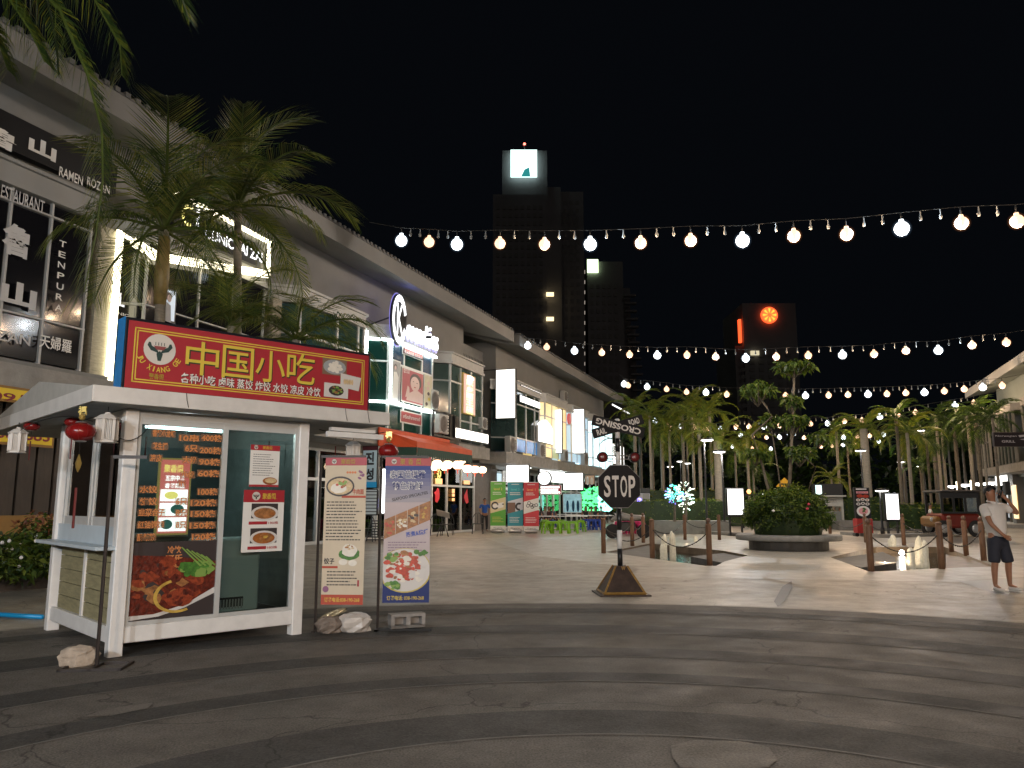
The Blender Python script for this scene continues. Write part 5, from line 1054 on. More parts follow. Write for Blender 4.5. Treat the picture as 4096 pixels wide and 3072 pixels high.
slender('small pale tree with a yellowish top behind the bush', Yb + .8, [(1690, 1085), (1680, 1010), (1672, 960), (1665, 920)], [(1664, 912, .35, .35, 220)], .025, 7)

# ------------------------------------------------------------------ roll-up banners, tables and stools
RG_ = mat('rollup_green', (.09, .36, .035), .5); RT_ = mat('rollup_teal', (.02, .26, .33), .5); RR_ = mat('rollup_red', (.55, .03, .04), .5)
for i, (xc, yb, yt, m_, no, lb) in enumerate(((305, 1265, 605, RG_, '2', 'green roll-up banner, left of three, beside the man in blue'), (535, 1268, 612, RT_, '3', 'teal roll-up banner between the green and the red one'), (748, 1272, 616, RR_, '1', 'red roll-up banner next to the white tables'))):
    p = G(*z4(xc, yb)); k_ = p.y / FPX * .30136 / 4; h = (yb - yt) * k_; w = 100 * k_; t = thing('rollup_banner', lb, 'banner', atM(p, rad(-2)), 'roll-up banners outside the shops')
    MB().lathe([(.09, -w * .8), (.1, -w * .78), (.1, w * .78), (.09, w * .8)], (0, 0, .1), 12, STEEL, 'x').build('base', t, True); mb = MB(); mb.box(-w, w, .02, .03, .12, h, m_); mb.rect(-w, w, .12, .12 + h * .09, .015, WPRINT); mb.box(-w, w, .0, .04, h, h + .03, ALU); mb.build('panel', t); mb = MB(); rg = random.Random(i)
    YI = mat('yellow_ink', (.6, .5, .1), .5); text(mb, 'level ' + no, 0, h * .86, w * 1.1, h * .05, .012, [YI, mat('teal_ink', (.1, .5, .5), .5), mat('orange_ink', (.8, .35, .1), .5)][i], .01); mb.rect(-w * .5, w * .5, h * .955, h * .965, .012, WPRINT)
    lines(mb, -w * .7, w * .7, h * .74, h * .81, 2, .012, WPRINT, rg, 1, .4); lines(mb, -w * .75, w * .75, h * .2, h * .32, 4, .012, [YI, WPRINT, WPRINT][i], rg, 1, .35)
    mb.poly([(-w, h * .38), (w, h * .46), (w, h * .7), (-w, h * .62)], .012, [mat('cream_ph', (.6, .52, .3), .5), mat('pale_ph', (.5, .55, .62), .5), WPRINT][i])
    if i == 0: mb.poly([(-w * .7, h * .45), (w * .7, h * .5), (w * .7, h * .6), (-w * .7, h * .55)], .01, WPRINT); mb.ringp(-w * .4, h * .53, .12, .2, .008, INK, 12, .6, 5.7); mb.rect(-.05, .02, h * .54, h * .56, .008, INK).rect(.2, .3, h * .55, h * .57, .008, INK)
    if i == 1: mb.poly([(-w, h * .38), (0, h * .42), (0, h * .6), (-w, h * .6)], .01, mat('brown_ph', (.16, .09, .06), .5)); mb.ringp(w * .5, h * .52, .1, .2, .008, INK, 12, 1, 5)
    if i == 2:
        for q in range(6): mb.ringp(w * (rg.random() * 1.5 - .75), h * (.48 + .12 * rg.random()), .06, .09, .008, INK, 8)
    text(mb, 'TCI gold Co.', 0, .12 + h * .045, w * 1.2, h * .03, .012, INK); mb.build('print', t)
TBW = mat('table_white', (.75, .75, .73), .35)
def table(label, p, L, Wd, h, ang):
    t = thing('folding_table', label, 'table', atM(p, ang), 'white tables outside the shops'); MB().bbox(-L / 2, L / 2, -Wd / 2, Wd / 2, h - .035, h, .008, TBW).build('tabletop', t)
    for sx in (-1, 1):
        for sy in (-1, 1): MB().tube([(sx * L * .44, sy * Wd * .4, 0), (sx * L * .38, sy * Wd * .36, h - .036)], .016, 5, TRIM).build('leg', t)
    return t
pa = G(*z4(1130, 1255)); table('front white folding table behind the green stools', pa + Vector((0, 1.2, 0)), 3.0, .8, .8, rad(-2)); table('second white folding table behind the blue stools', G(*z4(1560, 1235)) + Vector((0, 1.2, 0)), 2.6, .8, .8, rad(-2))
table('far white table with the diners', G(*z4(1300, 1200)) + Vector((0, 3.0, 0)), 3.6, .8, .78, rad(-2))
def stool_mesh(m):
    out = []
    mb = MB(); mb.bbox(-.15, .15, -.15, .15, .43, .46, .02, m).box(-.14, .14, -.14, .14, .37, .43, m); out.append(('seat', mb.mesh('seat')))
    for sx, sy in ((-1, -1), (1, -1), (-1, 1), (1, 1)):
        mb = MB(); mb.tube([(sx * .18, sy * .18, 0), (sx * .13, sy * .13, .38)], [.028, .04], 4, m); out.append(('leg', mb.mesh('leg')))
    mb = MB()
    for a, b in (((-.165, -.165), (.165, -.165)), ((.165, -.165), (.165, .165)), ((.165, .165), (-.165, .165)), ((-.165, .165), (-.165, -.165))): mb.tube([(*a, .14), (*b, .14)], .014, 4, m)
    out.append(('stretcher', mb.mesh('stretcher'))); return out
SM = {c: stool_mesh(mat('plastic_' + c, v, .35)) for c, v in (('green', (.22, .5, .02)), ('blue', (.02, .06, .35)), ('pink', (.62, .02, .14)))}
def stool(c, p, label, grp, s=1.0):
    t = thing('plastic_stool', label, 'stool', Matrix.Translation(p) @ Matrix.Rotation(rad(R.randint(-20, 20)), 4, 'Z') @ Matrix.Scale(s, 4), grp)
    for n_, me in SM[c]: link(n_, me, t)
for i, x in enumerate((965, 1080, 1195, 1300, 1395)): stool('green', G(*z4(x, 1275 - (i == 4) * 25)), ORD[i] + ' lime green stool in front of the first white table', 'lime green stools', 1.3)
for i, x in enumerate((925, 1150)): stool('green', G(*z4(x, 1235)), ORD[i] + ' of two lime green stools further back under the table', 'lime green stools further back', 1.25)
for i, x in enumerate((1465, 1560, 1620)): stool('blue', G(*z4(x, 1228)), ORD[i] + ' dark blue stool in front of the second white table', 'dark blue stools', 1.3)
for i, x in enumerate((470, 540, 605, 665, 722)): stool('pink', G(*z5(x, 512)), ORD[i] + ' pink stool in the front row behind the stop sign pole', 'bright pink stools', 1.25)
for i, x in enumerate((500, 585, 690)): stool('pink', G(*z5(x, 500)), ORD[i] + ' pink stool in the back row behind the stop sign', 'bright pink stools in the back row', 1.25)

# ------------------------------------------------------------------ strings of bulbs over the plaza
BW = glow('bulb_white', (.85, .95, 1), 3, False); BO = glow('bulb_warm', (1, .56, .33), 1.45, False)
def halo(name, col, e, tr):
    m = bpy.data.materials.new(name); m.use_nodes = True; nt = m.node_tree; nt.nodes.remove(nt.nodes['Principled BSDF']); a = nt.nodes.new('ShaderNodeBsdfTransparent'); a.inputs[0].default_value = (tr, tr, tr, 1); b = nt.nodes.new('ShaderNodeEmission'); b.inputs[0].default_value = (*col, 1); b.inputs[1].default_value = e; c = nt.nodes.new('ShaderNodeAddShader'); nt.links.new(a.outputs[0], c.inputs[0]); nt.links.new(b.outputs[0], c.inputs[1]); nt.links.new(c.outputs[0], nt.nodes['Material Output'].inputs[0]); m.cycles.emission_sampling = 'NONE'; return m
HW = halo('glare_halo_white', (.4, .6, .9), .008, .995); HO = halo('glare_halo_warm', (.9, .33, .12), .0095, .995); WIRE = mat('wire', (.04, .04, .04), .6)
def strg(label, s0, pts, r, pw, every=1, start=0, y0=None, lights=True):
    o = FA.w(s0, 0, 0); Nn = Vector((math.cos(rad(20)), -math.sin(rad(20)), 0)); Uu = Vector((math.sin(rad(20)), math.cos(rad(20)), 0)); P = []
    for (x, y) in pts:
        d = ray(*V(x, y)); tt = (o - EYE).dot(Uu) / d.dot(Uu); P.append(EYE + d * tt)
    return mk_string(label, P, r, pw, every, start, lights)
_bm = {}
def bulb_mesh(r, m):
    k_ = (r, m.name)
    if k_ not in _bm:
        mb = MB(); q = [(max(.002, r * math.sin(math.pi * i / 8)), -r * math.cos(math.pi * i / 8)) for i in range(8)] + [(r * .35, r), (r * .3, r * 1.3)]
        mb.lathe(q, n=12, m=m)
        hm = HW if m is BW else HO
        for g in (1.08, 1.18, 1.3): mb.ball((0, 0, 0), r * g, 14, hm)  # faint emissive shells imitate lens glare round the bulb
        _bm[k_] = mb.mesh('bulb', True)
    return _bm[k_]
def mk_string(label, P, r, pw, every, start, lights=True):
    b = P[0].copy(); t = thing('string_lights', label, 'string lights', b, 'strings of bulbs across the plaza'); n = len(P); up = Vector((0, 0, r * 1.9 + .12))
    ext0 = P[0] + (P[0] - P[1]) * 1.2 + Vector((0, 0, .15)); ext1 = P[-1] + (P[-1] - P[-2]) * 1.4 + Vector((0, 0, .15))
    mb = MB(); mb.tube([tuple(q - b + up) for q in [ext0] + P + [ext1]], .012, 4, WIRE)
    for q in P: mb.tube([tuple(q - b + up), tuple(q - b + Vector((0, 0, r * 1.1)))], .02, 5, WIRE)
    mb.build('cable', t); sk = MB(); SK = mat('socket_clear', (.3, .32, .33), .2)
    for i in range(n - 1):
        for f_ in (.33, .67):
            q = P[i].lerp(P[i + 1], f_) - b + up; sk.lathe([(.02, -.02), (.02, -.12), (.045, -.2), (.04, -.26), (.01, -.28)], tuple(q), 6, SK)
    tag(sk.build('clear_bulb', t), kind='stuff')
    for i, q in enumerate(P):
        white = (i == start or (i - start) % 3 == 2) if start == 0 else (i - start) % 3 == 2
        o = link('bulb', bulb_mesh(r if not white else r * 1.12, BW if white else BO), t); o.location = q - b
        if lights and i % every == 0 and (label.startswith('string of') or i > 3):
            l = point('bulb_light', q - b - Vector((0, 0, r * 1.2 + .03)), pw * every * (1.3 if white else .8), (.85, .93, 1) if white else (1, .68, .42), .04, t)
    return t
r1 = [(867, 520), (927, 523), (987, 528), (1080, 526), (1176, 528), (1275, 528), (1384, 525), (1492, 520), (1604, 520), (1715, 510), (1829, 506), (1948, 494), (2077, 482), (2197, 478)]
r2 = [(1140, 747), (1181, 750), (1241, 758), (1300, 762), (1360, 766), (1420, 768), (1484, 767), (1546, 771), (1611, 774), (1677, 771), (1746, 768), (1820, 767), (1888, 765), (1957, 758), (2027, 757), (2100, 746), (2174, 740)]
r3 = [(1348, 830), (1357, 833), (1398, 836), (1440, 841), (1483, 847), (1525, 848), (1570, 852), (1697, 855), (1740, 855), (1790, 854), (1832, 853), (1875, 852), (1916, 851), (1957, 849), (1997, 848), (2040, 845), (2083, 841), (2123, 837), (2165, 833)]
z8 = lambda x, y: ((3000 + x * .36157) / 1.8517, (1400 + y * .36157) / 1.8517)
r4 = [(1415, 910), (1440, 918), (1470, 922), (1500, 923), (1530, 926), (1557, 928), (1590, 922), (1618, 922), z8(155, 850), z8(325, 838), z8(670, 818), z8(860, 812), z8(1045, 788), z8(1240, 780), z8(1437, 742), z8(1635, 720), z8(1832, 690), (2063, 876), (2104, 870)]
r5 = [(1418, 912), (1448, 920), (1475, 936), (1520, 930), (1560, 937), (1600, 940), z8(30, 955), z8(180, 968), z8(325, 966), z8(600, 972), z8(748, 976), z8(1035, 970), z8(1187, 958), z8(1325, 950), z8(1478, 936)]
r6 = [(1582, 965), z8(25, 1088), z8(230, 1095), z8(785, 1072), z8(910, 1063), z8(1030, 1050), z8(1158, 1036), z8(1290, 1024), z8(1425, 1010)]
strg('nearest string of large bulbs high over the plaza', -14.5, r1, .17, 210); strg('second string of bulbs crossing from the roof gap', 4, r2, .17, 210, 2)
strg('third string of bulbs just over the palm tops', 20, r3, .19, 130, 3); strg('fourth string of bulbs running through the palms', 30, r4, .19, 150, 3)
strg('fifth string of small bulbs low among the palms', 40, r5, .18, 130, 4); strg('lowest and farthest short string of small bulbs', 50, r6, .17, 90, 4)
# one more string of the same lamps behind the photographer
P = [Vector((-7.5 + 1.6 * i * .94, -6.5 - 1.6 * i * .34 + 0, 4.6 + .012 * (i - 7) ** 2)) for i in range(14)]
mk_string('string of bulbs behind the viewpoint', P, .13, 680, 2, 0)
# ------------------------------------------------------------------ palms
def frond_mesh(L, arc, nl, ll, seed, ms, wid=.035, hang=.5, name='frond'):
    """feather leaf along +x, bending down; arc = total bend in radians"""
    rg = random.Random(seed); mb = MB(); n = 14; P = []; x = z = 0; a = rad(8)
    for i in range(n + 1):
        P.append(Vector((x, 0, z))); x += L / n * math.cos(a); z += L / n * math.sin(a); a -= arc / n * (.4 + 1.2 * i / n)
    mb.tube(P, [.03 * L / 2.4 * (1 - .8 * i / n) + .003 for i in range(n + 1)], 5, ms[0])
    for i in range(nl):
        f = .1 + .9 * (i + .5) / nl; k = f * n; j = min(n - 1, int(k)); p = P[j].lerp(P[j + 1], k - j); t = (P[j + 1] - P[j]).normalized()
        for s in (-1, 1):
            l = ll * (math.sin(math.pi * (f * .85 + .12)) ** .6) * (.8 + .35 * rg.random()); m = ms[int(rg.random() ** 1.2 * len(ms))]
            out = (Vector((0, s, 0)) * (.95 - .3 * f) + t * (.45 + .7 * f) + Vector((0, 0, .22 - .15 * rg.random()))).normalized(); up = Vector((0, 0, 1))
            q1 = p + out * l * .5; q2 = p + out * l * .9 + Vector((0, 0, -hang * l * (.4 + .5 * rg.random()))); wv = t.normalized() * wid * (.8 + .4 * rg.random())
            mb.add([p - wv * .5, p + wv * .5, q1 + wv, q1 - wv * .4, q2], [(0, 1, 2, 3), (3, 2, 4)], m)
    return mb.mesh(name)
def palm(label, base, top, r0, r1, fronds, meshes, rg, group=None, tilt=(.9, -.75), bark=BARK, name='palm_tree', lean=0, shaft=True, scale=1.0):
    t = thing(name, label, 'palm tree', base, group); b = Vector(base); T_ = Vector(top) - b
    n = 8; mb = MB(); mb.tube([tuple(T_ * (i / n) + Vector((lean * math.sin(math.pi * i / n), 0, 0))) for i in range(n + 1)], [r0 + (r1 - r0) * (i / n) ** .6 + (.05 * r0 if i == 0 else 0) for i in range(n + 1)], 10, bark); mb.build('trunk', t, True)
    for i in range(fronds):
        f = (i + .5) / fronds; an = i * 2.39996 + rg.random() * .4; el = tilt[0] + (tilt[1] - tilt[0]) * f + (rg.random() - .5) * .2; s = scale * (.85 + .3 * rg.random())
        M = Matrix.Translation(T_) @ Matrix.Rotation(an, 4, 'Z') @ Matrix.Rotation(-el, 4, 'Y') @ Matrix.Scale(s, 4); link('frond', rg.choice(meshes), t, M)
    return t
LN1 = leafmat('leaf_olive', (.075, .105, .02), (.04, .06, .01)); LN2 = leafmat('leaf_olive_light', (.16, .17, .045), (.08, .09, .02)); FL = [LN1, LN2, LG3, LN1, LN2]
NF = [frond_mesh(2.3 + .2 * i, 1.35 + .3 * i, 50, .8, 40 + i, FL, .019, .6) for i in range(3)]
pA = D(*V(354, 498), 13.0); pB = D(*V(514, 448), 15.0)
rg = random.Random(31)
palm('near feathery palm with a thick trunk standing behind the left half of the roof sign', (pA.x, pA.y, 0), pA, .1, .085, 17, NF, rg, 'palms behind the kiosk', (1.5, -.45), lean=.05, scale=1.0)
palm('near feathery palm behind the right half of the roof sign', (pB.x + .35, pB.y, 0), pB, .1, .075, 17, NF, rg, 'palms behind the kiosk', (1.45, -.5), scale=1.0)
for t_, px, Y in (('crownshaft', (352, 560), 12.95),):
    q = D(*V(*px), Y); mb = MB(); mb.lathe([(.095, -.8), (.125, -.3), (.09, .4)], n=12, m=mat('crownshaft', (.32, .24, .09), .5, noise=.4, nscale=6)); o = mb.build('crownshaft', None, True)
    o.parent = [x for x in C.objects if x.name == 'palm_tree'][0]; o.location = q - o.parent.location
# low palm clump behind the sign and the palm hanging in from the upper left
q = D(*V(640, 735), 14.0); palm('low bushy palm just above the right end of the roof sign', (q.x, q.y, 0), q, .1, .07, 11, NF, rg, 'palms behind the kiosk', (.9, .0), scale=.72)
q = D(*V(500, 705), 13.6); palm('small spiky palm half hidden behind the middle of the roof sign', (q.x, q.y, 0), q, .1, .07, 9, NF, rg, 'palms behind the kiosk', (1.3, .3), scale=.6)
q = D(*V(-110, -190), 8.0); tl = thing('palm_tree', 'tall palm hanging into the picture at the upper left corner', 'palm tree', (q.x, q.y, 0), 'palms behind the kiosk')
MB().tube([(0, 0, 0), (0, 0, q.z)], [.2, .13], 10, BARK).build('trunk', tl, True)
NFY = [frond_mesh(4.4 - i * 1.2, 2.35, 84, .62, 60 + i, [LG3, LG1, LG4, LG3, LG1], .022, 1.1) for i in range(2)]
def frond_path(P, ll, nl, ms, wid, seed):
    rg = random.Random(seed); mb = MB(); n = len(P) - 1; mb.tube(P, [.022 * (1 - .8 * i / n) + .003 for i in range(n + 1)], 5, ms[0])
    for i in range(nl):
        k = .3 + (n - .3) * (i + .5) / nl; j = min(n - 1, int(k)); p = P[j].lerp(P[j + 1], k - j); t = (P[j + 1] - P[j]).normalized()
        for s in (-1, 1):
            l = ll * (.7 + .5 * rg.random()) * (1 - .35 * k / n); sd = t.cross(Vector((0, -1, .2))).normalized() * s; out = (sd * .55 + t * .5 + Vector((0, (rg.random() - .5) * .9, -.35))).normalized(); wv = sd.cross(out).normalized() * wid * .6 + t * wid * .6
            q1 = p + out * l * .5; q2 = p + out * l * .85 + Vector((0, 0, -.35 * l)); mb.add([p - wv * .5, p + wv * .5, q1 + wv, q1 - wv * .4, q2], [(0, 1, 2, 3), (3, 2, 4)], rg.choice(ms))
    return mb.mesh('frond')
for k_, pp in enumerate((((-60, -60), (10, -40), (60, 10), (88, 75), (102, 130), (103, 180), (96, 235), (84, 292)), ((-60, -60), (-20, -30), (10, 0), (30, 30), (45, 62)), ((-60, -60), (10, -60), (60, -40), (95, 0), (120, 45), (122, 75)), ((-60, -50), (-30, -10), (-5, 30), (8, 70)))):
    PP = [D(x, y, 8.0 + .35 * k_) - Vector((q.x, q.y, 0)) for x, y in pp]; link('frond', frond_path(PP, .5, 60 + 12 * len(pp), [LN1, LG3, LG4, LN1, LG3], .03, k_), tl)
for i, (an, el, s) in enumerate(((100, .6, .9), (150, .4, .9), (200, .4, .9), (250, .4, .9), (60, .8, .9))):
    link('frond', NFY[i % 2], tl, Matrix.Translation((0, 0, q.z)) @ Matrix.Rotation(rad(an), 4, 'Z') @ Matrix.Rotation(-el, 4, 'Y') @ Matrix.Scale(s, 4))
# background palms
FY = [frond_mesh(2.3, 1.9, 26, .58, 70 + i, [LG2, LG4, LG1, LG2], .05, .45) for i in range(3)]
FD = [frond_mesh(2.2, 1.8, 22, .55, 80 + i, [LG3, LG3, LG1], .05, .45) for i in range(3)]  # dim palms: lack of light put into darker leaf colours
def z6b(x, y): return ((2500 + x * .60277) / 1.8517, (1300 + y * .60277) / 1.8517)
def z7(x, y): return ((3300 + x * .66278) / 1.8517, (1300 + y * .66278) / 1.8517)
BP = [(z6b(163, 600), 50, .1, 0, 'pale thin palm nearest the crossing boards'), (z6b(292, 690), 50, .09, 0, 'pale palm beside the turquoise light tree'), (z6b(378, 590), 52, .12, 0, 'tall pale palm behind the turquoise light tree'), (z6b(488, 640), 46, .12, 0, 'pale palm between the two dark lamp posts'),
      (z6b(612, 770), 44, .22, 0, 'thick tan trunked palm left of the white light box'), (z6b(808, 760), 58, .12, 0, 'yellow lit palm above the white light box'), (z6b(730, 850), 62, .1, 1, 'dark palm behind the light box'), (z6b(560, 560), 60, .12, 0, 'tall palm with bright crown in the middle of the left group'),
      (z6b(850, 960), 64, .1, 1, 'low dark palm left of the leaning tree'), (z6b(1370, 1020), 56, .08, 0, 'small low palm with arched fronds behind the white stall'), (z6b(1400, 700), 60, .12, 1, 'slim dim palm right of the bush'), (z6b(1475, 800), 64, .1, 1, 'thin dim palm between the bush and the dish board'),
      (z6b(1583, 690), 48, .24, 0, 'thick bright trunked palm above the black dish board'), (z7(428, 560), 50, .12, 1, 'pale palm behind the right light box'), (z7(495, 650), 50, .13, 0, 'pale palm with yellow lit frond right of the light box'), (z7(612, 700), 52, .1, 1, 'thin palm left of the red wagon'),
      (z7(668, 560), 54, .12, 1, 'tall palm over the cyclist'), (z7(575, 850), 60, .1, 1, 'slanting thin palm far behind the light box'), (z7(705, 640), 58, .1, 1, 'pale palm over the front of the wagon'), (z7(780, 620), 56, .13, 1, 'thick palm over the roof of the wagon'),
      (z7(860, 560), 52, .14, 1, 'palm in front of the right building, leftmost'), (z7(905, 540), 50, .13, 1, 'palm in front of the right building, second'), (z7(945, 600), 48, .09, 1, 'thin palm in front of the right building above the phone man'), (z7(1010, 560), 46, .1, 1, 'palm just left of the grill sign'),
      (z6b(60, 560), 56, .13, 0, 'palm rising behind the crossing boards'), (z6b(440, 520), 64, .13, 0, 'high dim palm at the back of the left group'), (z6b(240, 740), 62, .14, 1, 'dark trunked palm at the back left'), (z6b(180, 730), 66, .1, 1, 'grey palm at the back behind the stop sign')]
for i, (px, Y, r, dk, lb) in enumerate(BP):
    p = D(*V(*px), Y); small = 'small low' in lb
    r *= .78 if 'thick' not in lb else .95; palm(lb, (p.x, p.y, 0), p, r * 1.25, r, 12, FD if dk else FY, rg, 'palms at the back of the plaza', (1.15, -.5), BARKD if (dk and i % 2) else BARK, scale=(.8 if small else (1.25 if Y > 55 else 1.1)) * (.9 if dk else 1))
# dim trunks further back
for i in range(22):
    px = R.choice([R.uniform(600, 690), R.uniform(900, 1015), R.uniform(930, 1010)]); Y = R.uniform(62, 84); p = D(px, R.uniform(410, 445), Y); t = thing('palm_tree', 'dim slender palm among the dark back row', 'palm tree', (p.x, p.y, 0), 'dim palms in the dark back row')
    MB().tube([(0, 0, 0), (0, 0, p.z)], [.15, .1], 6, mat('dimmed_bark', (.11, .1, .085), .9)).build('trunk', t, True)  # trunk colour darkened so this row looks dimly lit
    if i < 3: pass
crd = MB()
for k_ in range(9):
    M = Matrix.Rotation(k_ * 2.4, 4, 'Z') @ Matrix.Rotation(-(.9 - k_ * .17), 4, 'Y'); crd.T = M; me_ = FD[k_ % 3]; crd.add([v.co for v in me_.vertices], [tuple(p.vertices) for p in me_.polygons], LG3)
crm = crd.mesh('crown')
for o in [x for x in C.objects if x.get('group') == 'dim palms in the dark back row']:
    z = max(v.co.z for v in o.children[0].data.vertices); c_ = link('crown', crm, o, Matrix.Translation((0, 0, z)) @ Matrix.Scale(1.0, 4))
# dark tree mass far behind
mb = MB(); rgw = random.Random(4)
for i in range(26):
    x = -14 + i * 4.2; y = 96 + rgw.random() * 6; leaves(mb, (x, y, 4 + rgw.random() * 2), (4.5, 3, 4.5), 420, 1.1, [LG3], rgw, .5)
o = mb.build('woods'); tag(o, 'black mass of trees behind the palms', kind='stuff')
# ------------------------------------------------------------------ hedges, planter walls, shrubs
def hedge(label, p, L, Wd, h, ang, ms, n, seed, cat='hedge', name='hedge', size=.16):
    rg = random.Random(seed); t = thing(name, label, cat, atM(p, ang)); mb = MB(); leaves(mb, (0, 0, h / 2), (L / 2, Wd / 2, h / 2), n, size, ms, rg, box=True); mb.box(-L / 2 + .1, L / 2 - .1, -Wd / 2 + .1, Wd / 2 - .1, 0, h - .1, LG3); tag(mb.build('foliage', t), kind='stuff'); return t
hz = [(z5p(930, 300), 4.2, 1.15, 'clipped hedge left of the turquoise light tree'), (z5p(1300, 300), 2.4, 1.1, 'clipped hedge between the light tree and the lamp posts'), (z5p(1560, 300), 3.6, 1.15, 'clipped hedge left of the white light box')]
for i, (px, L, h, lb) in enumerate(hz):
    p = G(*px); p = D(px[0], px[1], 40); p.z = .35; hedge(lb, p, L, 1.2, 1.3, rad(-4), [LG2, LG1, LG1], 1500, 50 + i)
mb = MB(); a, b = D(690 - 30, 500, 38), D(700, 500, 38)
kerb('planter_wall', [Vector((D(*z5p(820, 300), 38.5).x, 38.5, 0)), Vector((D(*z5p(1700, 300), 37.5).x, 37.5, 0))], 5, .62, CONC, 'grey planter wall under the hedges')
kerb('planter_wall', [Vector((D(838, 500, 43).x, 43, 0)), Vector((D(925, 500, 42).x, 42, 0))], 5, .5, CONCD, 'planter wall behind the right pool')
p = D(935, 505, 40); p.z = .2; hedge('low dark hedge behind the right pool by the wagon', p, 4.5, 1.5, 1.1, 0, [LG1, LG3, LG4], 1500, 61)
p = D(905, 500, 44); p.z = .3; hedge('yellow green low hedge lit behind the right light box', p, 5, 1.0, 1.2, 0, [LG4, LG2, LG1], 900, 62)
p = D(862, 500, 46); p.z = .3; hedge('yellow green hedge beside the black dish board', p, 2.2, 1.0, 1.6, 0, [LG2, LG4, LG1], 700, 63)
p = D(668, 470, 48); p.z = .3; hedge('tall lit shrub mass behind the lamp posts', p, 6.5, 1.5, 2.0, 0, [LG4, LG1, LG2], 1500, 64, 'shrub', 'shrub', .3)
# planter on the left behind the kiosk
a, b = G(*V(-150, 1292)), G(*V(200, 1262)); kerb('planter_wall', [b, a][::-1], 2.2, .34, mat('planter_brown', (.075, .06, .05), .7, noise=.3, nscale=3, bump=.2), 'dark brown planter kerb at the left')
m_ = (a + b) / 2; rg = random.Random(71)
for i, (px, h, n_, s) in enumerate((((8, 1245), .85, 1500, .12), ((50, 1240), .8, 1500, .12), ((92, 1232), 1.0, 1500, .12), ((-45, 1245), .8, 900, .12), ((150, 1232), .8, 900, .12))):
    p = G(*V(px[0], px[1] + 8), .26); h *= .85; t = thing('flowering_shrub', ['low green shrub at the left edge over the blue pipe', 'low shrub with small white flowers in the left planter', 'reddish topped shrub against the kiosk in the left planter', 'shrub outside the left edge of the planter', 'shrub hidden behind the kiosk'][i], 'shrub', p, 'shrubs in the left planter')
    mb = MB(); leaves(mb, (0, 0, h * .5), (.75, .6, h * .5), n_, s, [LG1, LG3, LG2, LG1], rg, .3)
    if i == 2: leaves(mb, (-.1, 0, h * .95), (.45, .4, .25), 300, .1, [mat('red_leaf', (.2, .07, .03), .5), LG1], rg, .3)
    tag(mb.build('foliage', t), kind='stuff'); mb = MB()
    for q in range(9): mb.ball((rg.uniform(-.7, .7), -.5 - .12 * rg.random(), rg.uniform(.3, .9) * h), .028, 6, WPRINT)
    mb.build('flower', t)
# ------------------------------------------------------------------ light trees, lamp posts, light boxes
def ledtree(label, px, Y, m_, n, r, seed, rz):
    rg = random.Random(seed); p = D(*px, Y); b = Vector((p.x, p.y, .6)); t = thing('light_tree', label, 'light tree', b, 'small trees wrapped in coloured lights'); mb = MB(); c = p.z - .6
    mb.tube([(0, 0, 0), (.05, 0, c)], [.07, .04], 6, BARKD)
    for k_ in range(9): a = k_ * .7; mb.tube([(.04, 0, c * .6), (r * .8 * math.cos(a), r * .6 * math.sin(a), c + rz * (rg.random() * 1.4 - .7))], .015, 4, BARKD)
    mb.build('trunk', t); mb = MB()
    for i in range(n):
        a = rg.random() * 6.28; k_ = math.sqrt(rg.random()); q = Vector((r * k_ * math.cos(a), r * .6 * rg.uniform(-1, 1), c + rz * k_ * math.sin(a))); s = .03 + .06 * rg.random()
        mb.tube([tuple(q), tuple(q + Vector((s * 2 * math.cos(a), 0, s * math.sin(a))))], s * .28, 4, m_[int(rg.random() ** 2 * len(m_))])
    mb.build('light_cluster', t)
TQ = glow('turquoise_light', (.05, 1, .72), 4); TQ2 = glow('pale_turquoise_light', (.55, 1, .85), 4); VI = glow('violet_light', (.15, .1, .9), 1.5); IV = glow('ivory_light', (.8, .85, .65), 2.5)
ledtree('small tree wrapped in turquoise lights left of the lamp posts', zm(1080, 430, 2500, 1900, .18083), 37, [TQ, TQ2, VI], 90, .34, 1, .42); ledtree('small tree dotted with pale warm lights right beside the turquoise one', zm(1330, 480, 2500, 1900, .18083), 37.3, [IV, TQ2, IV], 70, .34, 2, .7)
def lamp(label, px_top, Y, arm, gr='dark street lamps on the plaza', r=.05, power=0):
    p = D(*V(*px_top), Y); t = thing('street_lamp', label, 'street lamp', (p.x, p.y, 0), gr); h = p.z; mb = MB(); mb.lathe([(r * 2, 0), (r * 2, .3), (r * 1.2, .35), (r, h * .5), (r * .8, h)], n=10, m=BLACK); mb.build('post', t, True)
    mb = MB(); mb.tube([(0, 0, h - .05), (arm, 0, h)], .03, 5, BLACK); mb.build('arm', t); mb = MB(); mb.lathe([(.32, -.0), (.3, .07), (.08, .12)], (arm, 0, h), 16, BLACK); mb.build('lamp_head', t, True)
    MB().lathe([(.02, -.05), (.22, -.035), (.29, -.004)], (arm, 0, h), 16, glow('street_lamp_glow', (1, .97, .9), 7)).build('lamp_glass', t, True)
    if power: point('lamp_light', (p.x + arm, p.y, h - .12), power, (1, .96, .85), .04)
lamp('dark lamp post left of the white light box', z6b(524, 764), 37, .15, power=120); lamp('dark lamp post with arm to the left beside the light box', z6b(642, 842), 38, -.12, power=100); lamp('lamp post with lamp at the thick bright palm', z6b(1563, 834), 45, 0, power=90)
lamp('thin distant lamp post in front of the left palms, upper of the pair', z6b(368, 905), 62, 0, r=.04); lamp('thin distant lamp post right of the pair', z6b(412, 918), 64, 0, r=.04); lamp('very small distant lamp behind the turquoise tree', z6b(300, 940), 70, 0, r=.04)
lamp('lamp post behind the right light box', z7(460, 827), 60, 0, power=80); lamp('small distant lamp right of the yellow frond', z7(575, 853), 70, 0); lamp('high small lamp among the right palms', z7(578, 637), 60, 0); lamp('dark lamp post left of the right light box', z7(330, 1000), 37, .1)
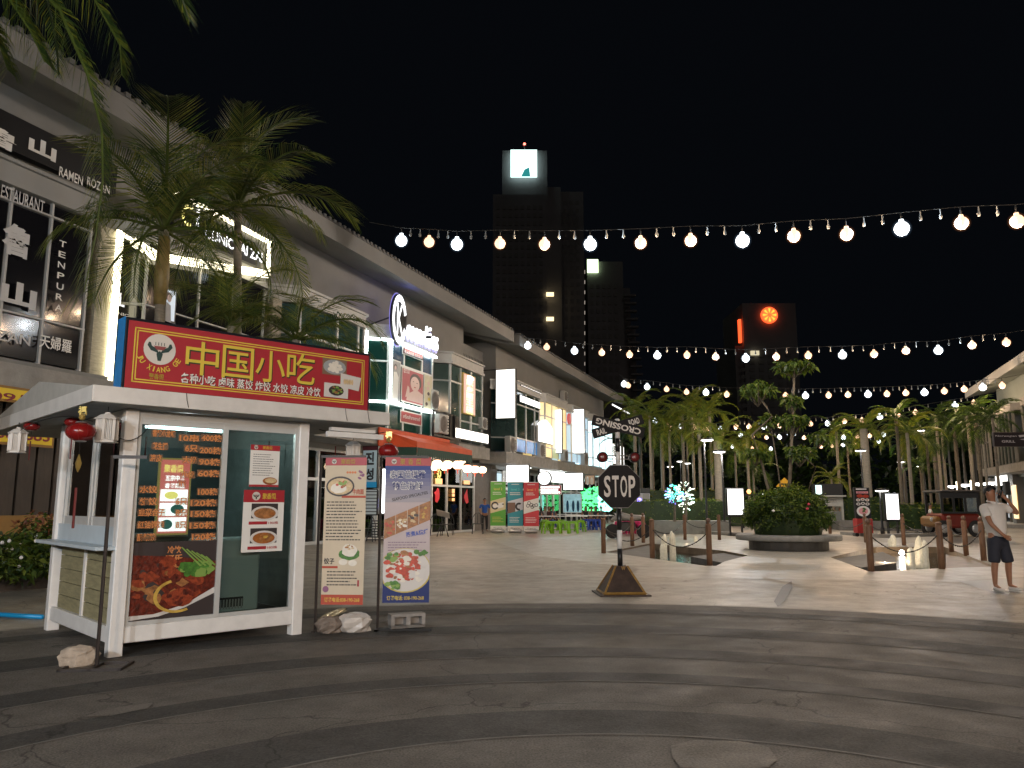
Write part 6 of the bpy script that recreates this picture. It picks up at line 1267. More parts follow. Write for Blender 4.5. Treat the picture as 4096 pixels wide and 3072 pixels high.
def lightbox(label, a, b, Y, pad=.06, m=LB):
    p0, p1 = D(*a, Y), D(*b, Y); w = p1.x - p0.x; h = p0.z - p1.z; t = thing('light_box', label, 'light box', ((p0.x + p1.x) / 2, Y, 0), 'white lit boxes standing on the plaza'); z0 = p1.z
    MB().bbox(-w / 2 - pad, w / 2 + pad, 0, .22, max(.05, z0 - .1), z0 + h + pad, .02, BLACK).build('case', t); MB().box(-w / 2, w / 2, -.012, -.002, z0, z0 + h, m).build('lit_panel', t)
    MB().box(-w / 2, w / 2, -.2, .4, 0, .05, BLACK).box(-w * .4, -w * .35, 0, .2, .05, z0, BLACK).box(w * .35, w * .4, 0, .2, .05, z0, BLACK).build('foot', t)
lightbox('white light box standing left of the bush', z5(1683, 15), z5(1870, 300), 36); lightbox('white light box standing right of the black dish board', z6(670, 213), z6(830, 493), 36)
# board of dishes
p0, p1 = D(*z6(325, 140), 35), D(*z6(515, 485), 35); w = (p1.x - p0.x) / 2; t = thing('menu_totem', 'tall black board with rows of white plates on a red base', 'sign', ((p0.x + p1.x) / 2, 35, 0)); z0, h = p1.z, p0.z - p1.z
MB().bbox(-w, w, 0, .2, z0, z0 + h, .01, BLACK).build('board', t); MB().bbox(-w * 1.05, w * 1.05, -.1, .35, .15, z0, .02, mat('base_red', (.4, .03, .03), .5)).build('base', t); MB().tube([(-w, 0, .08), (-w, .3, .08)], .09, 8, BLACK).tube([(w, 0, .08), (w, .3, .08)], .09, 8, BLACK).build('wheel', t)
mb = MB(); PK = mat('plate_pink', (.65, .3, .33), .5, emit=.1); PWt = mat('plate_white', (.7, .68, .66), .5, emit=.08)
mb.rect(-w * .8, w * .6, z0 + h * .93, z0 + h * .97, -.01, PWt).rect(-w * .8, w * .8, z0 + h * .81, z0 + h * .88, -.01, PK); text(mb, 'SEAFOOD', 0, z0 + h * .845, w * 1.3, h * .045, -.014, SIGNRED)
mb.disc(-w * .35, z0 + h * .73, w * .42, h * .055, -.01, FM['redf']).disc(w * .45, z0 + h * .72, w * .42, h * .055, -.01, FM['redf'])
for cx_ in (-.6, 0, .6):
    for zz_ in (.6, .47): mb.disc(w * cx_, z0 + h * (zz_ + (.02 if cx_ == 0 else 0)), w * .28, h * .045, -.012, PWt).disc(w * cx_, z0 + h * (zz_ + (.02 if cx_ == 0 else 0)), w * .15, h * .022, -.014, FM['brown'] if zz_ > .5 else INK)
mb.disc(0, z0 + h * .24, w * .9, h * .17, -.01, PWt).disc(0, z0 + h * .24, w * .62, h * .11, -.012, PK); pieces(mb, 0, z0 + h * .25, w * .45, h * .07, 14, .06, -.014, [FM['redf'], PK, FM['herb']], random.Random(6)); mb.build('print', t)

# ------------------------------------------------------------------ right hand building
RD = 31.7
RF = Frame(FA.w(0, -RD, 0), rad(-110))       # x runs back toward the viewer, y into the building
def rfx(px, py, d=0): return RF.at(px, py, -d)
rb = thing('shop_building', 'dark two storey building at the right with overhanging roof and tall window bars', 'building', RF.M)
WALLR = mat('right_wall', (.2, .23, .21), .7, noise=.15, nscale=.6)
mb = MB(); mb.box(-36, 34, 0, .3, 3.4, 10.6, WALLR); mb.box(-36, -35.7, .3, 9, 0, 10.6, WALLR); mb.build('wall', rb); mb = MB(); mb.ext([(-2, 10.15), (-2.0, 10.72), (9, 13.6), (9, 13.2), (.0, 10.6)], 'x', -37.2, 34, WALLR); mb.build('roof', rb)
mb = MB(); mb.box(-37.2, 34, -2.03, -2.005, 10.15, 10.74, mat('right_fascia', (.5, .5, .48), .6)); mb.build('fascia', rb)
mb = MB(); mb.box(-36, 30, -1.5, 0, 3.62, 4.2, CONC); mb.build('ledge', rb)
for i in range(7):
    s = -39 + i * 7.6; mb = MB(); mb.ext([(s - .8, 0), (s, -1.3), (s + 5, -1.3), (s + 5.8, 0)], 'z', 7.9, 8.42, CONC); mb.build('cornice', rb); MB().box(s, s + 5, -1.2, -1.15, 4.3, 7.88, DGLASS).build('pane', rb)
    mb = MB()
    for k_ in range(6): mb.box(s + k_ - .04, s + k_ + .04, -1.28, -1.1, 4.25, 7.9, WALLD)
    mb.box(s, s + 5, -1.3, -1.1, 6.2, 6.28, WALLD); mb.build('window_bar', rb)
    MB().box(s + .3, s + 4.8, .6, .65, .3, 3.1, glow('right_interior_%d' % (i % 3), [(.25, .4, .5), (.55, .4, .25), (.5, .55, .55)][i % 3], .35)).build('shop_interior', rb)
    MB().box(s - 1.2, s - .3, -.4, .3, 0, 3.6, mat('right_column', (.15, .15, .15), .7)).build('column', rb)
def R_at(px, d=0): x, z = rfx(*px, d); return x, z
for i, (px, wd) in enumerate(((z6(1408, 122), .5), (z6(1550, 105), .8), (z6(1722, 92), .9), (z6(1850, 82), .6))):
    x, z = R_at(px, 1.4); t = thing('canopy_lamp', ORD[i] + ' bright round ceiling lamp under the right building ledge', 'lamp', RF.M @ Matrix.Translation((x, -1.4, z)), 'lamps under the right building ledge')
    MB().lathe([(.05, -.22), (wd * .7, -.1), (wd * .75, .0)], n=16, m=glow('canopy_glow', (1, .98, .92), 8)).build('shade', t, True); MB().lathe([(wd * .77, .001), (.05, .1)], n=16, m=TRIM).build('cap', t); point('canopy_light', RF.w(x, -1.4, z - .3), 60, (1, .97, .9), .05)
for i, px in enumerate((z6(1488, 132), z6(1648, 125))):
    x, z = R_at(px, .3); t = thing('wall_lamp', 'upright warm wall lamp on the right building, ' + ('left' if i == 0 else 'right') + ' one', 'lamp', RF.M @ Matrix.Translation((x, -.4, z)), 'upright wall lamps'); MB().bbox(-.22, .22, -.1, .1, -.55, .55, .03, glow('wall_lamp_glow', (1, .85, .6), 5)).build('shade', t)
x, z = R_at(z6(1960, 62), 1.55); t = thing('lit_sign', 'big white lit panel under the right ledge over the phone man', 'light panel', RF.M @ Matrix.Translation((x, -1.55, z))); MB().box(-1.6, 1.6, -.05, .05, -.35, .35, LB).build('panel', t); MB().box(-1.65, 1.65, .051, .1, -.38, .38, BLACK).build('case', t)
x, z = R_at(z6(2185, 300), .8); t = thing('lit_sign', 'yellowish lit upright sign at the right edge of the photo', 'light panel', RF.M @ Matrix.Translation((x, -1.2, z))); MB().box(-.45, .45, -.05, .05, -1.15, 1.15, glow('cream_lit', (.9, .65, .35), 1.1)).build('panel', t); MB().box(-.5, .5, .052, .1, -1.2, 1.2, GOLDM).build('case', t)
p = D(*z6(2036, 145), 30); t = thing('hanging_speaker', 'dark upright box hanging under the right ledge', 'speaker', p); MB().bbox(-.1, .1, 0, .2, -.26, .26, .02, BLACK).build('case', t); MB().box(-.08, .08, -.01, -.002, -.2, .2, BLACKM).build('grille', t)
# the sign with pale lettering, standing out from the facade
p0, p1 = D(*zm(1030, 1190, 3600, 1300, .36166), 34), D(1031, 480, 34); a, b = D(*zm(1030, 1185, 3600, 1300, .36166), 34), D(*zm(1371, 1345, 3600, 1300, .36166), 34)
w = (b.x - a.x) / 2 * 1.3; h = a.z - b.z; t = thing('grill_sign', 'dark hanging sign with pale Norwegian and grill lettering and a flag mark', 'sign', atM((a.x + w, 34, b.z), 0)); MB().bbox(-w, w, 0, .15, 0, h, .02, mat('sign_maroon_black', (.02, .012, .014), .4)).build('board', t)
mb = MB(); GP = mat('grey_print', (.42, .38, .38), .6, emit=.06); text(mb, 'Norwegian', -w * .35, h * .72, w * 1.1, h * .16, -.01, GP); text(mb, 'GRILL', -w * .25, h * .36, w * .7, h * .17, -.01, GP, .02); mb.poly([(w * .3, h * .78), (w * .8, h * .84), (w * .8, h * .74), (w * .35, h * .64)], -.01, GP); mb.poly([(w * .35, h * .5), (w * .8, h * .6), (w * .85, h * .38), (w * .6, h * .44)], -.01, GP); mb.build('lettering', t)

# ------------------------------------------------------------------ towers far away
TW = mat('tower_wall', (.24, .24, .25), .9, noise=.25, nscale=.05); TWD = mat('tower_window', (.2, .2, .2), .95)
def tower_at(px, py, Y): return D(*V(px, py), Y)
def tower(label, Y, boxes, wins=True, dep=25):
    cx = D(*V(boxes[0][0], 500), Y).x; t = thing('tower_block', label, 'tower', (cx, Y, 0), 'dark towers beyond the plaza')
    for k_, (x0, x1, yt) in enumerate(boxes):
        a, b = tower_at(x0, yt, Y), tower_at(x1, yt, Y); MB().box(a.x - cx, b.x - cx, k_ * 1.5, dep + k_, 0, a.z, TW).build('block', t)
    return t, cx
Y1 = 320; t1, c1 = tower('tall dark tower with a white screen at the top', Y1, [(1065, 1180, 420), (1085, 1182, 322), (1182, 1212, 398), (1212, 1262, 405)])
t2, c2 = tower('dark lower tower with a small green screen behind the bulbs', 330, [(1268, 1345, 565), (1345, 1362, 620), (1362, 1375, 700)])
Y3 = 260; t3, c3 = tower('dark block with a glowing red round logo on its top', Y3, [(1603, 1718, 655), (1590, 1724, 745)])
def facade_windows(t, cx, Y, x0, x1, yt, yb, nx, nz, m, fr=.55):
    a, b = tower_at(x0, yt, Y), tower_at(x1, yb, Y); mb = MB(); w = (b.x - a.x) / nx; h = (a.z - b.z) / nz
    for i in range(nx):
        for j in range(nz): mb.box(a.x - cx + w * (i + .2), a.x - cx + w * (i + .2 + fr), -.3, -.02, b.z + h * (j + .25), b.z + h * (j + .75), m)
    tag(mb.build('window', t), kind='stuff')
facade_windows(t1, c1, Y1, 1070, 1178, 440, 900, 8, 26, TWD); facade_windows(t1, c1, Y1, 1214, 1260, 430, 900, 3, 26, TWD); facade_windows(t2, c2, 330, 1272, 1342, 610, 900, 5, 16, TWD); facade_windows(t3, c3, Y3, 1594, 1720, 760, 900, 6, 9, TWD)
mb = MB()
for k_ in range(14):
    yy = 640 + k_ * 17; a = tower_at(1347 + k_ * 1.5, yy, 329); MB().box(a.x - c2, a.x - c2 + 5, -3, 0, a.z - .3, a.z + .5, TW).build('balcony', t2)
def lit(t, cx, Y, x0, x1, y0, y1, m, nm): a, b = tower_at(x0, y0, Y), tower_at(x1, y1, Y); return MB().box(a.x - cx, b.x - cx, -1.2, -.4, b.z, a.z, m).build(nm, t)
SCR = glow('screen_white', (.75, 1, .95), 1.6); lit(t1, c1, Y1, 1103, 1160, 326, 384, SCR, 'lit_screen'); a = tower_at(1133, 384, Y1); b = tower_at(1133, 364, Y1); MB().ext([(a.x - c1 - 1.5, a.z), (a.x - c1 + 2.5, a.z), (a.x - c1 + 2, b.z), (a.x - c1, b.z - 1)], 'y', -1.3, -1.21, glow('screen_teal', (.02, .4, .4), .5)).build('screen_figure', t1)
lit(t2, c2, 330, 1268, 1292, 562, 590, glow('screen_green', (.75, 1, .55), 2.0), 'lit_screen'); lit(t1, c1, Y1, 1180, 1196, 633, 641, glow('warm_window', (1, .75, .4), 1.6), 'lit_window'); lit(t1, c1, Y1, 1180, 1196, 686, 694, glow('warm_window', (1, .75, .4), 1.6), 'lit_window'); lit(t3, c3, Y3, 1620, 1638, 759, 768, glow('warm_window_dim', (.8, .7, .45), .7), 'lit_window')
for k_ in range(11): lit(t1, c1, Y1, 1262, 1263.5, 585 + k_ * 22, 592 + k_ * 22, glow('edge_light', (.7, .6, .5), .35), 'edge_lamp')
a = tower_at(1133, 311, Y1); MB().ball((a.x - c1, 0, a.z), .6, 8, glow('beacon', (1, .15, .1), 4)).build('beacon', t1); MB().tube([(a.x - c1, 0, tower_at(1133, 322, Y1).z), (a.x - c1, 0, a.z)], .2, 5, TW).build('mast', t1)
a = tower_at(1660, 682, Y3); rr = abs(tower_at(1678, 682, Y3).x - a.x); mb = MB(); mb.lathe([(.05, 0), (rr, 0), (rr, -.6), (.05, -.7)], (a.x - c3, -.4, a.z), 26, glow('logo_red', (1, .09, .02), 1.5), 'y'); OY = glow('logo_orange', (1, .45, .04), 1.4)
for k_ in range(8):
    an = k_ * .785; mb.add([(a.x - c3 + .6 * math.cos(an), -1.3, a.z + .6 * math.sin(an)), (a.x - c3 + rr * .8 * math.cos(an - .17), -1.3, a.z + rr * .8 * math.sin(an - .17)), (a.x - c3 + rr * .8 * math.cos(an + .17), -1.3, a.z + rr * .8 * math.sin(an + .17))], [(0, 1, 2)], OY)
mb.build('round_logo', t3); a = tower_at(1601, 715, Y3); MB().box(a.x - c3 - .8, a.x - c3, -.5, 1, a.z - 4, a.z + 4, glow('logo_red', (1, .09, .02), 1.5)).build('side_logo', t3)

# ------------------------------------------------------------------ vehicles and stalls
# red wagon
WY = 32.5; wb = G(*z6(1320, 690)); c = D(*z6(1530, 690), wb.y); wg = thing('red_wagon', 'red and black passenger wagon parked by the right pool', 'wagon', atM((c.x, wb.y, 0), rad(-8)))
MR = mat('wagon_red', (.16, .02, .012), .3, noise=.2, nscale=3); MK = mat('wagon_black', (.02, .02, .022), .35); HF = 1.12
hh = D(*z6(1530, 165), wb.y).z; hm = D(*z6(1530, 430), wb.y).z
MB().bbox(-.95, 1.0, -.0, 2.4, .38, hm, .08, MR).build('body', wg); MB().bbox(-1.35, -.92, .1, 2.2, .42, hm - .12, .1, mat('wagon_ochre', (.17, .08, .015), .5)).build('bonnet', wg)
mb = MB()
for (x, y) in ((-.9, .05), (-.3, .05), (.3, .05), (.95, .05), (-.9, 2.3), (.95, 2.3)): mb.box(x - .06, x + .06, y - .04, y + .06, hm, hh - .12, MK)
mb.box(-.96, 1.01, .0, .1, hh - .35, hh - .12, MK).box(-.96, 1.01, 0, .1, hm, hm + .08, MK); mb.build('cab_frame', wg)
MB().bbox(-1.02, 1.1, -.15, 2.5, hh - .12, hh, .06, MK).build('roof', wg); wg.scale = (.8, .8, 1)
for (x0, x1) in ((-.83, -.37), (-.23, .23), (.37, .88)): MB().box(x0, x1, .04, .06, hm + .09, hh - .36, glassmat('wagon_glass', (.5, .5, .4), .08)).build('window', wg)
for (x, y) in ((-.9, .05), (.7, .05), (-.9, 2.3), (.7, 2.3)):
    MB().lathe([(.3, -.1), (.36, -.08), (.36, .08), (.3, .1)], (x, y, .36), 18, BLACKM, 'y').lathe([(.12, -.11), (.2, -.105), (.2, .1)], (x, y, .36), 14, STEEL, 'y').build('wheel', wg, True)
MB().ball((-1.36, .4, .75), .1, 8, STEEL).build('headlight', wg, True)
# white stall behind the bush
a, b = D(*zm(1395, 320, 2900, 1900, .27124), 46), D(*zm(1760, 650, 2900, 1900, .27124), 46); w = (b.x - a.x) / 2; h = a.z; st = thing('market_stall', 'grey white market stall with counter behind the right side of the bush', 'stall', ((a.x + b.x) / 2, 46, 0)); GW_ = mat('stall_white', (.4, .4, .37), .6, noise=.15)
MB().box(-w, w, 0, .1, h - .55, h, GW_).box(-w * 1.2, w * 1.1, -.3, 2, h, h + .08, GW_).build('canopy', st); mb = MB()
for x in (-w, w - .12): mb.box(x, x + .12, 0, .12, 0, h - .55, GW_)
mb.build('post', st); MB().box(-w + .12, w - .12, .1, .8, .0, 1.0, mat('stall_counter', (.16, .17, .16), .6)).build('counter', st); MB().box(-w, w, .1, .15, 1.5, 1.7, GW_).build('board', st); mb = MB(); text(mb, 'CAPTAIN', 0, h - .25, w * .9, .2, -.01, GREYS); mb.build('lettering', st)
a = D(*zm(1560, 300, 2900, 1900, .27124), 46.5); t = thing('roof_box', 'dark box with a small lit screen on top of the stall', 'box', (a.x, 46.5, h + .08)); MB().bbox(-.9, .75, 0, .6, 0, .68, .03, BLACKM).build('case', t); MB().box(-.88, -.52, -.012, -.002, .06, .6, glow('small_screen', (.6, .9, .9), 1.2)).build('screen', t)
# yellow diamond traffic sign
a = D(*zm(880, 165, 2900, 1900, .27124), 40); t = thing('traffic_sign', 'yellow diamond warning sign standing behind the slender trees', 'road sign', (a.x, 40, 0)); YS = mat('traffic_yellow', (.62, .33, .02), .5); s_ = .44
MB().ext([(0, a.z - s_), (s_, a.z), (0, a.z + s_), (-s_, a.z)], 'y', -.03, 0, YS).build('board', t); mb = MB(); mb.rect(-.2, .2, a.z + .08, a.z + .14, -.04, BLACK).rect(-.22, -.08, a.z - .18, a.z - .02, -.04, BLACK).rect(.08, .2, a.z - .18, a.z - .02, -.04, BLACK); mb.build('symbol', t); MB().tube([(0, .04, 0), (0, .04, a.z)], .04, 8, GREYS).build('post', t)
# lit roof strip of a stall left of the trees
a = D(*zm(650, 275, 2900, 1900, .27124), 47); t = thing('stall_roof', 'low dark stall roof with a white light edge behind the bush', 'stall', (a.x, 47, 0)); MB().box(-1.6, 2.0, 0, 2, a.z - .12, a.z, BLACKM).build('roof', t); MB().box(-.4, 2.0, -.03, -.005, a.z - .08, a.z, glow('edge_white', (1, 1, 1), 1.5)).build('light_edge', t); MB().box(-1.5, -1.4, .5, .6, 0, a.z - .12, BLACK).box(1.8, 1.9, .5, .6, 0, a.z - .12, BLACK).build('post', t); MB().ball((-1.2, 0, a.z + .12), .14, 8, glow('orange_lamp', (1, .4, .1), 2)).build('lamp', t)
# cart with violet lights, carriage wheel, black box
p = G(*zm(480, 1230, 2500, 1900, .18083)); a = D(*zm(430, 780, 2500, 1900, .18083), p.y); ct = thing('vending_cart', 'grey cart with two round violet lights on an orange box right of the stop sign', 'cart', (a.x, p.y, 0))
kq = p.y / FPX * .18083 / 4; zt_ = D(*zm(430, 400, 2500, 1900, .18083), p.y).z; zb_ = a.z
MB().bbox(-210 * kq, 130 * kq, 0, .7, zb_, zt_, .03, mat('cart_grey', (.3, .3, .31), .5)).build('body', ct); MB().bbox(-80 * kq, 150 * kq, -.05, .75, zb_ - 120 * kq, zb_ - .01, .02, mat('cart_orange', (.4, .12, .04), .5)).build('drawer_box', ct); MB().bbox(-90 * kq, 130 * kq, -.02, .7, zt_ + .0, zt_ + 110 * kq, .02, BLACK).build('top_box', ct); MB().box(-30 * kq, 110 * kq, -.012, -.002, zb_ + 30 * kq, zt_ - 20 * kq, mat('cart_window', (.18, .18, .17), .4)).build('window', ct)
for zz_ in (560, 685): q = D(*zm(320, zz_, 2500, 1900, .18083), p.y); MB().lathe([(.01, -.04), (50 * kq, -.03), (52 * kq, 0)], (q.x - a.x, 0, q.z), 16, glow('violet_lamp', (.2, .15, 1), 2.5), 'y').build('round_light', ct, True)
MB().box(-1.0 * 200 * kq, 140 * kq, .1, .6, zb_ - 330 * kq if zb_ - 330 * kq > 0.1 else .1, zb_ - 121 * kq, BLACKM).build('chassis', ct)
for x in (-150, 250): MB().lathe([(150 * kq * .9, -.03), (150 * kq, 0), (150 * kq * .9, .03)], (x * kq, -.1, 150 * kq), 22, BLACK, 'y').build('wheel', ct)
for x in (700,):
    q = G(*zm(705, 1215, 2500, 1900, .18083)); t = thing('carriage_wheel', 'dark spoked carriage wheel leaning behind the thick bollard', 'wheel', (q.x, q.y, 0)); rw = 125 * q.y / FPX * .18083 / 4; mb = MB(); n = 20
    mb.tube([(rw * .65 * math.cos(6.2832 * i / n), .0, rw + rw * math.sin(6.2832 * i / n)) for i in range(n + 1)], .04, 6, mat('wheel_red_black', (.06, .012, .01), .4)); mb.build('rim', t); mb = MB()
    for i in range(8): mb.tube([(0, 0, rw), (rw * .62 * math.cos(i * .785), 0, rw + rw * .95 * math.sin(i * .785))], .02, 4, BLACK)
    mb.ball((0, 0, rw), .07, 8, BLACK); mb.build('spoke', t)
q = G(*zm(100, 1000, 2500, 1900, .18083)); t = thing('motorcycle', 'dark parked motorcycle partly hidden below the stop sign board', 'motorcycle', atM((D(*zm(60, 800, 2500, 1900, .18083), 33).x, 33, 0), 0))
MB().tube([(-.7, 0, .75), (-.3, 0, .95), (.1, 0, .85), (.7, 0, .9)], [.06, .16, .14, .06], 8, mat('bike_grey', (.28, .27, .25), .35)).build('seat_fairing', t, True); MB().bbox(-.35, .3, -.12, .12, .3, .7, .05, BLACK).build('engine', t)
for x in (-.65, .65): MB().lathe([(.26, -.05), (.3, -.03), (.3, .03), (.26, .05)], (x, 0, .3), 18, BLACKM, 'y').build('wheel', t)
MB().tube([(-.55, -.3, 1.05), (-.5, 0, 1.0), (-.55, .3, 1.05)], .02, 5, STEEL).tube([(-.65, 0, .3), (-.5, 0, 1.0)], .025, 5, STEEL).build('handlebar', t)
# bicycles / cafe railing near the restaurant
def ring_rail(label, pxs, name='cafe_chair'):
    q = G(*pxs); t = thing(name, label, 'chair', (q.x, q.y, 0), 'black metal chairs outside the restaurant'); mb = MB(); n = 14
    mb.tube([(.28 * math.cos(math.pi * i / n), .12, .5 + .5 * math.sin(math.pi * i / n)) for i in range(n + 1)], .018, 5, BLACK); 
    for x in (-.14, 0, .14): mb.tube([(x, .12, .5), (x, .12, .95)], .012, 4, BLACK)
    mb.build('backrest', t); MB().lathe([(.01, .47), (.27, .47), (.27, .5), (.01, .5)], n=16, m=BLACK).build('seat', t)
    for x, y in ((-.22, -.2), (.22, -.2), (-.25, .2), (.25, .2)): MB().tube([(x * .9, y * .9, .47), (x * 1.1, y * 1.1, 0)], .016, 4, BLACK).build('leg', t)
ring_rail('black metal chair under the restaurant awning right of the seafood banner', z3(950, 1225)); ring_rail('black metal chair next to the menu stand by the restaurant door', z3(1080, 1218)); ring_rail('black metal chair seen between the two banner stands', z3(190, 1290)); ring_rail('black metal chair in front of the brown wall by the man in blue', z3(1410, 1205))
q = G(*z3(1050, 1235)); t = thing('menu_stand', 'sloping menu stand with a pale card before the restaurant door', 'menu stand', (q.x - .1, q.y, 0)); MB().tube([(-.25, 0, 0), (0, 0, .9), (.25, 0, 0)], .025, 5, BLACK).build('leg', t); mb = MB(); mb.T = Matrix.Translation((0, 0, .98)) @ Matrix.Rotation(rad(-38), 4, 'X') @ Matrix.Rotation(.3, 4, 'Y'); mb.box(-.3, .3, -.2, .2, 0, .02, PAPER); mb.build('card', t)
q = G(*z3(280, 1290)); t = thing('black_grate', 'black slatted board leaning beside the seafood banner stand', 'grate', (q.x, q.y, 0)); mb = MB()
for i in range(8): MB().box(-.35 + i * .01, .3 + i * .01, .06 * i, .06 * i + .03, .05 + .1 * i, .09 + .1 * i, BLACK).build('slat', t)
MB().tube([(-.35, 0, .02), (-.25, .45, .85)], .03, 4, BLACK).tube([(.3, 0, .02), (.4, .45, .85)], .03, 4, BLACK).build('frame', t)
# ------------------------------------------------------------------ people
def skin(name, chains, m, parent=None, sub=2):
    """chains: lists of (point, radius or (rx,ry)); shared points join"""
    vs, rs, es = [], [], []
    idx = {}
    for ch in chains:
        prev = None
        for p, r in ch:
            key = tuple(round(c, 4) for c in p)
            if key not in idx: idx[key] = len(vs); vs.append(p); rs.append(r if isinstance(r, tuple) else (r, r))
            i = idx[key]
            if prev is not None: es.append((prev, i))
            prev = i
    me = bpy.data.meshes.new(name); me.from_pydata(vs, es, []); o = bpy.data.objects.new(name, me); C.objects.link(o)
    md = o.modifiers.new('s', 'SKIN'); md.use_smooth_shade = True; md.branch_smoothing = .3
    for i, r in enumerate(rs): me.skin_vertices[0].data[i].radius = r
    me.skin_vertices[0].data[0].use_root = True
    o.modifiers.new('u', 'SUBSURF').levels = sub; o.modifiers['u'].render_levels = sub
    dg = bpy.context.evaluated_depsgraph_get(); ev = o.evaluated_get(dg); m2 = bpy.data.meshes.new_from_object(ev); m2.name = name
    bpy.data.objects.remove(o); m2.materials.clear(); m2.materials.append(m)
    for p in m2.polygons: p.use_smooth = True
    return link(name, m2, parent)
def face(parent, c, s, yaw=0, hair=HAIR, long=False, sk=SKIN):
    """hair, eyes, nose, mouth and ears on a head centred at c (height of head about 0.23*s); faces -y turned by yaw"""
    M = Matrix.Translation(c) @ Matrix.Rotation(yaw, 4, 'Z'); mb = MB(); mb.T = M
    n, k = 14, 8; vs = []
    for i in range(k + 1):
        th = 1.75 * i / k
        for j in range(n):
            a = 6.283 * j / n; fr = max(0, -math.sin(a)); th2 = th * (1 - .42 * fr); r = .098 * s
            vs.append((r * .92 * math.sin(th2) * math.cos(a), r * 1.06 * math.sin(th2) * math.sin(a) + .01 * s, r * 1.22 * math.cos(th2) + .01 * s))
    mb.add(vs, [(i * n + j, i * n + (j + 1) % n, (i + 1) * n + (j + 1) % n, (i + 1) * n + j) for i in range(k) for j in range(n)], hair)
    if long: mb.lathe([(.09 * s, -.2 * s), (.1 * s, -.05 * s), (.08 * s, .05 * s)], (0, .05 * s, 0), 10, hair)
    mb.build('hair', parent, True)
    mb = MB(); mb.T = M
    for sx in (-1, 1): mb.ball((sx * .032 * s, -.086 * s, .008 * s), .011 * s, 6, BLACK); mb.ball((sx * .088 * s, .005 * s, -.005 * s), .02 * s, 6, sk, 1.4); mb.box(sx * .032 * s - .016 * s, sx * .032 * s + .016 * s, -.094 * s, -.088 * s, .024 * s, .03 * s, HAIR)
    mb.add([(0, -.115 * s, -.022 * s), (-.014 * s, -.088 * s, -.03 * s), (.014 * s, -.088 * s, -.03 * s), (0, -.09 * s, .012 * s)], [(0, 1, 3), (0, 3, 2), (0, 2, 1)], sk); mb.box(-.02 * s, .02 * s, -.092 * s, -.086 * s, -.055 * s, -.047 * s, mat('lips', (.25, .07, .05), .5))
    mb.build('face', parent, True)
def hand(parent_pts, sk=SKIN): pass
# man on the phone (weight on one leg, left arm bent to the ear, right hand in front of the hip)
HPx = 1.0
pm = G(*V(2165, 1278)); man = thing('person', 'man in white polo shirt and dark shorts talking on the phone at the right', 'person', atM(pm, rad(12)))
sf = 1.0
feetL, feetR = Vector((.17, .0, .09)), Vector((-.15, -.05, .09))
hip = Vector((0, 0, .93)); hipL, hipR = Vector((.1, 0, .88)), Vector((-.1, 0, .88)); kL, kR = Vector((.15, -.03, .5)), Vector((-.13, -.05, .5))
chest = Vector((-.02, .0, 1.25)); neck = Vector((-.05, -.01, 1.47)); head = Vector((-.085, -.03, 1.6)); top = Vector((-.09, -.035, 1.68))
shL, shR = Vector((.17, .0, 1.39)), Vector((-.22, .0, 1.37)); elL, wrL, hdL = Vector((.36, -.1, 1.26)), Vector((.13, -.13, 1.5)), Vector((.07, -.11, 1.56))
elR, wrR, hdR = Vector((-.25, -.16, 1.1)), Vector((-.12, -.24, .93)), Vector((-.06, -.26, .88))
body = [[(hip, (.1, .08)), (Vector((-.01, 0, 1.08)), (.11, .085)), (chest, (.15, .105)), (Vector((-.035, 0, 1.4)), (.09, .07)), (neck, .052), (Vector((-.07, -.02, 1.54)), (.065, .075)), (head, (.075, .09)), (top, (.06, .07))],
        [(hip, (.1, .08)), (hipL, .075), (kL, .055), (Vector((.16, -.0, .36)), .053), (Vector((.17, .01, .12)), .033), (feetL, .038), (feetL + Vector((.03, -.12, -.04)), .032)],
        [(hip, (.1, .08)), (hipR, .075), (kR, .055), (Vector((-.14, -.03, .36)), .053), (Vector((-.15, -.03, .12)), .033), (feetR, .038), (feetR + Vector((-.03, -.12, -.04)), .032)],
        [(chest, (.15, .105)), (shL, .058), (elL, .04), (wrL, .026), (hdL, (.034, .024))], [(chest, (.15, .105)), (shR, .058), (elR, .04), (wrR, .026), (hdR, (.034, .024))]]
skin('body', [[(tuple(p), r) for p, r in ch] for ch in body], SKIN, man)
SHIRT = mat('polo_white', (.66, .62, .58), .8, noise=.06, nscale=8, bump=.3, bscale=14); SHORT = mat('shorts_navy', (.018, .02, .032), .8, bump=.3, bscale=14); SHOE = mat('shoe_white', (.6, .57, .52), .5)
skin('shirt', [[(tuple(p), r) for p, r in ch] for ch in [[(Vector((0, 0, .84)), (.195, .155)), (Vector((-.01, 0, 1.04)), (.185, .15)), (chest, (.19, .14)), (Vector((-.035, 0, 1.4)), (.12, .085)), (Vector((-.045, -.005, 1.46)), (.065, .062))],
     [(chest, (.18, .13)), (shL + Vector((0, 0, -.01)), (.085, .082)), (shL.lerp(elL, .66), (.078, .075))], [(chest, (.18, .13)), (shR + Vector((0, 0, -.01)), (.085, .082)), (shR.lerp(elR, .66), (.08, .075))]]], SHIRT, man)
skin('shorts', [[(tuple(p), r) for p, r in ch] for ch in [[(Vector((0, 0, .96)), (.165, .13)), (Vector((0, 0, .86)), (.17, .135)), (Vector((.1, 0, .74)), .105), (Vector((.145, -.02, .5)), .095), (Vector((.15, -.02, .46)), .09)], [(Vector((0, 0, .86)), (.17, .135)), (Vector((-.1, -.01, .74)), .105), (Vector((-.135, -.04, .5)), .095), (Vector((-.14, -.04, .46)), .09)]]], SHORT, man)
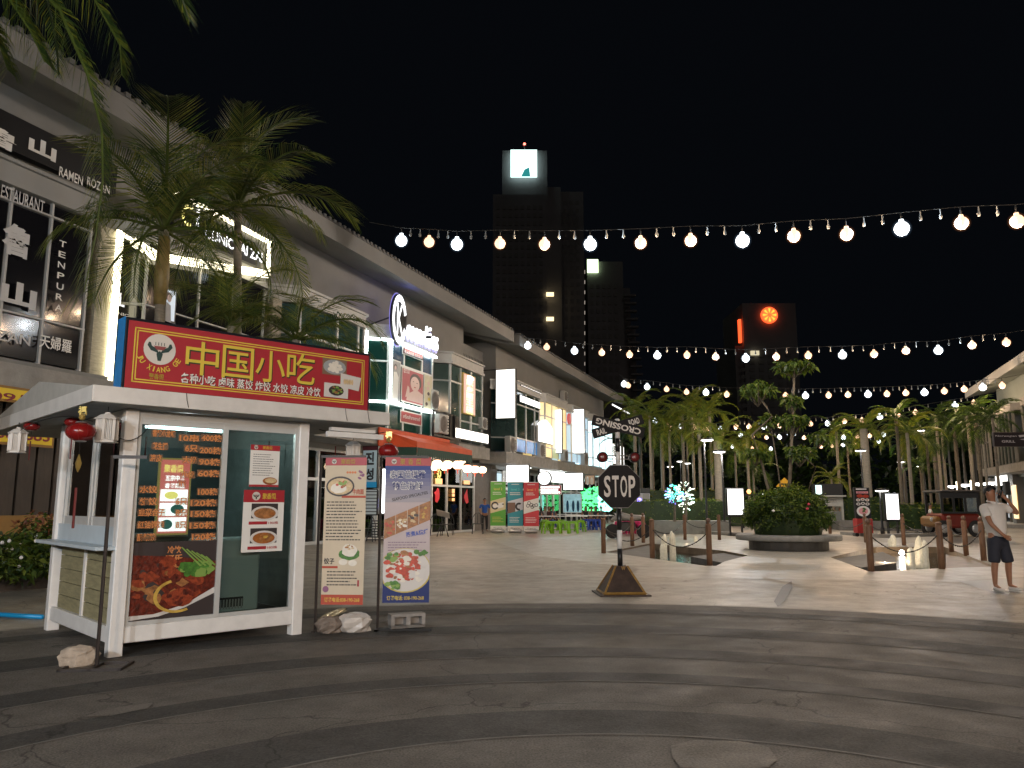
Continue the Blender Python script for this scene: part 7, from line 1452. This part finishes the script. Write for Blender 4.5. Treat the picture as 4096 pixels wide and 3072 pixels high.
for f_, s in ((feetL, 1), (feetR, -1)):
    skin('shoe', [[((f_.x, f_.y + .05, .055), (.045, .05)), ((f_.x + s * .01, f_.y - .02, .055), (.048, .045)), ((f_.x + s * .03, f_.y - .13, .04), (.045, .032)), ((f_.x + s * .035, f_.y - .18, .035), (.035, .025))]], SHOE, man); MB().box(f_.x - .04, f_.x + .05, f_.y - .2, f_.y + .08, 0, .018, WPRINT).build('sole', man)
mb = MB(); mb.tube([(neck.x - .05, neck.y - .03, 1.455), (neck.x, neck.y - .065, 1.44), (neck.x + .05, neck.y - .03, 1.455), (neck.x + .045, neck.y + .05, 1.47), (neck.x - .045, neck.y + .05, 1.47), (neck.x - .05, neck.y - .03, 1.455)], .014, 6, SHIRT); mb.build('collar', man)
face(man, head + Vector((-.0, -.01, .01)), 1.02, rad(20))
for hd, wr, up in ((hdL, wrL, Vector((-.25, .3, 1))), (hdR, wrR, Vector((.6, -.2, -1)))):
    d = (hd - wr).normalized() if hd is hdR else up.normalized(); sd = d.cross(Vector((0, 1, 0))).normalized(); fr = d.cross(sd)
    for q in range(4):
        b0 = hd + sd * (.011 * (q * 2 - 3) * .7); L = (.062, .072, .067, .052)[q]; skin('finger', [[(tuple(b0 - d * .01), .009), (tuple(b0 + d * L * .4), .009), (tuple(b0 + d * L * .75 + fr * .012), .008), (tuple(b0 + d * L * .9 + fr * .03), .007)]], SKIN, man, 1)
    skin('thumb', [[(tuple(hd - d * .02 + sd * .02), .011), (tuple(hd + d * .015 + sd * .045), .01), (tuple(hd + d * .04 + sd * .048 + fr * .01), .008)]], SKIN, man, 1)
mb = MB(); mb.T = Matrix.Translation(hdL + Vector((-.045, .0, .02))) @ Matrix.Rotation(.35, 4, 'Y'); mb.bbox(-.006, .006, -.036, .036, -.075, .075, .003, BLACK); o = mb.build('mobile_phone'); M_ = man.matrix_world.copy(); 
bpy.context.view_layer.update(); o.matrix_world = man.matrix_world; tag(o, 'dark phone held to the ear of the man in the polo shirt', 'phone')
def simple_person(label, p, ang, h, shirt, legs, arms=0, hairlong=False, seated=False, skirt=False, grp=None, bag=False, sk=SKIN):
    t = thing('person', label, 'person', Matrix.Translation(p) @ Matrix.Rotation(ang, 4, 'Z') @ Matrix.Scale(h / 1.72, 4), grp); z = -.42 if seated else 0
    hp, ch, nk, hd = (0, 0, .92 + z), (0, .0, 1.24 + z), (0, 0, 1.46 + z), (0, -.01, 1.6 + z)
    def leg(s): return [(hp, (.13, .1)), ((s * .1, -.42, .5), .07), ((s * .11, -.42, .1), .04), ((s * .11, -.52, .05), .035)] if seated else [(hp, (.13, .1)), ((s * .1, 0, .84), .085), ((s * .11, -.02, .48), .055), ((s * .11, .02, .1), .036), ((s * .12, -.12, .04), .034)]
    def arm(s): return [(ch, (.15, .1)), ((s * .2, 0, 1.38 + z), .055), ((s * .27, -.02 - .1 * arms, 1.12 + z), .042), ((s * .2, -.1 - .2 * arms, .92 + z), .028), ((s * .19, -.13 - .22 * arms, .86 + z), (.034, .022))]
    skin('body', [[(hp, (.13, .1)), (ch, (.15, .1)), (nk, .05), ((0, -.01, 1.54 + z), (.065, .075)), (hd, (.075, .09)), ((0, 0, 1.68 + z), (.06, .07))], leg(1), leg(-1), arm(1), arm(-1)], sk, t, 1)
    skin('shirt', [[((0, 0, .88 + z), (.155, .12)), ((0, 0, 1.05 + z), (.15, .12)), (ch, (.175, .125)), ((0, 0, 1.42 + z), (.1, .08))], [(ch, (.175, .125)), ((.2, 0, 1.37 + z), .075), ((.26, -.02, 1.18 + z), .062)], [(ch, (.175, .125)), ((-.2, 0, 1.37 + z), .075), ((-.26, -.02, 1.18 + z), .062)]], shirt, t, 1)
    if skirt: MB().lathe([(.22, .62), (.19, .8), (.15, .95)], n=14, m=legs).build('skirt', t, True)
    elif not seated: skin('trousers', [[((0, 0, .93), (.15, .12)), ((.1, 0, .8), .1), ((.11, -.02, .48), .075), ((.11, .02, .1), .06)], [((0, 0, .93), (.15, .12)), ((-.1, 0, .8), .1), ((-.11, -.02, .48), .075), ((-.11, .02, .1), .06)]], legs, t, 1)
    else: skin('trousers', [[((0, 0, .52), (.15, .12)), ((.1, -.4, .5), .085), ((.11, -.42, .12), .06)], [((0, 0, .52), (.15, .12)), ((-.1, -.4, .5), .085), ((-.11, -.42, .12), .06)]], legs, t, 1)
    face(t, Vector(hd), 1.0, 0, HAIR, hairlong, sk); return t
BS = mat('shirt_blue', (.015, .08, .36), .8); DK = mat('cloth_black', (.02, .02, .022), .8)
simple_person('man in a blue T-shirt and black trousers beside the green roll-up banner', G(*z4(128, 1252)), rad(10), 1.72, BS, DK)
a = zm(1670, 720, 2900, 1900, .27124); w_ = simple_person('woman in grey with a pale shoulder bag walking behind the bush', G(*a), rad(200), 1.62, mat('shirt_grey', (.2, .22, .21), .8), mat('skirt_grey', (.12, .13, .13), .8), 0, True, skirt=True)
q = G(*a) + Vector((-.38, -.15, .72)); t = thing('shoulder_bag', 'pale handbag carried by the woman in grey', 'bag', q); MB().ext([(-.17, 0), (.17, 0), (.13, .3), (-.13, .3)], 'y', -.06, .06, mat('bag_cream', (.55, .5, .38), .6)).build('bag_body', t); MB().tube([(-.1, 0, .3), (0, 0, .6), (.1, 0, .3)], .012, 5, PAPER).build('strap', t)
q = G(*z6(1215, 650)); simple_person('cyclist in a pale shirt left of the red wagon', q + Vector((0, .2, .25)), rad(60), 1.6, mat('shirt_pale', (.55, .55, .52), .8), DK, .8, seated=True)
t = thing('bicycle', 'dark bicycle under the cyclist beside the wagon', 'bicycle', atM(q, rad(75)))
for x in (-.5, .5): n = 20; MB().tube([(x + .33 * math.cos(6.2832 * i / n), 0, .34 + .33 * math.sin(6.2832 * i / n)) for i in range(n + 1)], .018, 5, BLACK).build('wheel', t)
MB().tube([(-.5, 0, .34), (-.15, 0, .8), (.35, 0, .85), (.5, 0, .34)], .018, 5, BLACK).tube([(-.15, 0, .8), (0, 0, .32), (.35, 0, .85)], .018, 5, BLACK).tube([(-.5, 0, .34), (0, 0, .32)], .018, 5, BLACK).build('frame', t); MB().bbox(-.27, -.05, -.06, .06, .82, .87, .02, BLACK).build('saddle', t); MB().tube([(.33, -.25, .98), (.35, 0, .95), (.33, .25, .98)], .015, 5, BLACK).build('handlebar', t)
cols = [(.05, .05, .06), (.3, .28, .25), (.08, .03, .03), (.04, .06, .1), (.02, .02, .02), (.25, .2, .15), (.03, .03, .04), (.1, .1, .1)]
DN = ['seated diner right beside the red roll-up banner', 'seated diner in pale top behind the front table', 'seated diner in dark red behind the front table', 'seated diner in front of the yellow shop window', 'seated diner left of the green light wall', 'seated diner in tan before the green light wall', 'seated dark clothed diner beside the stop sign', 'seated diner farthest right at the second table']
for i, x in enumerate((875, 935, 990, 1045, 1485, 1560, 1615, 1690)):
    q = G(*z4(x, 1190)); simple_person(DN[i], Vector((q.x, q.y + .6, .02)), rad((-60, 20, -20, 60, 0, 40, -30, 10)[i]), 1.68, mat('diner_%d' % i, cols[i], .8), DK, .8, i % 2 == 0, True, grp='diners seated at the white tables')
    t = thing('plastic_stool', 'dark blue stool under the diner ' + DN[i].split('diner ')[1], 'stool', Matrix.Translation((q.x, q.y + .6, 0)), 'stools under the diners')
    for n_, me in SM['blue']: link(n_, me, t)
